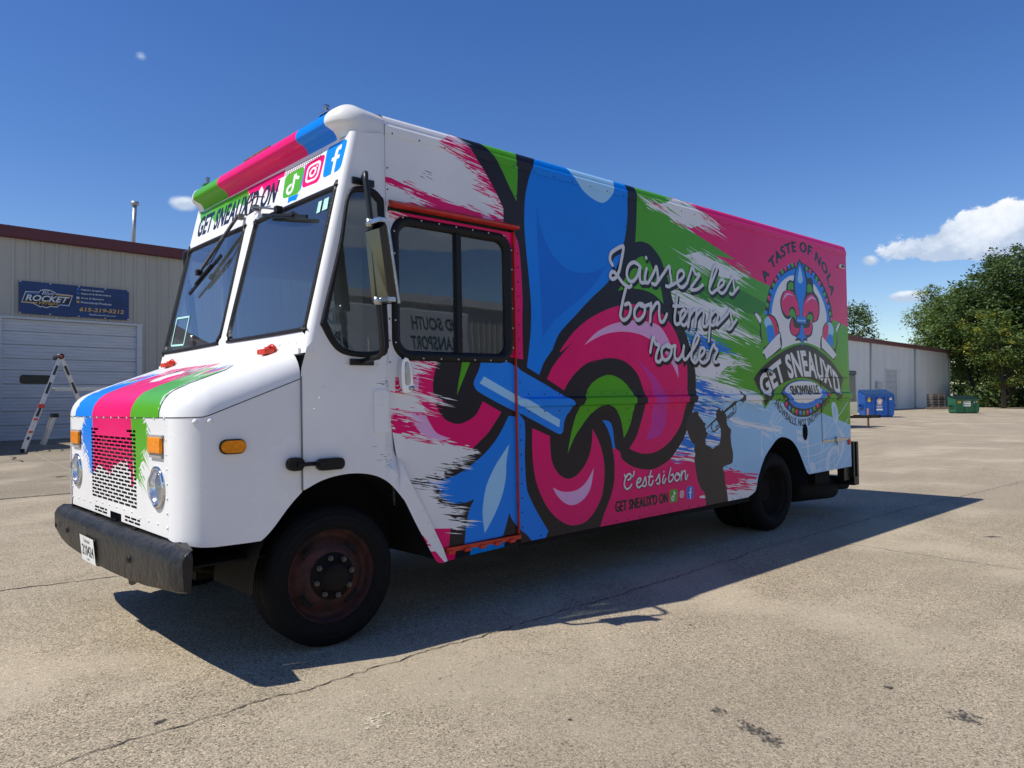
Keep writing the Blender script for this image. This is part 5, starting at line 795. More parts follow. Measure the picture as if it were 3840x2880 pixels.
 'f_plate': [[1.999,0.53],[1.624,0.531],[1.537,0.356],[1.897,0.359]],
 'hd_blue': [[-0.865,1.716],[-0.782,1.508],[-0.61,1.543],[-0.43,1.547]],
 'hd_pink': [[-0.81,1.329],[-0.625,1.354],[-0.912,0.487],[-0.654,0.77],[-0.478,0.777]],
 'hd_green': [[-0.866,0.495],[-0.755,0.531],[-0.867,0.182],[-0.77,0.314],[-0.517,0.439]],
}

# ============================================================ the food truck
TR = empty('food_truck', (2.9, 1.195, 0), 'large step van food truck wrapped in pink, blue, green and white graphics', 'food truck')
YC = 1.195
def mir(p): return (p[0], 2 * YC - p[1], p[2])
RK = 0.2417
def xw(z): return -0.1725 + RK * (z - 1.776)
C = lambda k, per=6: curve(G[k], per)
# ---- side of box: profile of the rub rail and the roof cove
BEAD = [(1.270, 0), (1.2705, -0.006), (1.322, -0.008), (1.334, -0.034), (1.382, -0.034), (1.398, -0.008), (1.434, -0.006), (1.4345, 0)]
COVE = [(2.992, 0), (2.9925, -0.004), (3.045, -0.006), (3.062, 0.004), (3.075, 0.006), (3.095, 0.014), (3.112, 0.03), (3.122, 0.055)]
def prof(P, z):
    if z <= P[0][0]: return P[0][1]
    for (a, ya), (b, yb) in zip(P, P[1:]):
        if z <= b: return ya + (yb - ya) * (z - a) / (b - a)
    return P[-1][1]
def ybox(x, z):
    y = 0.0
    if z < 2: 
        if x > 1.44: y = prof(BEAD, z) * min(1, (x - 1.44) / 0.02)
    else: y = prof(COVE, z)
    if x > 6.70: y += 0.05 - sqrt(max(0, 0.05 ** 2 - (min(x, 6.7499) - 6.70) ** 2))
    return y
for k_ in ('pink_panel', 'man', 'black', 'r_swhite4', 'blue_lower'):
    for p_ in G[k_]:
        if p_[1] < 0.43: p_[1] -= 0.08
for p_ in G['black']:
    if p_[0] < 1.46: p_[0] = 1.30
L = []
def add(k, m): L.append((C(k), m))
DU = (0.75, -0.112); DR = (1.13, -0.27); DS = (0.52, -0.075); DL = (0.6, -0.115)
def pl(k): return [tuple(p[:2]) for p in G[k]]
# right-hand background first
add('r_green', VG); add('r_sky', VSK); add('r_pink', VP); add('r_dkgreen', VDG)
L += [(s, VDG) for s in spikes([(3.4, 2.3), (4.9, 2.0)], DR, 40, (0.1, 0.35), (0.004, 0.014), 0.08, 3)]
for k in ('r_white1', 'r_white2', 'r_white3', 'r_white4', 'r_swhite1', 'r_swhite2', 'r_swhite3', 'r_swhite4', 'r_swhite5'):
    add(k, VW)
add('r_blue1', VSB)
for k in ('r_sblue1', 'r_sblue2', 'r_sblue3', 'r_sblue4'): add(k, VSB)
add('r_spink', VP); add('pink_panel', VP); add('r_swhite6', VW)
def rag(k, d, n, m, Lr, w, j, seed): L.extend((s, m) for s in spikes(pl(k) + pl(k)[:1], d, n, Lr, w, j, seed))
rag('r_white1', DR, 90, VW, (0.06, 0.32), (0.003, 0.012), 0.025, 11); rag('r_white1', DR, 30, VG, (0.05, 0.2), (0.003, 0.012), 0.03, 12); rag('r_white1', DR, 22, VP, (0.05, 0.2), (0.003, 0.012), 0.02, 13)
L = [(p, m) for p, m in L]
rag('r_white2', DR, 90, VW, (0.06, 0.35), (0.003, 0.012), 0.03, 14); rag('r_white2', DR, 30, VG, (0.05, 0.25), (0.003, 0.01), 0.03, 15)
rag('r_white3', DR, 110, VW, (0.06, 0.4), (0.004, 0.016), 0.03, 16); rag('r_white3', DR, 60, VG, (0.05, 0.3), (0.004, 0.014), 0.05, 17)
rag('r_blue1', DS, 40, VSB, (0.05, 0.3), (0.004, 0.012), 0.02, 18); rag('r_white4', DS, 80, VW, (0.05, 0.35), (0.004, 0.013), 0.03, 19); rag('r_white4', DS, 40, VG, (0.05, 0.25), (0.004, 0.013), 0.03, 20)
for i, k in enumerate(('r_sblue1', 'r_sblue2', 'r_sblue3', 'r_sblue4')): rag(k, DS, 45, VSB, (0.05, 0.28), (0.004, 0.012), 0.025, 30 + i); rag(k, DS, 30, VW, (0.05, 0.28), (0.004, 0.014), 0.03, 40 + i)
for i, k in enumerate(('r_swhite1', 'r_swhite2', 'r_swhite3', 'r_swhite4')): rag(k, DS, 40, VW, (0.05, 0.3), (0.004, 0.012), 0.02, 50 + i)
rag('r_spink', DS, 45, VP, (0.05, 0.3), (0.004, 0.016), 0.02, 60)
L += [(s, VW) for s in spikes([(3.0, 0.93), (3.75, 0.85)], DS, 40, (0.04, 0.25), (0.004, 0.012), 0.02, 61)] + [(s, VP) for s in spikes([(3.0, 0.90), (3.7, 0.83)], DS, 40, (0.04, 0.25), (0.004, 0.012), 0.02, 62)]
# staff lines and notes
VSL = vinyl('vinyl_staff', (0.60, 0.75, 0.88))
for s in G['staff']: L += [(q, VSL) for q in stroke(s, 0.011, 4, False)]
for k in ('clef1', 'clef2', 'note1', 'note2', 'note2b', 'noteb1', 'noteb2', 'noteb3'): add(k, VSL)
add('clef1h', VSK); add('note2h', VSK)
# upper front: pink band under torn white
add('u_pink', VP); add('u_white', VW); add('u_white2', VW); add('u_lpink', VLP)
uw = pl('u_white'); L += [(s, VW) for s in spikes(uw[1:13], DU, 150, (0.04, 0.2), (0.003, 0.011), 0.018, 70)] + [(s, VP) for s in spikes(uw[3:19], DU, 110, (0.03, 0.14), (0.003, 0.011), 0.014, 71)] + [(s, VW) for s in spikes(pl('u_white2')[2:6], DU, 45, (0.03, 0.14), (0.003, 0.01), 0.012, 72)] + [(s, VP) for s in spikes(pl('u_white2')[0:6], DU, 25, (0.03, 0.1), (0.003, 0.008), 0.012, 73)]
L += [(s, VK) for s in spikes([(0.66, 2.82), (0.62, 2.78)], DU, 10, (0.02, 0.07), (0.002, 0.006), 0.02, 74)]
add('black_top', VK); L += [(s, VW) for s in spikes([(0.88, 3.1), (0.93, 3.06)], DU, 26, (0.04, 0.15), (0.003, 0.01), 0.02, 75)]
add('black', VK)
add('pink_strip', VP); add('green_tri', VG); add('blue_big', VB); add('blue_dark', VDB); add('lblue_oval', VLB); add('green_arch', VG); add('pink_ring', VP); add('lpink_arc', VLP); add('purple_arc', VPU); add('green_hook', VG); add('blue_sliver', VB); add('pink_lower', VP); add('lpink_lower', VLP); add('blue_lower', VB)
# door art
LD = []
def addd(k, m): LD.append((C(k), m))
addd('d_pink', VP); addd('d_black', VK); addd('d_pink', VP); addd('d_green', VG); addd('d_petal', VB); addd('d_tear', VLB); addd('d_lpink1', VLP); addd('d_lpink2', VLP); addd('d_pink_low', VP); addd('d_white1', VW); addd('d_white2', VW)
d1 = pl('d_white1'); d2 = pl('d_white2')
LD += [(s, VW) for s in spikes(d1[1:8], DL, 60, (0.03, 0.14), (0.003, 0.01), 0.014, 80)] + [(s, VW) for s in spikes(d1[8:22], DL, 90, (0.03, 0.14), (0.003, 0.01), 0.014, 81)] + [(s, VP) for s in spikes(d1[2:22], DL, 80, (0.03, 0.12), (0.003, 0.009), 0.014, 82)]
LD += [(s, VP) for s in spikes([(0.4, 1.30), (0.42, 1.21)], DL, 40, (0.05, 0.18), (0.004, 0.012), 0.02, 83)] + [(s, VW) for s in spikes(d2[1:19], DL, 190, (0.03, 0.15), (0.003, 0.012), 0.014, 84)] + [(s, VK) for s in spikes(d2[6:18], DL, 90, (0.03, 0.14), (0.003, 0.009), 0.018, 85)] + [(s, VP) for s in spikes([(0.45, 1.17), (0.98, 1.07)], DL, 20, (0.03, 0.14), (0.003, 0.008), 0.008, 86)]
LD += [(C('bow'), VBB), (C('bow_bar'), VLB)]
L += [(C('bow'), VBB), (C('bow_bar'), VLB)]
# trumpeter
add('tr_tube', VGR); add('man', VGR)
TRP = G['trp']
# logo
for k, m in (('lg_ring', VK), ('lg_blue', VB), ('lg_white', VW), ('lg_low', VK), ('lg_low_blue', VB), ('lg_low_white', VW)): add(k, m)
BC = [VB, VG, VP]
for j, k in enumerate(('arc_beads', 'arc_beads2')):
    for i, p in enumerate(pl(k)):
        L.append((ell(p[0], p[1], 0.030, 0.026, 10), BC[(i + j) % 3])); L.append((ell(p[0] - 0.008, p[1] + 0.009, 0.009, 0.006, 6), VLB if BC[(i + j) % 3] is VB else VLP if BC[(i + j) % 3] is VP else vinyl('vinyl_light_green', (0.3, 0.6, 0.12))))
for k, m in (('cup_l_black', VK), ('cup_l_stick', VW), ('cup_l_ball', VG), ('cup_l_lb', VLB), ('cup_l_pink', VP), ('cup_l_blue', VB), ('cup_l_cup', VW), ('cup_r_black', VK), ('cup_r_stick', VW), ('cup_r_ball', VG), ('cup_r_lb', VLB), ('cup_r_pink', VP), ('cup_r_blue', VB), ('cup_r_cup', VW),
             ('fl_black', VK), ('fl_green_l', VG), ('fl_green_r', VG), ('fl_pink_l', VP), ('fl_pink_r', VP), ('fl_gin_l', VG), ('fl_gin_r', VG), ('fl_low_l', VP), ('fl_low_r', VP), ('fl_lpink_l', VLP), ('fl_lpink_r', VLP), ('fl_blue', VB), ('fl_drop', VLB), ('fl_tail', VB), ('fl_bar', VB), ('fl_bar2', VLB), ('lg_banner_green', VG), ('lg_banner', VK)): add(k, m)
add('fl_tail', VB)
def textL(s, warp, m, off=0.0, shear=0.0, space=1.0, bold=0.0):
    vs, fs, w = text2d(s, 1.0, off, shear, space); W2 = [warp(*v) for v in vs]
    for dx in ((-bold, bold) if bold else (0,)):
        for f in fs: L.append(([(W2[i][0] + dx, W2[i][1]) for i in f], m))
def arcwarp(line, h, up=True):
    f = along([tuple(p) for p in curve(line, 6, False)])
    def w(u, v):
        a, b = f(max(0, u - 0.01)), f(min(1, u + 0.01)); dx, dz = b[0] - a[0], b[1] - a[1]; l = math.hypot(dx, dz); p = f(u); return (p[0] - dz / l * h * v, p[1] + dx / l * h * v)
    return w
def archwarp(base, top):
    a = along([tuple(p) for p in curve(base, 6, False)]); b = along([tuple(p) for p in curve(top, 6, False)])
    return lambda u, v: tuple(a(u)[i] * (1 - v) + b(u)[i] * v for i in (0, 1))
textL("A TASTE OF NOLA", arcwarp(pl('arc_taste'), 0.115), VK, 0.03, 0, 1.15, 0.005)
textL("GET SNEAUX'D", archwarp(pl('arc_sneaux_base'), pl('arc_sneaux_top')), VW, 0.036, 0, 1.05)
a, b, c, d = pl('snow_b') + pl('snow_t'); textL("SNOWBALLS", quadwarp(a, b, c, d), VK, 0.02, 0, 1.0, 0.006)
textL("SNOWBALLS, NOT SNOWCONES", arcwarp(pl('arc_nsc'), 0.090), VK, 0.012, 0, 1.1, 0.003)
a, b = pl('gs_line'); c, d = pl('gs_top'); textL("GET SNEAUX'D ON", quadwarp(a, b, c, d), VK, 0.02, 0, 1.05, 0.0045)
def icon(kind, q, LL, bg):
    """q: corners tl,tr,br,bl in panel coordinates"""
    w = quadwarp(q[3], q[2], q[0], q[1]); P = lambda pts: [w(*p) for p in pts]
    LL.append((P(rrect(0, 0, 1, 1, 0.18)), bg))
    if kind == 'note':
        for s in stroke([(0.54, 0.86), (0.54, 0.34), (0.50, 0.20), (0.36, 0.15), (0.24, 0.24), (0.24, 0.38), (0.36, 0.47), (0.44, 0.46)], 0.115, 3, False): LL.append((P(s), VW))
        for s in stroke([(0.56, 0.86), (0.62, 0.72), (0.80, 0.63)], 0.115, 3, False): LL.append((P(s), VW))
    elif kind == 'camera':
        LL.append((P(rrect(0.14, 0.14, 0.86, 0.86, 0.2)), VW)); LL.append((P(rrect(0.23, 0.23, 0.77, 0.77, 0.13)), bg)); LL.append((P(ell(0.5, 0.5, 0.19, 0.19)), VW)); LL.append((P(ell(0.5, 0.5, 0.105, 0.105)), bg)); LL.append((P(ell(0.67, 0.67, 0.045, 0.045, 8)), VW))
    else:
        for s in stroke([(0.56, -0.02), (0.56, 0.62), (0.60, 0.78), (0.76, 0.80)], 0.15, 4, False): LL.append((P(s), VW))
        LL.append((P([(0.36, 0.44), (0.76, 0.44), (0.76, 0.56), (0.36, 0.56)]), VW))
icon('note', pl('ic1'), L, VG); icon('camera', pl('ic2'), L, VP); icon('f', pl('ic3'), L, VSB)
boxarch = curve([(5.66, 0.523), (5.60, 0.555), (5.503, 0.688), (5.403, 0.816), (5.283, 0.903), (5.132, 0.945), (5.002, 0.937), (4.882, 0.875), (4.724, 0.759), (4.60, 0.585), (4.55, 0.47), (4.51, 0.44), (4.4, 0.405)], 4, False)
boxline = [(0.347, 2.56), (0.347, 3.122), (6.75, 3.122), (6.75, 0.53)] + boxarch + [(1.402, 0.395), (1.402, 2.56)]
hatch_gap = [(5.972, 0.86), (5.979, 0.86), (5.983, 1.16), (5.976, 1.16)]
filler = ell(5.582, 0.977, 0.052, 0.085, 20)
bs = patch('box_side_panel', boxline, [filler], L, VW, lambda x, z: (x, ybox(x, z), z), TR, ul=[1.46, 1.98] + [6.71, 6.72, 6.735, 6.745], vl=[b[0] for b in BEAD] + [b[0] for b in COVE[:-1]], smooth=False)
doorline = [(0.368, 1.28), (0.404, 1.072), (0.429, 1.0), (0.542, 0.798), (0.658, 0.597), (0.734, 0.452), (1.396, 0.462), (1.396, 2.54), (0.362, 2.54)]
dwin = rrect(0.425, 1.665, 1.345, 2.49, 0.10, 6)
dr = patch('sliding_door', doorline, [dwin], LD + L[:0] + [(C('u_pink'), VP), (C('u_white2'), VW), (C('pink_strip'), VP)] + [(s, VW) for s in spikes([(0.40, 2.55), (0.42, 2.40)], DU, 30, (0.05, 0.18), (0.004, 0.01), 0.02, 90)], VW, lambda x, z: (x, 0.014, z), TR)
# cab side (a little proud of the box)
cabline = [(-0.208, 0.905), (-0.19, 0.912), (-0.107, 0.953), (-0.007, 0.976), (0.113, 0.978), (0.236, 0.953), (0.335, 0.897), (0.425, 0.803), (0.452, 0.765), (0.525, 0.635), (0.60, 0.512), (0.675, 0.388), (0.722, 0.366), (0.765, 0.372), (0.734, 0.452), (0.658, 0.597), (0.542, 0.798), (0.429, 1.0), (0.404, 1.072), (0.368, 1.28), (0.347, 1.55), (0.347, 2.985), (0.150, 2.95)] + [(xw(z) + 0.045, z) for z in (2.9, 2.6, 2.3, 2.0, 1.75)] + [(-0.19, 1.69), (-0.208, 1.55)]
_a = curve(cabline[0:13], 4, False); cabline = _a + cabline[13:]
QW = [(0.058, 2.535), (0.092, 2.606), (0.145, 2.634), (0.232, 2.638), (0.292, 2.603), (0.316, 2.537), (0.318, 2.136), (0.333, 1.752), (0.328, 1.69), (0.288, 1.650), (0.09, 1.645), (-0.02, 1.685), (-0.10, 1.80), (-0.104, 1.85), (-0.03, 2.123), (0.018, 2.312)]
QWi = lambda s: [(0.13 + (p[0] - 0.13) * s, 2.12 + (p[1] - 2.12) * (1 - (1 - s) * 0.35)) for p in QW]
LC = [(s, VK) for s in spikes([(0.30, 1.5), (0.34, 1.44), (0.33, 1.22)], (1, -0.05), 24, (0.02, 0.08), (0.002, 0.006), 0.02, 91)] + [(s, VK) for s in spikes([(0.25, 1.1), (0.36, 1.0)], (1, -0.05), 12, (0.01, 0.05), (0.002, 0.004), 0.03, 92)] + [([(0.40, 0.56), (0.575, 0.56), (0.80, 0.30), (0.60, 0.30)], VP)] + [(s, VW) for s in spikes([(0.60, 0.49), (0.65, 0.47)], DL, 12, (0.04, 0.12), (0.006, 0.014), 0.012, 93)]
def ycab(x, z):
    if x < 0.0 and z < 1.70: k = min(1, max(0, (1.70 - z) / 0.12)); return -0.03 + 0.040 * k * min(1, -x / 0.2) ** 1.5
    return -0.03 + max(0, (x - 0.30)) / 0.047 * 0.028 if x > 0.30 and z > 1.0 else -0.03 if z > 1.0 else -0.03 + min(1, max(0, (x - 0.30) / 0.3)) * 0.022
cs = patch('cab_side_panel', cabline, [QWi(0.93)], LC, VW, lambda x, z: (x, ycab(x, z), z), TR, ul=[-0.18, -0.15, -0.12, -0.09, -0.06, -0.03, 0.0, 0.30, 0.4, 0.5], vl=[1.58, 1.64, 1.70])
# door jamb strip between cab and door, rear door edge trim
mb = MB(); mb.box((0.3475, -0.001, 1.2), (0.3605, 0.03, 2.56)); mb.build('door_jamb', PW, TR)
mb = MB(); mb.box((1.3965, 0.002, 0.47), (1.4015, 0.03, 2.55)); mb.box((1.388, -0.006, 0.46), (1.394, 0.013, 2.54)); mb.build('door_edge_trim', RED, TR)
mb = MB(); mb.extrude([(-0.045, 2.556), (-0.055, 2.56), (-0.055, 2.574), (-0.002, 2.600), (-0.002, 2.556)], 0.37, 1.40, axis='x'); mb.build('drip_rail', RED, TR)
mb = MB(); mb.box((0.76, -0.012, 0.425), (1.40, 0.03, 0.452))
for x in (0.79, 0.92, 1.05, 1.18, 1.31): mb.box((x - 0.025, -0.028, 0.412), (x + 0.025, 0.0, 0.436), b=0.004)
mb.build('door_track', RED, TR)
LS = [([(0.7, 0), (0.83, 0), (0.83, 1), (0.7, 1)], VP), ([(0.83, 0), (0.955, 0), (0.955, 1), (0.83, 1)], VK), ([(0.955, 0), (1.25, 0), (1.25, 1), (0.955, 1)], VB)]
patch('door_sill', [(0.765, 0.37), (1.402, 0.395), (1.402, 0.43), (0.755, 0.43)], [], LS, VK, lambda x, z: (x, -0.012 + (0.43 - z) * 0.3, z), TR)

# ---- windows
def gasket(name, outer, inner, fm, depth, m, parent):
    """a rubber or metal surround: ring between two outlines, standing proud by depth"""
    n = len(outer); mb = MB(); mid_o = [(o[0] * 0.8 + i[0] * 0.2, o[1] * 0.8 + i[1] * 0.2) for o, i in zip(outer, inner)]; mid_i = [(o[0] * 0.25 + i[0] * 0.75, o[1] * 0.25 + i[1] * 0.75) for o, i in zip(outer, inner)]
    vs = [fm(*p, 0.0) for p in outer] + [fm(*p, depth) for p in mid_o] + [fm(*p, depth * 0.85) for p in mid_i] + [fm(*p, -0.006) for p in inner]
    fs = [(k * n + i, k * n + (i + 1) % n, (k + 1) * n + (i + 1) % n, (k + 1) * n + i) for k in range(3) for i in range(n)]
    mb.add(vs, fs, 0, True); return mb.build(name, m, parent)
def sheet(name, poly, fm, m, parent):
    mb = MB(); mb.add([fm(*p) for p in poly], [tuple(range(len(poly)))]); return mb.build(name, m, parent, fix=False)
fs_ = lambda x, z, d: (x, 0.013 - d, z)
o_, i_ = rrect(0.388, 1.632, 1.382, 2.522, 0.125, 6), rrect(0.452, 1.695, 1.318, 2.462, 0.075, 6)
dwo = gasket('door_window', o_, i_, fs_, 0.016, RUB, TR)
sheet('pane', rrect(0.45, 1.693, 0.905, 2.464, 0.07, 6), lambda x, z: (x, 0.024, z), GL, dwo); sheet('pane', rrect(0.905, 1.693, 1.32, 2.464, 0.07, 6), lambda x, z: (x, 0.032, z), GL, dwo)
mb = MB(); mb.box((0.885, 0.003, 1.69), (0.925, 0.03, 2.466)); mb.build('mullion', RUB, dwo)
fp = []
for t in range(7): fp += [((0.47 + t * 0.138, -0.0035, 2.507), (0, -1, 0)), ((0.47 + t * 0.138, -0.0035, 1.648), (0, -1, 0))]
for t in range(6): fp += [((0.405, -0.0035, 1.74 + t * 0.135), (0, -1, 0)), ((1.366, -0.0035, 1.74 + t * 0.135), (0, -1, 0))]
rivets('frame_screws', fp, STL, dwo, 0.007, 0.003)
qwo = gasket('quarter_window', curve([tuple(p) for p in QW], 4), curve([tuple(p) for p in QWi(0.80)], 4), lambda x, z, d: (x, -0.031 - d, z), 0.018, RUB, TR)
sheet('pane', curve([tuple(p) for p in QWi(0.81)], 4), lambda x, z: (x, -0.024, z), GL, qwo)
# windshield panel with two openings
fh = lambda y, z, d=0.0: (xw(z) - d * 0.972, y, z + d * 0.235)
def bowed(y): return 0.0
WN_ = [(0.012, 2.60), (0.020, 1.83), (0.03, 1.80), (0.075, 1.782), (1.045, 1.785), (1.10, 1.80), (1.130, 1.835), (1.143, 1.90), (1.118, 2.585), (1.10, 2.62), (1.05, 2.637), (0.09, 2.638), (0.035, 2.628)]
WF_ = [(2 * YC - p[0], p[1]) for p in WN_]
def inset(poly, d):
    cx = sum(p[0] for p in poly) / len(poly); cz = sum(p[1] for p in poly) / len(poly); hx = max(abs(p[0] - cx) for p in poly); hz = max(abs(p[1] - cz) for p in poly)
    return [(cx + (p[0] - cx) * (1 - d / hx), cz + (p[1] - cz) * (1 - d / hz)) for p in poly]
up_ = lambda P: [(y, 2.935 - (2.935 - z) * 0.72) for y, z in P]
LH = [(up_(C('h_grn')), VG), (up_(C('h_pnk')), VP), (C('h_blu'), VB)]
LH += [(s, VG) for s in spikes([(2.27, 2.84), (1.45, 2.84)], (0, -1), 40, (0.02, 0.08), (0.003, 0.010), 0.02, 101)] + [(s, VP) for s in spikes([(1.35, 2.84), (0.85, 2.84)], (0, -1), 30, (0.02, 0.08), (0.003, 0.010), 0.02, 102)]
def qhead(k): return [tuple(p) for p in pl(k)]
icon('note', qhead('h_tik'), LH, VG); icon('camera', qhead('h_ig'), LH, VP); icon('f', qhead('h_fb'), LH, vinyl('vinyl_bright_blue', (0.006, 0.24, 0.80)))
vs, fs, w = text2d("GET SNEAUX'D ON", 1, 0.032, 0, 1.08); qw_ = quadwarp((2.279, 2.715), (0.873, 2.708), (2.277, 2.892), (0.855, 2.874)); W2 = [qw_(*v) for v in vs]
LH += [([(W2[i][0] + dy, W2[i][1]) for i in f], VK) for f in fs for dy in (-0.0035, 0.0035)]
perf = [ell(0.31 + i * 0.0245 + (r % 2) * 0.012, 2.876 + r * 0.014, 0.009, 0.0055, 6) for i in range(20) for r in range(3)] + [ell(1.39 + i * 0.0245 + (r % 2) * 0.012, 2.888 + r * 0.013, 0.008, 0.005, 6) for i in range(14) for r in range(2)]
hp = patch('windshield_panel', [(0.008, 1.66), (2.382, 1.66), (2.382, 2.96), (0.008, 2.96)], [inset(WN_, 0.02), inset(WF_, 0.02)] + perf, LH, VW, fh, TR)
for nm, Wp in (('windshield', WN_), ('windshield', WF_)):
    w_ = gasket(nm, curve([tuple(p) for p in Wp], 3), curve([tuple(p) for p in inset(Wp, 0.034)], 3), lambda y, z, d: fh(y, z, d), 0.012, RUB, TR)
    sheet('pane', curve([tuple(p) for p in inset(Wp, 0.032)], 3), lambda y, z: fh(y, z, -0.003), GLW, w_)
    if Wp is WN_:
        mb = MB()
        for q in ([(0.065, 2.505), (0.02 + 0.105, 2.505), (0.125, 2.575), (0.072, 2.578)], [(0.15, 2.503), (0.192, 2.502), (0.192, 2.574), (0.152, 2.574)]): mb.add([fh(y + 0.012, z - 0.005, 0.002) for y, z in q], [(0, 1, 2, 3)])
        mb.build('tape_square', TAPE, w_)['kind'] = 'stuff'
    else:
        mb = MB(); q = [(2.235, 1.845), (1.965, 1.835), (1.985, 2.05), (2.255, 2.06)]
        for i in range(4):
            a, b = Vector(q[i]), Vector(q[(i + 1) % 4]); n = (b - a).orthogonal().normalized() * 0.007
            mb.add([fh(p.x, p.y, 0.002 + 0.0004 * i) for p in (a + n, b + n, b - n, a - n)], [(0, 1, 2, 3)])
        mb.build('tape_outline', TAPE, w_)
mb = MB(); mb.add([fh(0.2, 2.86, -0.05), fh(1.75, 2.86, -0.05), fh(1.75, 2.94, -0.05), fh(0.2, 2.94, -0.05)], [(0, 1, 2, 3)]); mb.build('header_backing', VOID, TR)
# A pillar corner strips
for sgn in (0, 1):
    mb = MB(); Z = [1.66, 1.75, 2.0, 2.3, 2.6, 2.8, 2.955]; n = 6; vs = []
    for z in Z:
        for k in range(n + 1):
            t = k / n * pi / 2; p = (xw(z) + 0.045 * (1 - cos(t)), 0.008 - 0.0375 * sin(t), z); vs.append(mir(p) if sgn else p)
    mb.add(vs, [(i * (n + 1) + k, i * (n + 1) + k + 1, (i + 1) * (n + 1) + k + 1, (i + 1) * (n + 1) + k) for i in range(len(Z) - 1) for k in range(n)], 0, True); mb.build('corner_pillar', PW, TR)

# ---- roof, visor, front cap
mb = MB(); pr = [(0.055, 3.122), (0.14, 3.138), (0.5, 3.15), (1.195, 3.158)]; pr = pr + [(2 * YC - p[0], p[1]) for p in pr[-2::-1]]
xs_ = [0.30, 1, 2, 3, 4, 5, 6, 6.75]
mb.add([(x, p[0], p[1]) for x in xs_ for p in pr], [(i * len(pr) + k, i * len(pr) + k + 1, (i + 1) * len(pr) + k + 1, (i + 1) * len(pr) + k) for i in range(len(xs_) - 1) for k in range(len(pr) - 1)], 0, True)
mb.build('roof', mat('roof_tan', (0.62, 0.58, 0.50), rough=0.6, var=0.12, vscale=4), TR)
VPR = [(0.30, 3.128), (0.20, 3.132), (0.13, 3.126), (0.082, 3.110), (0.045, 3.086), (0.027, 3.058), (0.022, 3.030), (0.030, 3.008), (0.055, 2.998), (0.085, 2.985), (0.103, 2.962), (0.110, 2.935)]
def strip(y0, y1, m, name):
    mb = MB(); n = len(VPR); N = 6; ys = [y0 + (y1 - y0) * k / N for k in range(N + 1)]
    mb.add([(p[0], y, p[1]) for y in ys for p in VPR], [(j * n + i, j * n + i + 1, (j + 1) * n + i + 1, (j + 1) * n + i) for j in range(N) for i in range(n - 1)], 0, True); return mb.build(name, m, TR)
vz = strip(0.14, 0.50, VB, 'visor_section'); strip(0.50, 1.76, VP, 'visor_section'); strip(1.76, 2.25, VG, 'visor_section')
for sgn in (0, 1):   # rounded white ends: the visor profile swept round the corner and faded into the side
    mb = MB(); n = len(VPR); vs = []; N = 14; cx, cy = 0.19, 0.14
    for j in range(N + 1):
        ph = j / N * pi / 2; s = sin(ph) ** 2
        for i, (x, z) in enumerate(VPR):
            r_ = cx - x; tgt = 0.168 if i >= 5 else r_
            rr = r_ + (tgt - r_) * s; zz = z + 0.014 * sin(2 * ph) * (i in (2, 3, 4)) + (0.012 * s if 1 < i < 5 else 0)
            q = (cx - rr * cos(ph), cy - rr * sin(ph), zz); vs.append(mir(q) if sgn else q)
    for x in (0.25, 0.347):
        for i, (x0, z) in enumerate(VPR):
            r_ = cx - x0; rr = 0.168 if i >= 5 else r_; k = (x - 0.19) / 0.157
            q = (x, cy - rr + (0.028 * k if i >= 5 else 0.01 * k), z + (0.012 * (1 - k) if 1 < i < 5 else 0)); vs.append(mir(q) if sgn else q)
    mb.add(vs, [(j * n + i, j * n + i + 1, (j + 1) * n + i + 1, (j + 1) * n + i) for j in range(N + 2) for i in range(n - 1)], 0, True); mb.build('visor_end_cap', FIB, TR)
mb = MB(); mb.box((0.10, 1.04, 3.128), (0.16, 1.46, 3.143), b=0.005); mb.box((0.11, 1.10, 3.143), (0.15, 1.42, 3.153), b=0.004); mb.build('roof_board', WOOD, TR)
for y in (0.25, 2.15):
    mb = MB(); mb.box((0.07, y - 0.06, 3.118), (0.13, y + 0.06, 3.132), b=0.003); mb.tube([(0.1, y, 3.13), (0.1, y, 3.165)], 0.012, 8); mb.box((0.085, y - 0.015, 3.16), (0.115, y + 0.015, 3.18), b=0.003); mb.build('clearance_lamp_mount', STL, TR)

# ---- nose: hood, fenders, grille panel
XF = -0.85; RC = 0.17
def zs(x): return 1.322 + max(0, x + 0.727) * 0.376
def plan(n=9):
    P = [(-0.207, 0.02), (-0.35, 0.02), (-0.5, 0.02), (-0.62, 0.02)]
    for k in range(n + 1): t = k / n * pi / 2; P.append((-0.68 - RC * sin(t), 0.19 - RC * cos(t)))
    return P
PN = plan(); PL = PN + [(XF, y) for y in (0.5, 0.9, YC, 1.49, 1.89)] + [(p[0], 2 * YC - p[1]) for p in PN[::-1]]
HR = 0.165
def hood_pt(x, y, nx, ny, d):
    return (x + nx * d, y + ny * d, 0)
nP = len(PL); nrm = []
for i in range(nP):
    a, b = PL[max(0, i - 1)], PL[min(nP - 1, i + 1)]; dx, dy = b[0] - a[0], b[1] - a[1]; l = math.hypot(dx, dy); nrm.append((dy / l, -dx / l))
mid = nP // 2
if nrm[mid][0] < 0: nrm = [(-a, -b) for a, b in nrm]
mb = MB(); rings = []; K = 8
for k in range(K + 1):
    t = k / K * pi / 2; d = HR * (1 - cos(t)); h = HR * sin(t); ring = []
    for (x, y), (nx, ny) in zip(PL, nrm):
        ddx = d * nx
        X = x + nx * d; Y = y + ny * d; ring.append((X, Y, zs(max(x, X)) * (1 if True else 0) + h))
    rings.append(ring)
vs = [p for r_ in rings for p in r_]; fs = [(k * nP + i, k * nP + i + 1, (k + 1) * nP + i + 1, (k + 1) * nP + i) for k in range(K) for i in range(nP - 1)]
base = K * nP
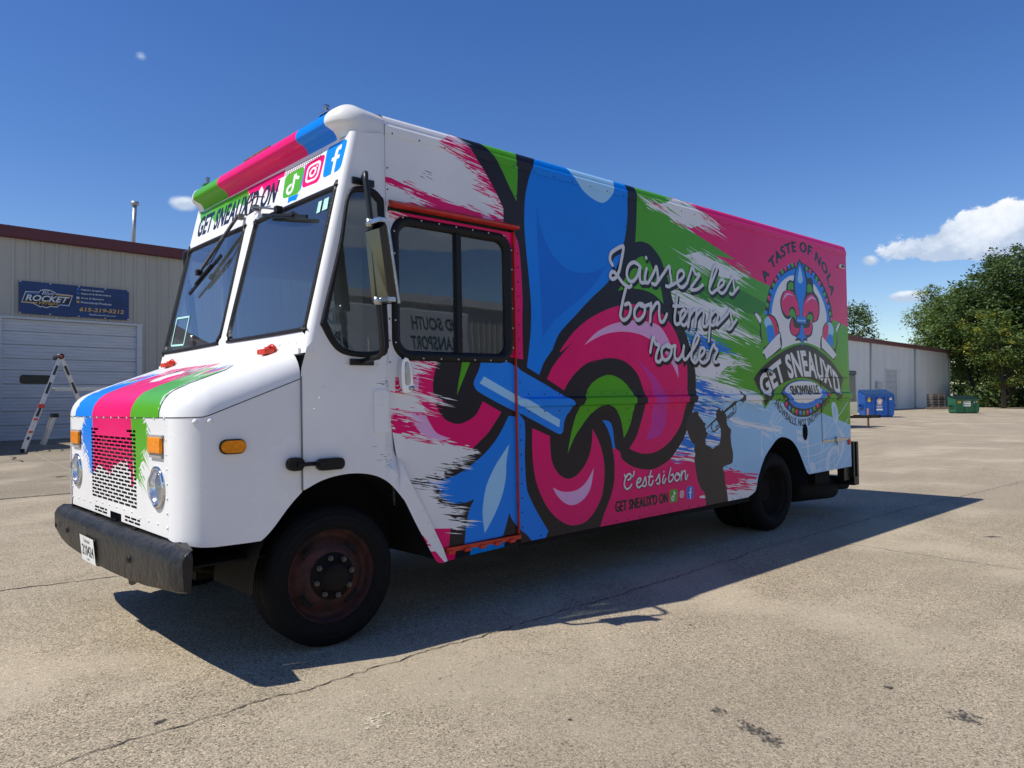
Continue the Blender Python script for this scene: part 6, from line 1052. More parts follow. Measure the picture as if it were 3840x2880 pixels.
for i in range(mid):
    j = nP - 1 - i
    if j - 1 > i + 1 or j > i: fs.append((base + i, base + i + 1, base + j - 1, base + j)) if j - 1 != i + 1 else fs.append((base + i, base + i + 1, base + j))
mb.add(vs, fs, 0, True); hood = mb.build('hood', PW, TR)
def hprof(t):
    """hood centre line: t metres up from the rivet line"""
    q = HR * pi / 2
    if t < q: a = t / HR; return (XF + HR * (1 - cos(a)) , 1.322 + HR * sin(a) + max(0, (HR * (1 - cos(a)) - 0.123)) * 0.376, (-cos(a), sin(a)))
    x = XF + HR + (t - q) * 0.937; return (x, zs(x) + HR, (-0.349, 0.937))
def hmap(y, t):
    x, z, n = hprof(t); return (x + n[0] * 0.004, y, z + n[1] * 0.004)
tt = lambda x: HR * pi / 2 + (x - (XF + HR)) / 0.937
HS = []
for y0, y1, m, t1 in ((1.628, 2.062, VB, tt(-0.42)), (0.804, 1.628, VP, tt(-0.33)), (0.322, 0.804, VG, tt(-0.42))):
    HS.append(([(y0, -0.002), (y1, -0.002), (y1, t1), (y0, t1)], m))
HW = []
HW += [(s, VW) for s in spikes([(0.33, tt(-0.58)), (2.06, tt(-0.56))], (0, 1), 60, (0.03, 0.14), (0.004, 0.014), 0.03, 120)] + [(s, VW) for s in spikes([(0.33, tt(-0.44)), (2.06, tt(-0.44))], (0, 1), 120, (0.05, 0.2), (0.006, 0.028), 0.03, 121)]
HW += [(s, VK) for s in spikes([(0.75, tt(-0.50)), (1.45, tt(-0.50)), (1.35, tt(-0.42)), (0.85, tt(-0.42))], (0, 1), 70, (0.03, 0.12), (0.008, 0.03), 0.05, 122)] + [(ell(1.2, tt(-0.52), 0.16, 0.10, 14), VW), (ell(1.05, tt(-0.55), 0.09, 0.06, 12), VP)]
for cy in (0.52, 1.88):
    HW += [(ell(cy, tt(-0.50), 0.10, 0.10, 14), VW), (ell(cy - 0.05, tt(-0.5), 0.035, 0.07, 10, 0.5), VP), (ell(cy + 0.05, tt(-0.5), 0.035, 0.07, 10, -0.5), VP), (ell(cy, tt(-0.47), 0.03, 0.10, 10), VB), (ell(cy, tt(-0.55), 0.04, 0.05, 10), VG)]
HW += [(s, VW) for s in spikes([(0.322, 0.05), (0.335, 0.3)], (0.3, 1), 40, (0.01, 0.05), (0.005, 0.02), 0.012, 123)] + [(s, VW) for s in spikes([(2.062, 0.05), (2.05, 0.3)], (0.3, 1), 40, (0.01, 0.05), (0.005, 0.02), 0.012, 124)]
clip = [(0.322, 0.0), (2.062, 0.0), (2.062, tt(-0.50)), (1.9, tt(-0.40)), (1.628, tt(-0.36)), (1.3, tt(-0.31)), (0.9, tt(-0.31)), (0.65, tt(-0.36)), (0.45, tt(-0.40)), (0.322, tt(-0.50))]
patch('hood_stripes', clip, [], HS + HW, VW, hmap, TR, vl=[HR * pi / 2 * k / 8 for k in range(1, 9)])
TF = 0.475; TA = RC * pi / 2
def fmap_(t, z, far=False):
    if t < TF: p = (-0.205 - t, 0.02, z)
    else:
        a = (t - TF) / RC; p = (-0.68 - RC * sin(a), 0.19 - RC * cos(a), z)
    return mir(p) if far else p
tf = lambda x: -0.205 - x
fl = [(0.0, zs(-0.205)), (tf(-0.5), zs(-0.5)), (tf(-0.66), zs(-0.66)), (TF + 0.05, 1.3225), (TF + TA, 1.322), (TF + TA, 0.708), (TF + TA * 0.6, 0.688), (TF + TA * 0.25, 0.672), (TF, 0.667), (tf(-0.47), 0.664), (tf(-0.43), 0.672), (tf(-0.373), 0.722), (tf(-0.299), 0.807), (tf(-0.25), 0.858), (0.0, 0.8985)]
fls = fl[:8] + curve([(t, z) for t, z in fl[8:]], 4, False)
for far in (False, True):
    patch('front_fender', fls, [], [], PW, lambda t, z, far=far: fmap_(t, z, far), TR, ul=[TF + TA * k / 8 for k in range(8)] + [0.1, 0.25])
# grille panel with punched slots
slots = []; PIT = (1.672 - 0.722) / 8
for r_ in range(20):
    z = 1.243 - r_ * 0.02245; off = 0 if r_ % 2 else PIT / 2
    for i in range(-1, 9):
        a = 0.722 + i * PIT + off + 0.009; b = a + PIT - 0.018; a = max(a, 0.726); b = min(b, 1.668)
        if b - a < 0.03: continue
        if r_ < 2 and 0.88 < (a + b) / 2 < 1.52: continue
        slots.append([(a, z - 0.0068), (b, z - 0.0068), (b, z + 0.0068), (a, z + 0.0068)])
for y0, y1 in ((0.676, 0.96), (1.331, 1.612)):
    for r_ in range(2):
        z = 0.746 - r_ * 0.02; n0 = y0 + (0.06 if r_ else 0.0)
        for a, b in ((y0, y0 + 0.10), (y0 + 0.115, y0 + 0.215), (y0 + 0.23, y1)) if r_ else ((y0, y0 + 0.05), (y0 + 0.065, y0 + 0.165), (y0 + 0.18, y1)): slots.append([(a, z - 0.006), (b, z - 0.006), (b, z + 0.006), (a, z + 0.006)])
LF = [(C('f_green'), VG), (C('f_blue'), VB), (C('f_pink'), VP)]
LF += [(s, VW) for s in spikes(pl('f_green')[2:16], (-1, 0.45), 130, (0.02, 0.10), (0.004, 0.014), 0.012, 130)] + [(s, VG) for s in spikes(pl('f_green')[6:16], (-1, -0.75), 60, (0.02, 0.12), (0.004, 0.012), 0.018, 131)] + [(s, VW) for s in spikes(pl('f_blue')[3:11], (1, 0.5), 90, (0.02, 0.09), (0.004, 0.014), 0.012, 132)] + [(s, VB) for s in spikes(pl('f_blue')[3:9], (1, -0.6), 40, (0.02, 0.09), (0.004, 0.012), 0.014, 133)] + [(s, VP) for s in spikes(pl('f_pink')[3:16], (0, -1), 50, (0.01, 0.05), (0.006, 0.016), 0.01, 134)]
hl = [ell(0.36, 0.957, 0.104, 0.109, 24), ell(2 * YC - 0.36, 0.957, 0.104, 0.109, 24)]
gp = patch('grille_panel', [(0.19, 0.708), (1.031, 0.708), (1.031, 0.75), (1.262, 0.75), (1.262, 0.708), (2.20, 0.708), (2.20, 1.322), (0.19, 1.322)], slots + hl, LF, PW, lambda y, z: (XF + (1.322 - z) * 0.012, y, z), TR)
mb = MB(); mb.box((-0.80, 0.25, 0.66), (-0.79, 2.14, 1.30)); mb.box((-0.80, 0.15, 0.55), (-0.3, 2.24, 0.56)); mb.build('radiator_core', VOID, TR)
for y in (0.36, 2 * YC - 0.36):
    M = Matrix.Translation((XF - 0.002, y, 0.957)) @ Matrix.Rotation(radians(-90), 4, 'Z')
    mb = MB(); mb.lathe([(0.112, 0.004), (0.112, -0.006), (0.098, -0.010), (0.092, -0.002), (0.090, 0.03)], 28, M); h_ = mb.build('headlight', CHR, TR)
    mb = MB(); mb.lathe([(0.092, 0.0), (0.07, 0.03), (0.03, 0.05), (0.001, 0.055)], 24, M); mb.build('reflector', mat('reflector', (0.85, 0.85, 0.85), rough=0.14, metal=1.0, var=0.15, vscale=60), h_)
    mb = MB(); mb.lathe([(0.093, -0.004), (0.085, -0.018), (0.06, -0.030), (0.03, -0.036), (0.001, -0.038)], 28, M)
    mb.build('lens', LENS, h_)
    mb = MB()
    for k in range(-5, 6): zz = 0.957 + 0.001; yy = y + k * 0.014; hh = sqrt(max(0, 0.085 ** 2 - (k * 0.014) ** 2)); mb.box((XF + 0.012, yy - 0.0015, zz - hh), (XF + 0.016, yy + 0.0015, zz + hh))
    mb.build('lens_flutes', mat('flute', (0.4, 0.42, 0.45), rough=0.2), h_)['kind'] = 'stuff'
    mb = MB(); mb.box((XF - 0.020, y - 0.100, 1.136), (XF - 0.002, y + 0.100, 1.220), b=0.007); s_ = mb.build('turn_signal', AMB, TR)
    mb = MB(); mb.box((XF - 0.012, y - 0.112, 1.215), (XF - 0.001, y + 0.112, 1.232)); mb.box((XF - 0.010, y - 0.095, 1.112), (XF - 0.001, y + 0.095, 1.134)); mb.build('lamp_base', mat('lamp_base', (0.35, 0.34, 0.32), rough=0.4), s_)
mb = MB(); mb.extrude(rrect(-0.65, 1.136, -0.525, 1.199, 0.031, 6), 0.019, -0.004); sm = mb.build('side_marker', AMB, TR)
mb = MB(); mb.extrude(rrect(-0.657, 1.129, -0.518, 1.206, 0.037, 6), 0.0195, 0.012); mb.build('bezel', BLK, sm)
rv = []
for k in range(13): rv.append(((XF - 0.001, 0.24 + k * 0.159, 1.318), (-1, 0, 0)))
for k in range(8): rv += [((XF - 0.001 + 0.004, 0.215, 0.76 + k * 0.075), (-1, 0, 0)), ((XF + 0.003, 2.175, 0.76 + k * 0.075), (-1, 0, 0))]
for k in range(14): rv.append(((XF + 0.006, 0.22 + k * 0.15, 0.765 + (0.02 if 3 < k < 10 else 0)), (-1, 0, 0)))
rivets('grille_rivets', rv, PW, TR, 0.008, 0.005)
rv = [((-0.82, 0.115, 1.30), (-0.8, -0.6, 0)), ((-0.765, 0.045, 1.30), (-0.4, -0.9, 0)), ((-0.70, 0.02, 1.30), (0, -1, 0))]
rivets('fender_bolts', rv, PW, TR, 0.016, 0.010)
# red hood hold-downs
for y in (0.35, 2 * YC - 0.35):
    mb = MB(); mb.box((-0.285, y - 0.055, 1.668), (-0.225, y + 0.055, 1.70), b=0.008); mb.tube([(-0.225, y - 0.05, 1.705), (-0.215, y, 1.722), (-0.225, y + 0.05, 1.705)], 0.012, 8); mb.box((-0.25, y - 0.03, 1.69), (-0.20, y + 0.03, 1.715), b=0.006); mb.build('hood_latch', RED, TR)
mb = MB(); mb.box((-0.212, 0.03, 1.655), (-0.198, 2.36, 1.69), b=0.004); mb.build('cowl_flange', PW, TR)
# rubber draw latch on the seam
mb = MB(); mb.extrude(rrect(-0.300, 1.018, -0.205, 1.090, 0.034, 5), 0.02, -0.018); mb.extrude(rrect(-0.150, 1.012, 0.015, 1.078, 0.030, 5), -0.031, -0.062); mb.box((-0.25, -0.030, 1.040), (-0.10, -0.012, 1.062), b=0.004); mb.box((-0.145, -0.07, 1.03), (-0.09, -0.06, 1.062), b=0.003); mb.build('draw_latch', RUB, TR)
mb = MB(); mb.extrude(rrect(0.225, 1.20, 0.322, 1.452, 0.018, 4), -0.031, -0.040); mb.build('access_cover', PW, TR)
mb = MB(); mb.extrude(curve([(0.43, 1.63), (0.47, 1.64), (0.49, 1.58), (0.505, 1.50), (0.50, 1.45), (0.47, 1.437), (0.43, 1.445), (0.42, 1.54)], 4), 0.012, -0.035); hd_ = mb.build('door_handle', CHR, TR)
mb = MB(); mb.extrude(curve([(0.452, 1.615), (0.470, 1.615), (0.480, 1.55), (0.478, 1.49), (0.455, 1.485), (0.448, 1.55)], 4), -0.036, -0.043); mb.build('grip', STL, hd_)
mb = MB(); mb.lathe([(0.014, -0.035), (0.014, -0.048), (0.001, -0.05)], 14, Matrix.Translation((0.492, 0, 1.462))); mb.build('lock_cylinder', STL, hd_)
# seam under the hood shoulder
mb = MB(); vs = []
for (x, y), (nx, ny) in zip(PL, nrm): vs += [(x - nx * 0.0015, y - ny * 0.0015, zs(x) - 0.002), (x - nx * 0.0015, y - ny * 0.0015, zs(x) + 0.0025)]
mb.add(vs, [(2 * i, 2 * i + 1, 2 * i + 3, 2 * i + 2) for i in range(len(PL) - 1)]); mb.build('hood_seam', VOID, TR)
# seams
mb = MB()
mb.box((0.343, -0.0035, 1.60), (0.3465, 0.002, 2.99)); mb.box((-0.2065, 0.008, 0.905), (-0.2035, 0.03, 1.53)); mb.build('panel_gaps', VOID, TR)
rv = []
for k in range(10): rv.append(((0.375 - 0.012, -0.0015, 1.62 + k * 0.13), (0, -1, 0)))
for x in [1.5 + k * 0.155 for k in range(33)]: rv += [((x, -0.008, 1.418), (0, -1, 0)), ((x, -0.0085, 1.295), (0, -1, 0))]
for x in [1.46 + k * 0.14 for k in range(21)]: rv.append(((x, -0.001, 0.418), (0, -1, 0)))
for z in [0.5 + k * 0.1 for k in range(24)]:
    if not 1.26 < z < 1.45: rv += [((1.425, -0.001, z), (0, -1, 0))]
for x0 in (2.62, 3.9):
    for z in [0.55 + k * 0.13 for k in range(18)]:
        if not 1.26 < z < 1.45: rv.append(((x0, -0.001, z), (0, -1, 0)))
for x in [3.55 + k * 0.16 for k in range(5)]: rv.append(((x, -0.001, 0.72), (0, -1, 0)))
for x in [0.40 + k * 0.2 for k in range(32)]: rv.append(((x, -0.005, 3.005), (0, -1, 0)))
bm_rv = rivets('body_rivets', rv, MAT['vinyl_charcoal'], TR, 0.006, 0.003)
rv = [((0.05 + 0.07 * k, -0.031, 1.60 - 0.0 * k), (0, -1, 0)) for k in range(5)] + [((0.30, -0.031, 1.0 + 0.1 * k), (0, -1, 0)) for k in range(3)] + [((-0.15 + 0.03 * k, -0.031, 1.35 + 0.06 * k), (0, -1, 0)) for k in range(3)] + [((0.44 + 0.045 * k, -0.011, 0.965 - 0.085 * k), (0, -1, 0)) for k in range(6)] + [((xw(1.72), 0.1 + k * 0.105, 1.725), (-1, 0, 0.2)) for k in range(22)]
rivets('cab_rivets', rv, PW, TR, 0.007, 0.004)
# lettering in brush script with its drop shadow
def script(strokes, w, shift, m, name, y0):
    mb = MB(); k = 0
    for s in strokes:
        P = curve([tuple(p) for p in s], 6, False) if len(s) > 2 else [tuple(p) for p in s]; P = [(p[0] + shift[0], p[1] + shift[1]) for p in P]
        n = len(P); vs = []; d0 = None
        e0 = (P[0][0] * 2 - P[1][0], P[0][1] * 2 - P[1][1])
        def side(i):
            a = P[max(0, i - 1)]; b = P[min(n - 1, i + 1)]; dx, dz = b[0] - a[0], b[1] - a[1]; l = math.hypot(dx, dz) or 1e-6; return dx / l, dz / l
        prm = []
        dx, dz = side(0); prm += [(P[0][0] - dx * w * 0.48, P[0][1] - dz * w * 0.48, dx, dz, 0.25), (P[0][0] - dx * w * 0.3, P[0][1] - dz * w * 0.3, dx, dz, 0.72)]
        prm += [(P[i][0], P[i][1], *side(i), 1.0) for i in range(n)]
        dx, dz = side(n - 1); prm += [(P[-1][0] + dx * w * 0.3, P[-1][1] + dz * w * 0.3, dx, dz, 0.72), (P[-1][0] + dx * w * 0.48, P[-1][1] + dz * w * 0.48, dx, dz, 0.25)]
        for i, (x, z, dx, dz, f) in enumerate(prm):
            y = y0 - k * 0.00002 - i * 0.00003; vs += [(x - dz * w / 2 * f, y + ybox(x, z), z + dx * w / 2 * f), (x + dz * w / 2 * f, y + ybox(x, z), z - dx * w / 2 * f)]
        k += 7; mb.add(vs, [(2 * i, 2 * i + 1, 2 * i + 3, 2 * i + 2) for i in range(len(prm) - 1)])
    return mb.build(name, m, TR, fix=False)
script(G['script'], 0.031, (0.022, -0.028), VK, 'script_shadow', -0.0008); script(G['script'], 0.031, (0, 0), mat('vinyl_letter', (0.72, 0.72, 0.74), rough=0.3), 'script_lettering', -0.0045)
script(G['script2'], 0.0165, (0.006, -0.008), VK, 'slogan_shadow', -0.0008); script(G['script2'], 0.0165, (0, 0), MAT['vinyl_letter'], 'slogan_lettering', -0.0045)
script(TRP, 0.012, (0, 0), VGR, 'trumpet_outline', -0.0008)
# small side fittings
mb = MB(); mb.lathe([(0.055, -0.004), (0.052, -0.006), (0.045, 0.03), (0.001, 0.06)], 20, Matrix.Translation((5.582, 0, 0.977)) @ Matrix.Diagonal((1, 1, 1.6, 1))); mb.build('fuel_filler', VOID, TR)
mb = MB(); mb.box((5.975, -0.003, 0.86), (5.981, 0.001, 1.56)); mb.box((5.975, -0.003, 1.56), (6.66, 0.001, 1.566)); mb.build('hatch_gap', VOID, TR)
mb = MB(); mb.box((5.98, -0.012, 0.845), (6.66, -0.001, 0.872), b=0.002); mb.box((6.29, -0.03, 0.84), (6.37, -0.010, 0.895), b=0.004); mb.box((6.315, -0.028, 0.80), (6.345, -0.012, 0.845), b=0.003); mb.build('hatch_hinge', STL, TR)
mb = MB(); mb.lathe([(0.036, -0.001), (0.036, -0.012), (0.03, -0.016), (0.001, -0.018)], 16, Matrix.Translation((6.645, 0, 0.822))); mb.build('side_reflector', RED, TR)
mb = MB(); mb.extrude(rrect(6.50, 2.832, 6.64, 2.875, 0.018, 4), -0.001, -0.018); ml = mb.build('marker_lamp', PLT, TR)
mb = MB(); mb.extrude(rrect(6.545, 2.840, 6.61, 2.867, 0.01, 4), -0.018, -0.028); mb.build('lamp_lens', mat('dark_lens', (0.05, 0.01, 0.01), rough=0.2), ml)
mb = MB(); mb.tube([(4.80, -0.002, 1.63), (4.80, -0.04, 1.62), (4.815, -0.05, 1.60), (4.83, -0.03, 1.585)], 0.02, 10); mb.build('inlet_plug', STL, TR)
# ---- other side, rear, floor
farbox = [(0.347, 3.122), (0.347, 0.9), (0.5, 0.62), (0.76, 0.40), (4.5, 0.40), (4.6, 0.58), (4.88, 0.87), (5.13, 0.945), (5.40, 0.82), (5.6, 0.55), (6.75, 0.53), (6.75, 3.122)]
patch('far_side_panel', farbox, [rrect(0.43, 1.68, 1.34, 2.48, 0.08)], [], VW, lambda x, z: (x, 2 * YC - ybox(x, z), z), TR, vl=[b[0] for b in COVE[:-1]])
patch('far_cab_panel', [p for p in cabline if p[0] < 0.348 or p[1] > 1.5], [QWi(0.93)], [], PW, lambda x, z: (x, 2 * YC - ycab(x, z), z), TR)
sheet('pane', rrect(0.43, 1.68, 1.34, 2.48, 0.08), lambda x, z: (x, 2 * YC - 0.02, z), GL, TR).name = 'far_window'
mb = MB(); mb.box((6.735, 0.04, 0.53), (6.748, 2.35, 3.12)); mb.build('rear_wall', PW, TR)
mb = MB(); mb.box((-0.18, 0.60, 0.70), (0.74, 1.79, 0.73)); mb.box((0.74, 0.03, 0.70), (1.5, 2.36, 0.73)); mb.box((1.5, 0.02, 0.60), (4.45, 2.37, 0.64)); mb.box((4.45, 0.74, 0.60), (5.72, 1.65, 0.64)); mb.box((5.72, 0.04, 0.60), (6.73, 2.35, 0.64)); mb.build('floor_pan', CHS, TR)
mb = MB(); mb.box((1.62, 0.03, 0.64), (1.64, 2.36, 3.11)); mb.build('bulkhead', INT, TR)
mb = MB(); mb.box((0.30, 0.03, 3.05), (1.62, 2.36, 3.06)); mb.build('headliner', INL, TR)
mb = MB(); mb.box((-0.17, 0.03, 1.02), (-0.13, 2.36, 1.62)); mb.box((-0.17, 0.62, 0.73), (-0.13, 1.77, 1.02)); mb.box((-0.15, 0.05, 1.50), (0.14, 2.34, 1.66), b=0.03); mb.box((-0.05, 0.30, 1.40), (0.22, 0.95, 1.72), b=0.04); mb.build('dashboard', INT, TR)
mb = MB(); Ms = Matrix.Translation((0.30, 0.55, 1.70)) @ Matrix.Rotation(radians(-38), 4, 'Y')
ring = [Ms @ Vector((0, 0.23 * cos(t), 0.23 * sin(t))) for t in [2 * pi * k / 28 for k in range(29)]]
mb.tube(ring, 0.015, 8, cap=False)
for t in (0.3, 2.4, 4.4): mb.tube([Ms @ Vector((0, 0, 0)), Ms @ Vector((0, 0.23 * cos(t), 0.23 * sin(t)))], 0.011, 6)
mb.tube([Ms @ Vector((0, 0, 0)), (0.05, 0.55, 1.45)], 0.03, 8); mb.build('steering_wheel', SEAT, TR)
mb = MB(); mb.box((0.75, 0.32, 1.12), (1.22, 0.80, 1.25), b=0.04); mb.box((1.14, 0.33, 1.22), (1.26, 0.79, 1.90), b=0.05); mb.box((1.16, 0.42, 1.92), (1.25, 0.70, 2.12), b=0.04); mb.box((0.85, 0.45, 0.73), (1.12, 0.68, 1.12)); mb.build('driver_seat', SEAT, TR)
mb = MB(); mb.tube([(1.42, 0.06, 0.75), (1.42, 0.06, 3.0)], 0.022, 8); mb.tube([(0.44, 0.10, 0.75), (0.44, 0.10, 2.9)], 0.016, 8); mb.build('grab_pole', STL, TR)
# wheel housings and chassis
def well(xc, y0, y1, r, zc, a0=0, a1=pi):
    mb = MB(); n = 16; vs = []
    for k in range(n + 1):
        t = a0 + (a1 - a0) * k / n
        for y in (y0, y1): vs.append((xc + r * cos(t), y, zc + r * sin(t)))
    mb.add(vs, [(2 * k, 2 * k + 1, 2 * k + 3, 2 * k + 2) for k in range(n)], 0, True); mb.add(vs, [tuple(range(1, 2 * n + 2, 2))]); return mb
for far in (0, 1):
    f = lambda y: 2 * YC - y if far else y
    w = well(0.11, f(0.025), f(0.55), 0.60, 0.385); w.build('wheel_housing', VOID, TR); w = well(5.10, f(0.02), f(0.72), 0.56, 0.40); w.build('wheel_housing', VOID, TR)
mb = MB()
for y in (0.78, 1.61): mb.box((-0.85, y - 0.035, 0.50), (6.80, y + 0.035, 0.70))
for x in (-0.6, 0.6, 1.9, 3.2, 4.4, 5.9, 6.6): mb.box((x - 0.04, 0.78, 0.52), (x + 0.04, 1.61, 0.64))
mb.tube([(0, 0.3, 0.40), (0, 0.75, 0.33), (0, 1.64, 0.33), (0, 2.1, 0.40)], 0.05, 8); mb.tube([(5.0, 0.3, 0.40), (5.0, 2.1, 0.40)], 0.07, 8); mb.lathe([(0.001, -0.2), (0.14, -0.12), (0.19, 0), (0.14, 0.12), (0.001, 0.2)], 16, Matrix.Translation((5.0, 1.2, 0.40)))
mb.tube([(0.6, 1.195, 0.52), (4.9, 1.195, 0.42)], 0.05, 8); mb.box((-0.5, 0.80, 0.34), (0.35, 1.55, 0.85)); mb.box((1.7, 0.25, 0.38), (3.2, 0.72, 0.70), b=0.05); mb.box((3.4, 0.3, 0.42), (4.2, 0.72, 0.66), b=0.03)
for y in (0.62, 1.77):
    for k in range(4): mb.tube([(-0.62 + k * 0.08, y, 0.46 - k * 0.022), (0, y, 0.36 - k * 0.022), (0.62 - k * 0.08, y, 0.46 - k * 0.022)], 0.02, 6); mb.tube([(4.3 + k * 0.08, y + 0.1, 0.5 - k * 0.022), (5.0, y + 0.1, 0.43 - k * 0.022), (5.7 - k * 0.08, y + 0.1, 0.5 - k * 0.022)], 0.022, 6)
mb.build('chassis', CHS, TR)
mb = MB(); mb.box((1.41, 0.012, 0.36), (4.45, 0.02, 0.40)); mb.box((1.41, 0.02, 0.40), (4.45, 0.3, 0.60)); mb.build('side_skirt_rail', CHS, TR)
mb = MB(); mb.lathe([(0.001, -0.48), (0.10, -0.48), (0.12, -0.45), (0.12, 0.45), (0.10, 0.48), (0.001, 0.48)], 18, Matrix.Translation((6.30, 0.30, 0.275)) @ Matrix.Rotation(radians(90), 4, 'Z') @ Matrix.Rotation(radians(3), 4, 'X')); mb.tube([(6.7, 0.30, 0.275), (7.08, 0.24, 0.265)], 0.05, 12); mb.box((6.0, 0.1, 0.38), (6.35, 0.55, 0.53)); mb.build('exhaust', CHS, TR)
mb = MB(); mb.box((6.78, 0.0, 0.30), (6.91, 2.39, 0.40), b=0.008); mb.box((6.77, 0.0, 0.40), (6.80, 0.10, 0.81)); mb.box((6.86, 0.0, 0.40), (6.91, 0.10, 0.81), b=0.004); mb.box((6.78, 0.02, 0.36), (6.88, 0.12, 0.80)); mb.box((6.78, 2.27, 0.36), (6.91, 2.39, 0.80)); mb.box((6.60, 0.04, 0.37), (6.80, 0.12, 0.52)); mb.build('rear_bumper', BLK, TR)
# ---- front bumper, plate, tow hooks
XB = -0.925
BPR = [(XB + 0.12, 0.682), (XB + 0.09, 0.690), (XB + 0.05, 0.682), (XB + 0.018, 0.662), (XB, 0.628), (XB + 0.002, 0.57), (XB + 0.005, 0.52), (XB + 0.010, 0.485), (XB + 0.025, 0.475), (XB + 0.04, 0.48), (XB + 0.05, 0.62), (XB + 0.12, 0.66)]
mb = MB(); ys = [-0.11, -0.10, -0.08, -0.04, 0.1, 0.4, 0.7, 1.0, 1.39, 1.7, 2.0, 2.25, 2.42, 2.46, 2.49, 2.50]; vs = []
for j, y in enumerate(ys):
    e = min(y + 0.11, 2.50 - y); sh = 0.03 * max(0, 1 - e / 0.10) ** 1.5; sag = 0.006 * sin(y * 9) ; hang = 0.055 * (1 - ((y - 1.195) / 1.25) ** 2)
    for i, (x, z) in enumerate(BPR):
        low = z < 0.5; zz = z - (hang * (1 if low else 0.0)) + (0.05 * max(0, 1 - e / 0.25) if low and y > 1 else 0)
        vs.append((x + sh + sag * 0.5 + 0.010 * ((y - 1.195) / 1.25) ** 2, y if x < XB + 0.055 else min(max(y, 0.10), 2.29), zz + sag * 0.4 + 0.012 * max(0, 1 - y)))
n = len(BPR); mb.add(vs, [(j * n + i, j * n + (i + 1) % n, (j + 1) * n + (i + 1) % n, (j + 1) * n + i) for j in range(len(ys) - 1) for i in range(n)], 0, True); mb.add(vs, [tuple(range(n)), tuple(range((len(ys) - 1) * n, len(ys) * n))])
bmp = mb.build('front_bumper', BMP, TR)
mb = MB()
for y in (2.30, 1.98, 1.30, 0.60): mb.lathe([(0.022, 0.0), (0.018, -0.006), (0.008, -0.002), (0.001, 0.004)], 12, Matrix.Translation((XB + 0.000, y, 0.56)) @ Matrix.Rotation(radians(-90), 4, 'Z'))
mb.build('bumper_bolts', RUB, bmp)['kind'] = 'stuff'
for y in (1.55, 0.85): mb = MB(); mb.tube([(XB + 0.12, y - 0.07, 0.50), (XB + 0.10, y - 0.06, 0.42), (XB + 0.09, y, 0.385), (XB + 0.10, y + 0.06, 0.42), (XB + 0.12, y + 0.07, 0.50)], 0.022, 8); mb.build('tow_hook', BLK, TR)
PX = lambda y, z: (XB - 0.016 + (0.585 - z) * 0.09, y, z)
py0, py1, pz0, pz1 = 1.575, 1.255, 0.425, 0.585
pl_ = sheet('licence_plate', [(py0, pz0), (py1, pz0), (py1, pz1), (py0, pz1)], lambda y, z: PX(y, z), PLT, TR)
def ptext(s, u0, v0, u1, v1, off=0.0, shear=0.0):
    f = lambda u, v: (PX(py0 + (py1 - py0) * u, pz0 + (pz1 - pz0) * v)[0] - 0.0015, py0 + (py1 - py0) * u, pz0 + (pz1 - pz0) * v)
    text_mesh('plate_text', s, lambda u, v: f(u0 + (u1 - u0) * u, v0 + (v1 - v0) * v), INK, pl_, off, shear)
ptext("2", 0.10, 0.25, 0.24, 0.66, 0.01); ptext("H", 0.27, 0.49, 0.34, 0.66, 0.01); ptext("2", 0.27, 0.25, 0.34, 0.42, 0.01); ptext("0424", 0.38, 0.25, 0.93, 0.66, 0.01); ptext("Tennessee", 0.26, 0.76, 0.72, 0.92, 0.0, 0.2); ptext("10000", 0.42, 0.08, 0.60, 0.16)
mb = MB()
for y in (1.48, 0.80): mb.box((XB + 0.12, y - 0.04, 0.690), (XB + 0.17, y + 0.04, 0.698), b=0.003)
mb.build('bumper_bracket', RED, TR)['kind'] = 'stuff'
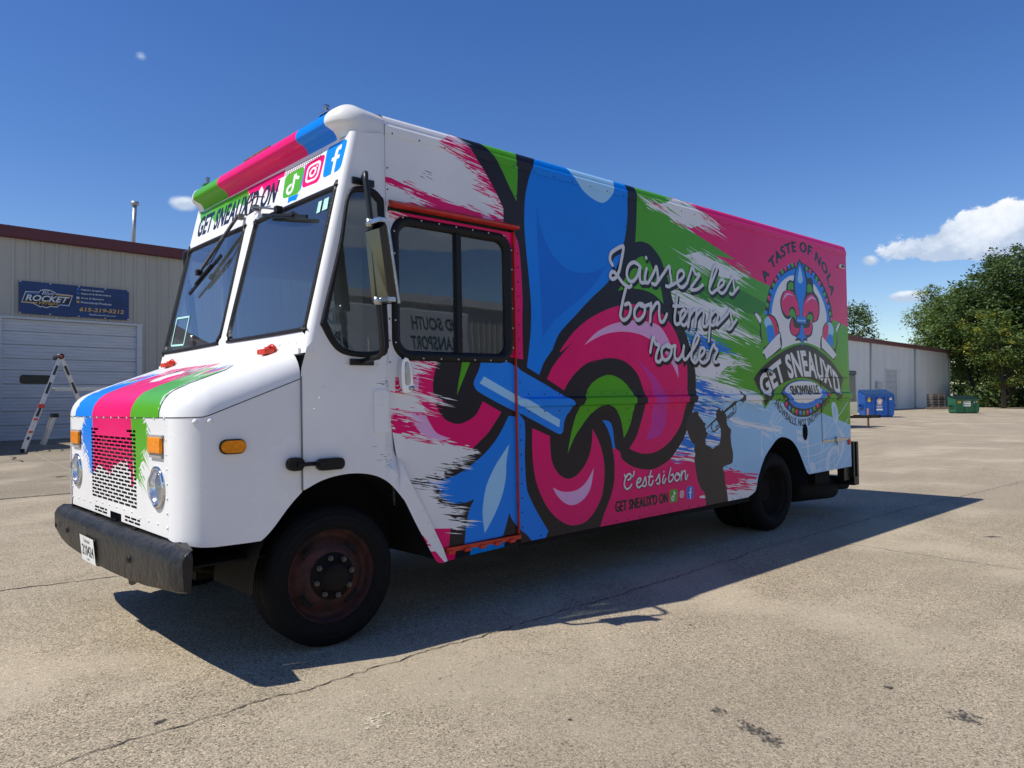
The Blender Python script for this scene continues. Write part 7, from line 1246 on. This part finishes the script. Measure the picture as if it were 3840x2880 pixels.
# ---- wheels
def make_wheel(name, M, deep, ymul):
    """axis = local -Y is outboard; outer face at y=0"""
    T = lambda prof: [(r_, y) for r_, y in prof]
    hub = MB()
    if deep: pr = [(0.262, -0.003), (0.27, 0.004), (0.255, 0.012), (0.245, 0.05), (0.235, 0.13), (0.20, 0.155), (0.12, 0.150), (0.115, 0.11), (0.10, 0.10), (0.001, 0.10)]
    else: pr = [(0.262, -0.004), (0.272, 0.003), (0.262, 0.012), (0.252, 0.022), (0.248, 0.060), (0.232, 0.080), (0.212, 0.070), (0.175, 0.034), (0.142, 0.012), (0.128, 0.010), (0.001, 0.012)]
    hub.lathe(pr, 40, M); w = hub.build('wheel', RST if not deep else CHS, TR)
    t = MB(); tp = [(0.262, 0.01), (0.272, -0.006), (0.285, -0.013), (0.288, -0.010), (0.30, -0.018), (0.318, -0.022), (0.321, -0.018), (0.335, -0.021), (0.350, -0.019), (0.353, -0.013), (0.365, -0.010), (0.383, 0.006), (0.392, 0.022)]
    for g in range(5):
        a = 0.030 + g * 0.033; tp += [(0.398, a), (0.398, a + 0.022), (0.388, a + 0.024), (0.388, a + 0.031)]
    tp += [(0.397, 0.197), (0.385, 0.212), (0.34, 0.225), (0.27, 0.215)]
    t.lathe(tp, 56, M); t.build('tyre', TYR, w)
    if not deep:
        ln = MB(); hh = MB()
        for k in range(8):
            a = 2 * pi * k / 8 + 0.2; Mk = M @ Matrix.Translation((0.108 * cos(a), 0, 0.108 * sin(a))); ln = MB(); ln.lathe([(0.017, -0.002), (0.017, -0.024), (0.010, -0.026), (0.010, -0.036), (0.001, -0.037)], 6, Mk, smooth=False); ln.build('lug_nut', mat('lug_steel', (0.10, 0.095, 0.09), rough=0.4, metal=0.7), w)
        for k in range(4):
            a = 2 * pi * k / 4 + 0.75; Mk = M @ Matrix.Translation((0.188 * cos(a), 0.040, 0.188 * sin(a))) @ Matrix.Rotation(-a, 4, 'Y') @ Matrix.Rotation(radians(-38), 4, 'Z'); hh = MB(); hh.lathe([(0.001, -0.004), (0.030, -0.005), (0.034, 0.003)], 16, Mk @ Matrix.Diagonal((0.85, 1, 1.45, 1))); hh.build('hand_hole', VOID, w)
        hh = MB(); hh.lathe([(0.132, 0.012), (0.132, 0.000), (0.085, -0.004), (0.078, -0.045), (0.066, -0.056), (0.001, -0.058)], 32, M); hh.build('hub', CHS, w)
    return w
steer = Matrix.Translation((0, 0.065, 0.398)) @ Matrix.Rotation(radians(-3), 4, 'Z')
make_wheel('w', steer, False, 1)
make_wheel('w', Matrix.Translation((0, 2 * YC - 0.065, 0.398)) @ Matrix.Rotation(pi, 4, 'Z'), False, 1)
for yy, rot in ((0.065, 0), (0.345, 0), (2 * YC - 0.065, pi), (2 * YC - 0.345, pi)):
    make_wheel('w', Matrix.Translation((5.005, yy, 0.398)) @ Matrix.Rotation(rot, 4, 'Z'), True, 1)
# ---- mirror on its loop bracket
for far in (False, True):
    fm = (lambda p: mir(p)) if far else (lambda p: p)
    mb = MB(); mb.tube([fm(p) for p in ((0.165, -0.03, 2.655), (0.11, -0.16, 2.668), (0.082, -0.210, 2.655), (0.075, -0.222, 2.61), (0.105, -0.222, 2.40), (0.168, -0.222, 1.70), (0.168, -0.215, 1.655), (0.16, -0.19, 1.635), (0.145, -0.03, 1.618))], 0.0155, 10)
    arm = mb.build('mirror_arm', BLK, TR)
    mb = MB(); b_ = [(0.02, -0.04, 2.585), (0.19, -0.03, 2.625)]; q0, q1 = fm((0.10, -0.045, 2.640)), fm((0.245, -0.03, 2.680)); mb.box([min(a, b) for a, b in zip(q0, q1)], [max(a, b) for a, b in zip(q0, q1)], b=0.003); q0, q1 = fm((0.07, -0.045, 1.595)), fm((0.225, -0.03, 1.632)); mb.box([min(a, b) for a, b in zip(q0, q1)], [max(a, b) for a, b in zip(q0, q1)], b=0.003); mb.build('arm_bracket', BLK, arm)['kind'] = 'stuff'
    # mirror head: a thin tapered steel shell
    nx, ny = 1.0, -0.05
    fr = [(0.205, -0.33, 1.93), (0.172, -0.175, 1.925), (0.126, -0.175, 2.36), (0.140, -0.33, 2.362)]; cx = [sum(p[i] for p in fr) / 4 for i in range(3)]
    bk = [(cx[0] + (p[0] - cx[0]) * 0.8 - nx * 0.045, cx[1] + (p[1] - cx[1]) * 0.8 - ny * 0.045, cx[2] + (p[2] - cx[2]) * 0.86) for p in fr]
    mb = MB(); mb.add([fm(p) for p in fr + bk], [(4, 5, 6, 7), (0, 1, 5, 4), (1, 2, 6, 5), (2, 3, 7, 6), (3, 0, 4, 7)]); hdm = mb.build('mirror_head', mat('mirror_shell', (0.10, 0.098, 0.095), rough=0.12, metal=1.0), TR)
    mb = MB(); g_ = [(p[0] + nx * 0.002, p[1] + ny * 0.002, p[2]) for p in fr]; mb.add([fm(p) for p in g_], [(0, 1, 2, 3)]); mb.build('mirror_glass', mat('mirror', (0.8, 0.8, 0.8), rough=0.02, metal=1), hdm, fix=False)
    mb = MB()
    for z in (2.375, 1.945): mb.box(*[[f_(a, b) for a, b in zip(fm((0.085 + (0 if z > 2.2 else 0.05), -0.34, z - 0.014)), fm((0.135 + (0 if z > 2.2 else 0.05), -0.20, z + 0.014)))] for f_ in (min, max)], b=0.004); mb.tube([fm((0.10 + (0.0 if z > 2.2 else 0.04), -0.222, z - 0.022)), fm((0.10 + (0.0 if z > 2.2 else 0.04), -0.222, z + 0.022))], 0.027, 10)
    mb.tube([fm((0.207, -0.333, 1.925)), fm((0.140, -0.333, 2.37))], 0.010, 6); mb.build('mirror_clamp', STL, hdm)
# ---- wipers
def wiper(piv, tip_a, b0, b1, name):
    mb = MB(); o = 0.05
    mb.box([c - 0.02 for c in fh(*piv, 0.03)], [c + 0.02 for c in fh(*piv, 0.03)], b=0.006); mb.bar(fh(*piv, o), fh(*tip_a, o * 0.9), 0.022, 0.012)
    w = mb.build(name, STL if name == 'x' else mat('wiper_arm', (0.10, 0.10, 0.10), rough=0.45, var=0.3, vscale=20), TR)
    mb = MB(); mb.bar(fh(*b0, 0.034), fh(*b1, 0.034), 0.014, 0.020); mb.bar(fh(*[(b0[i] * 0.75 + b1[i] * 0.25) for i in (0, 1)], 0.046), fh(*[(b0[i] * 0.25 + b1[i] * 0.75) for i in (0, 1)], 0.046), 0.018, 0.012); mb.box([c - 0.025 for c in fh(*tip_a, 0.046)], [c + 0.018 for c in fh(*tip_a, 0.046)], b=0.005); mb.build('wiper_blade', RUB, w)
    return w
w1 = wiper((1.09, 2.705), (0.66, 2.60), (0.92, 2.62), (0.25, 2.475), 'wiper_arm'); w2 = wiper((1.33, 2.69), (1.86, 2.36), (2.00, 2.215), (1.52, 2.44), 'wiper_arm')
mb = MB(); mb.tube([fh(1.10, 2.69, 0.03), fh(1.17, 2.66, 0.05), fh(1.18, 2.74, 0.06), fh(1.05, 2.765, 0.06), fh(0.93, 2.74, 0.05)], 0.005, 6); mb.build('washer_hose', RUB, w1)
mb = MB(); mb.tube([fh(1.36, 2.68, 0.05), fh(1.62, 2.40, 0.06), fh(1.86, 2.38, 0.04)], 0.004, 6); mb.build('washer_hose', RUB, w2)
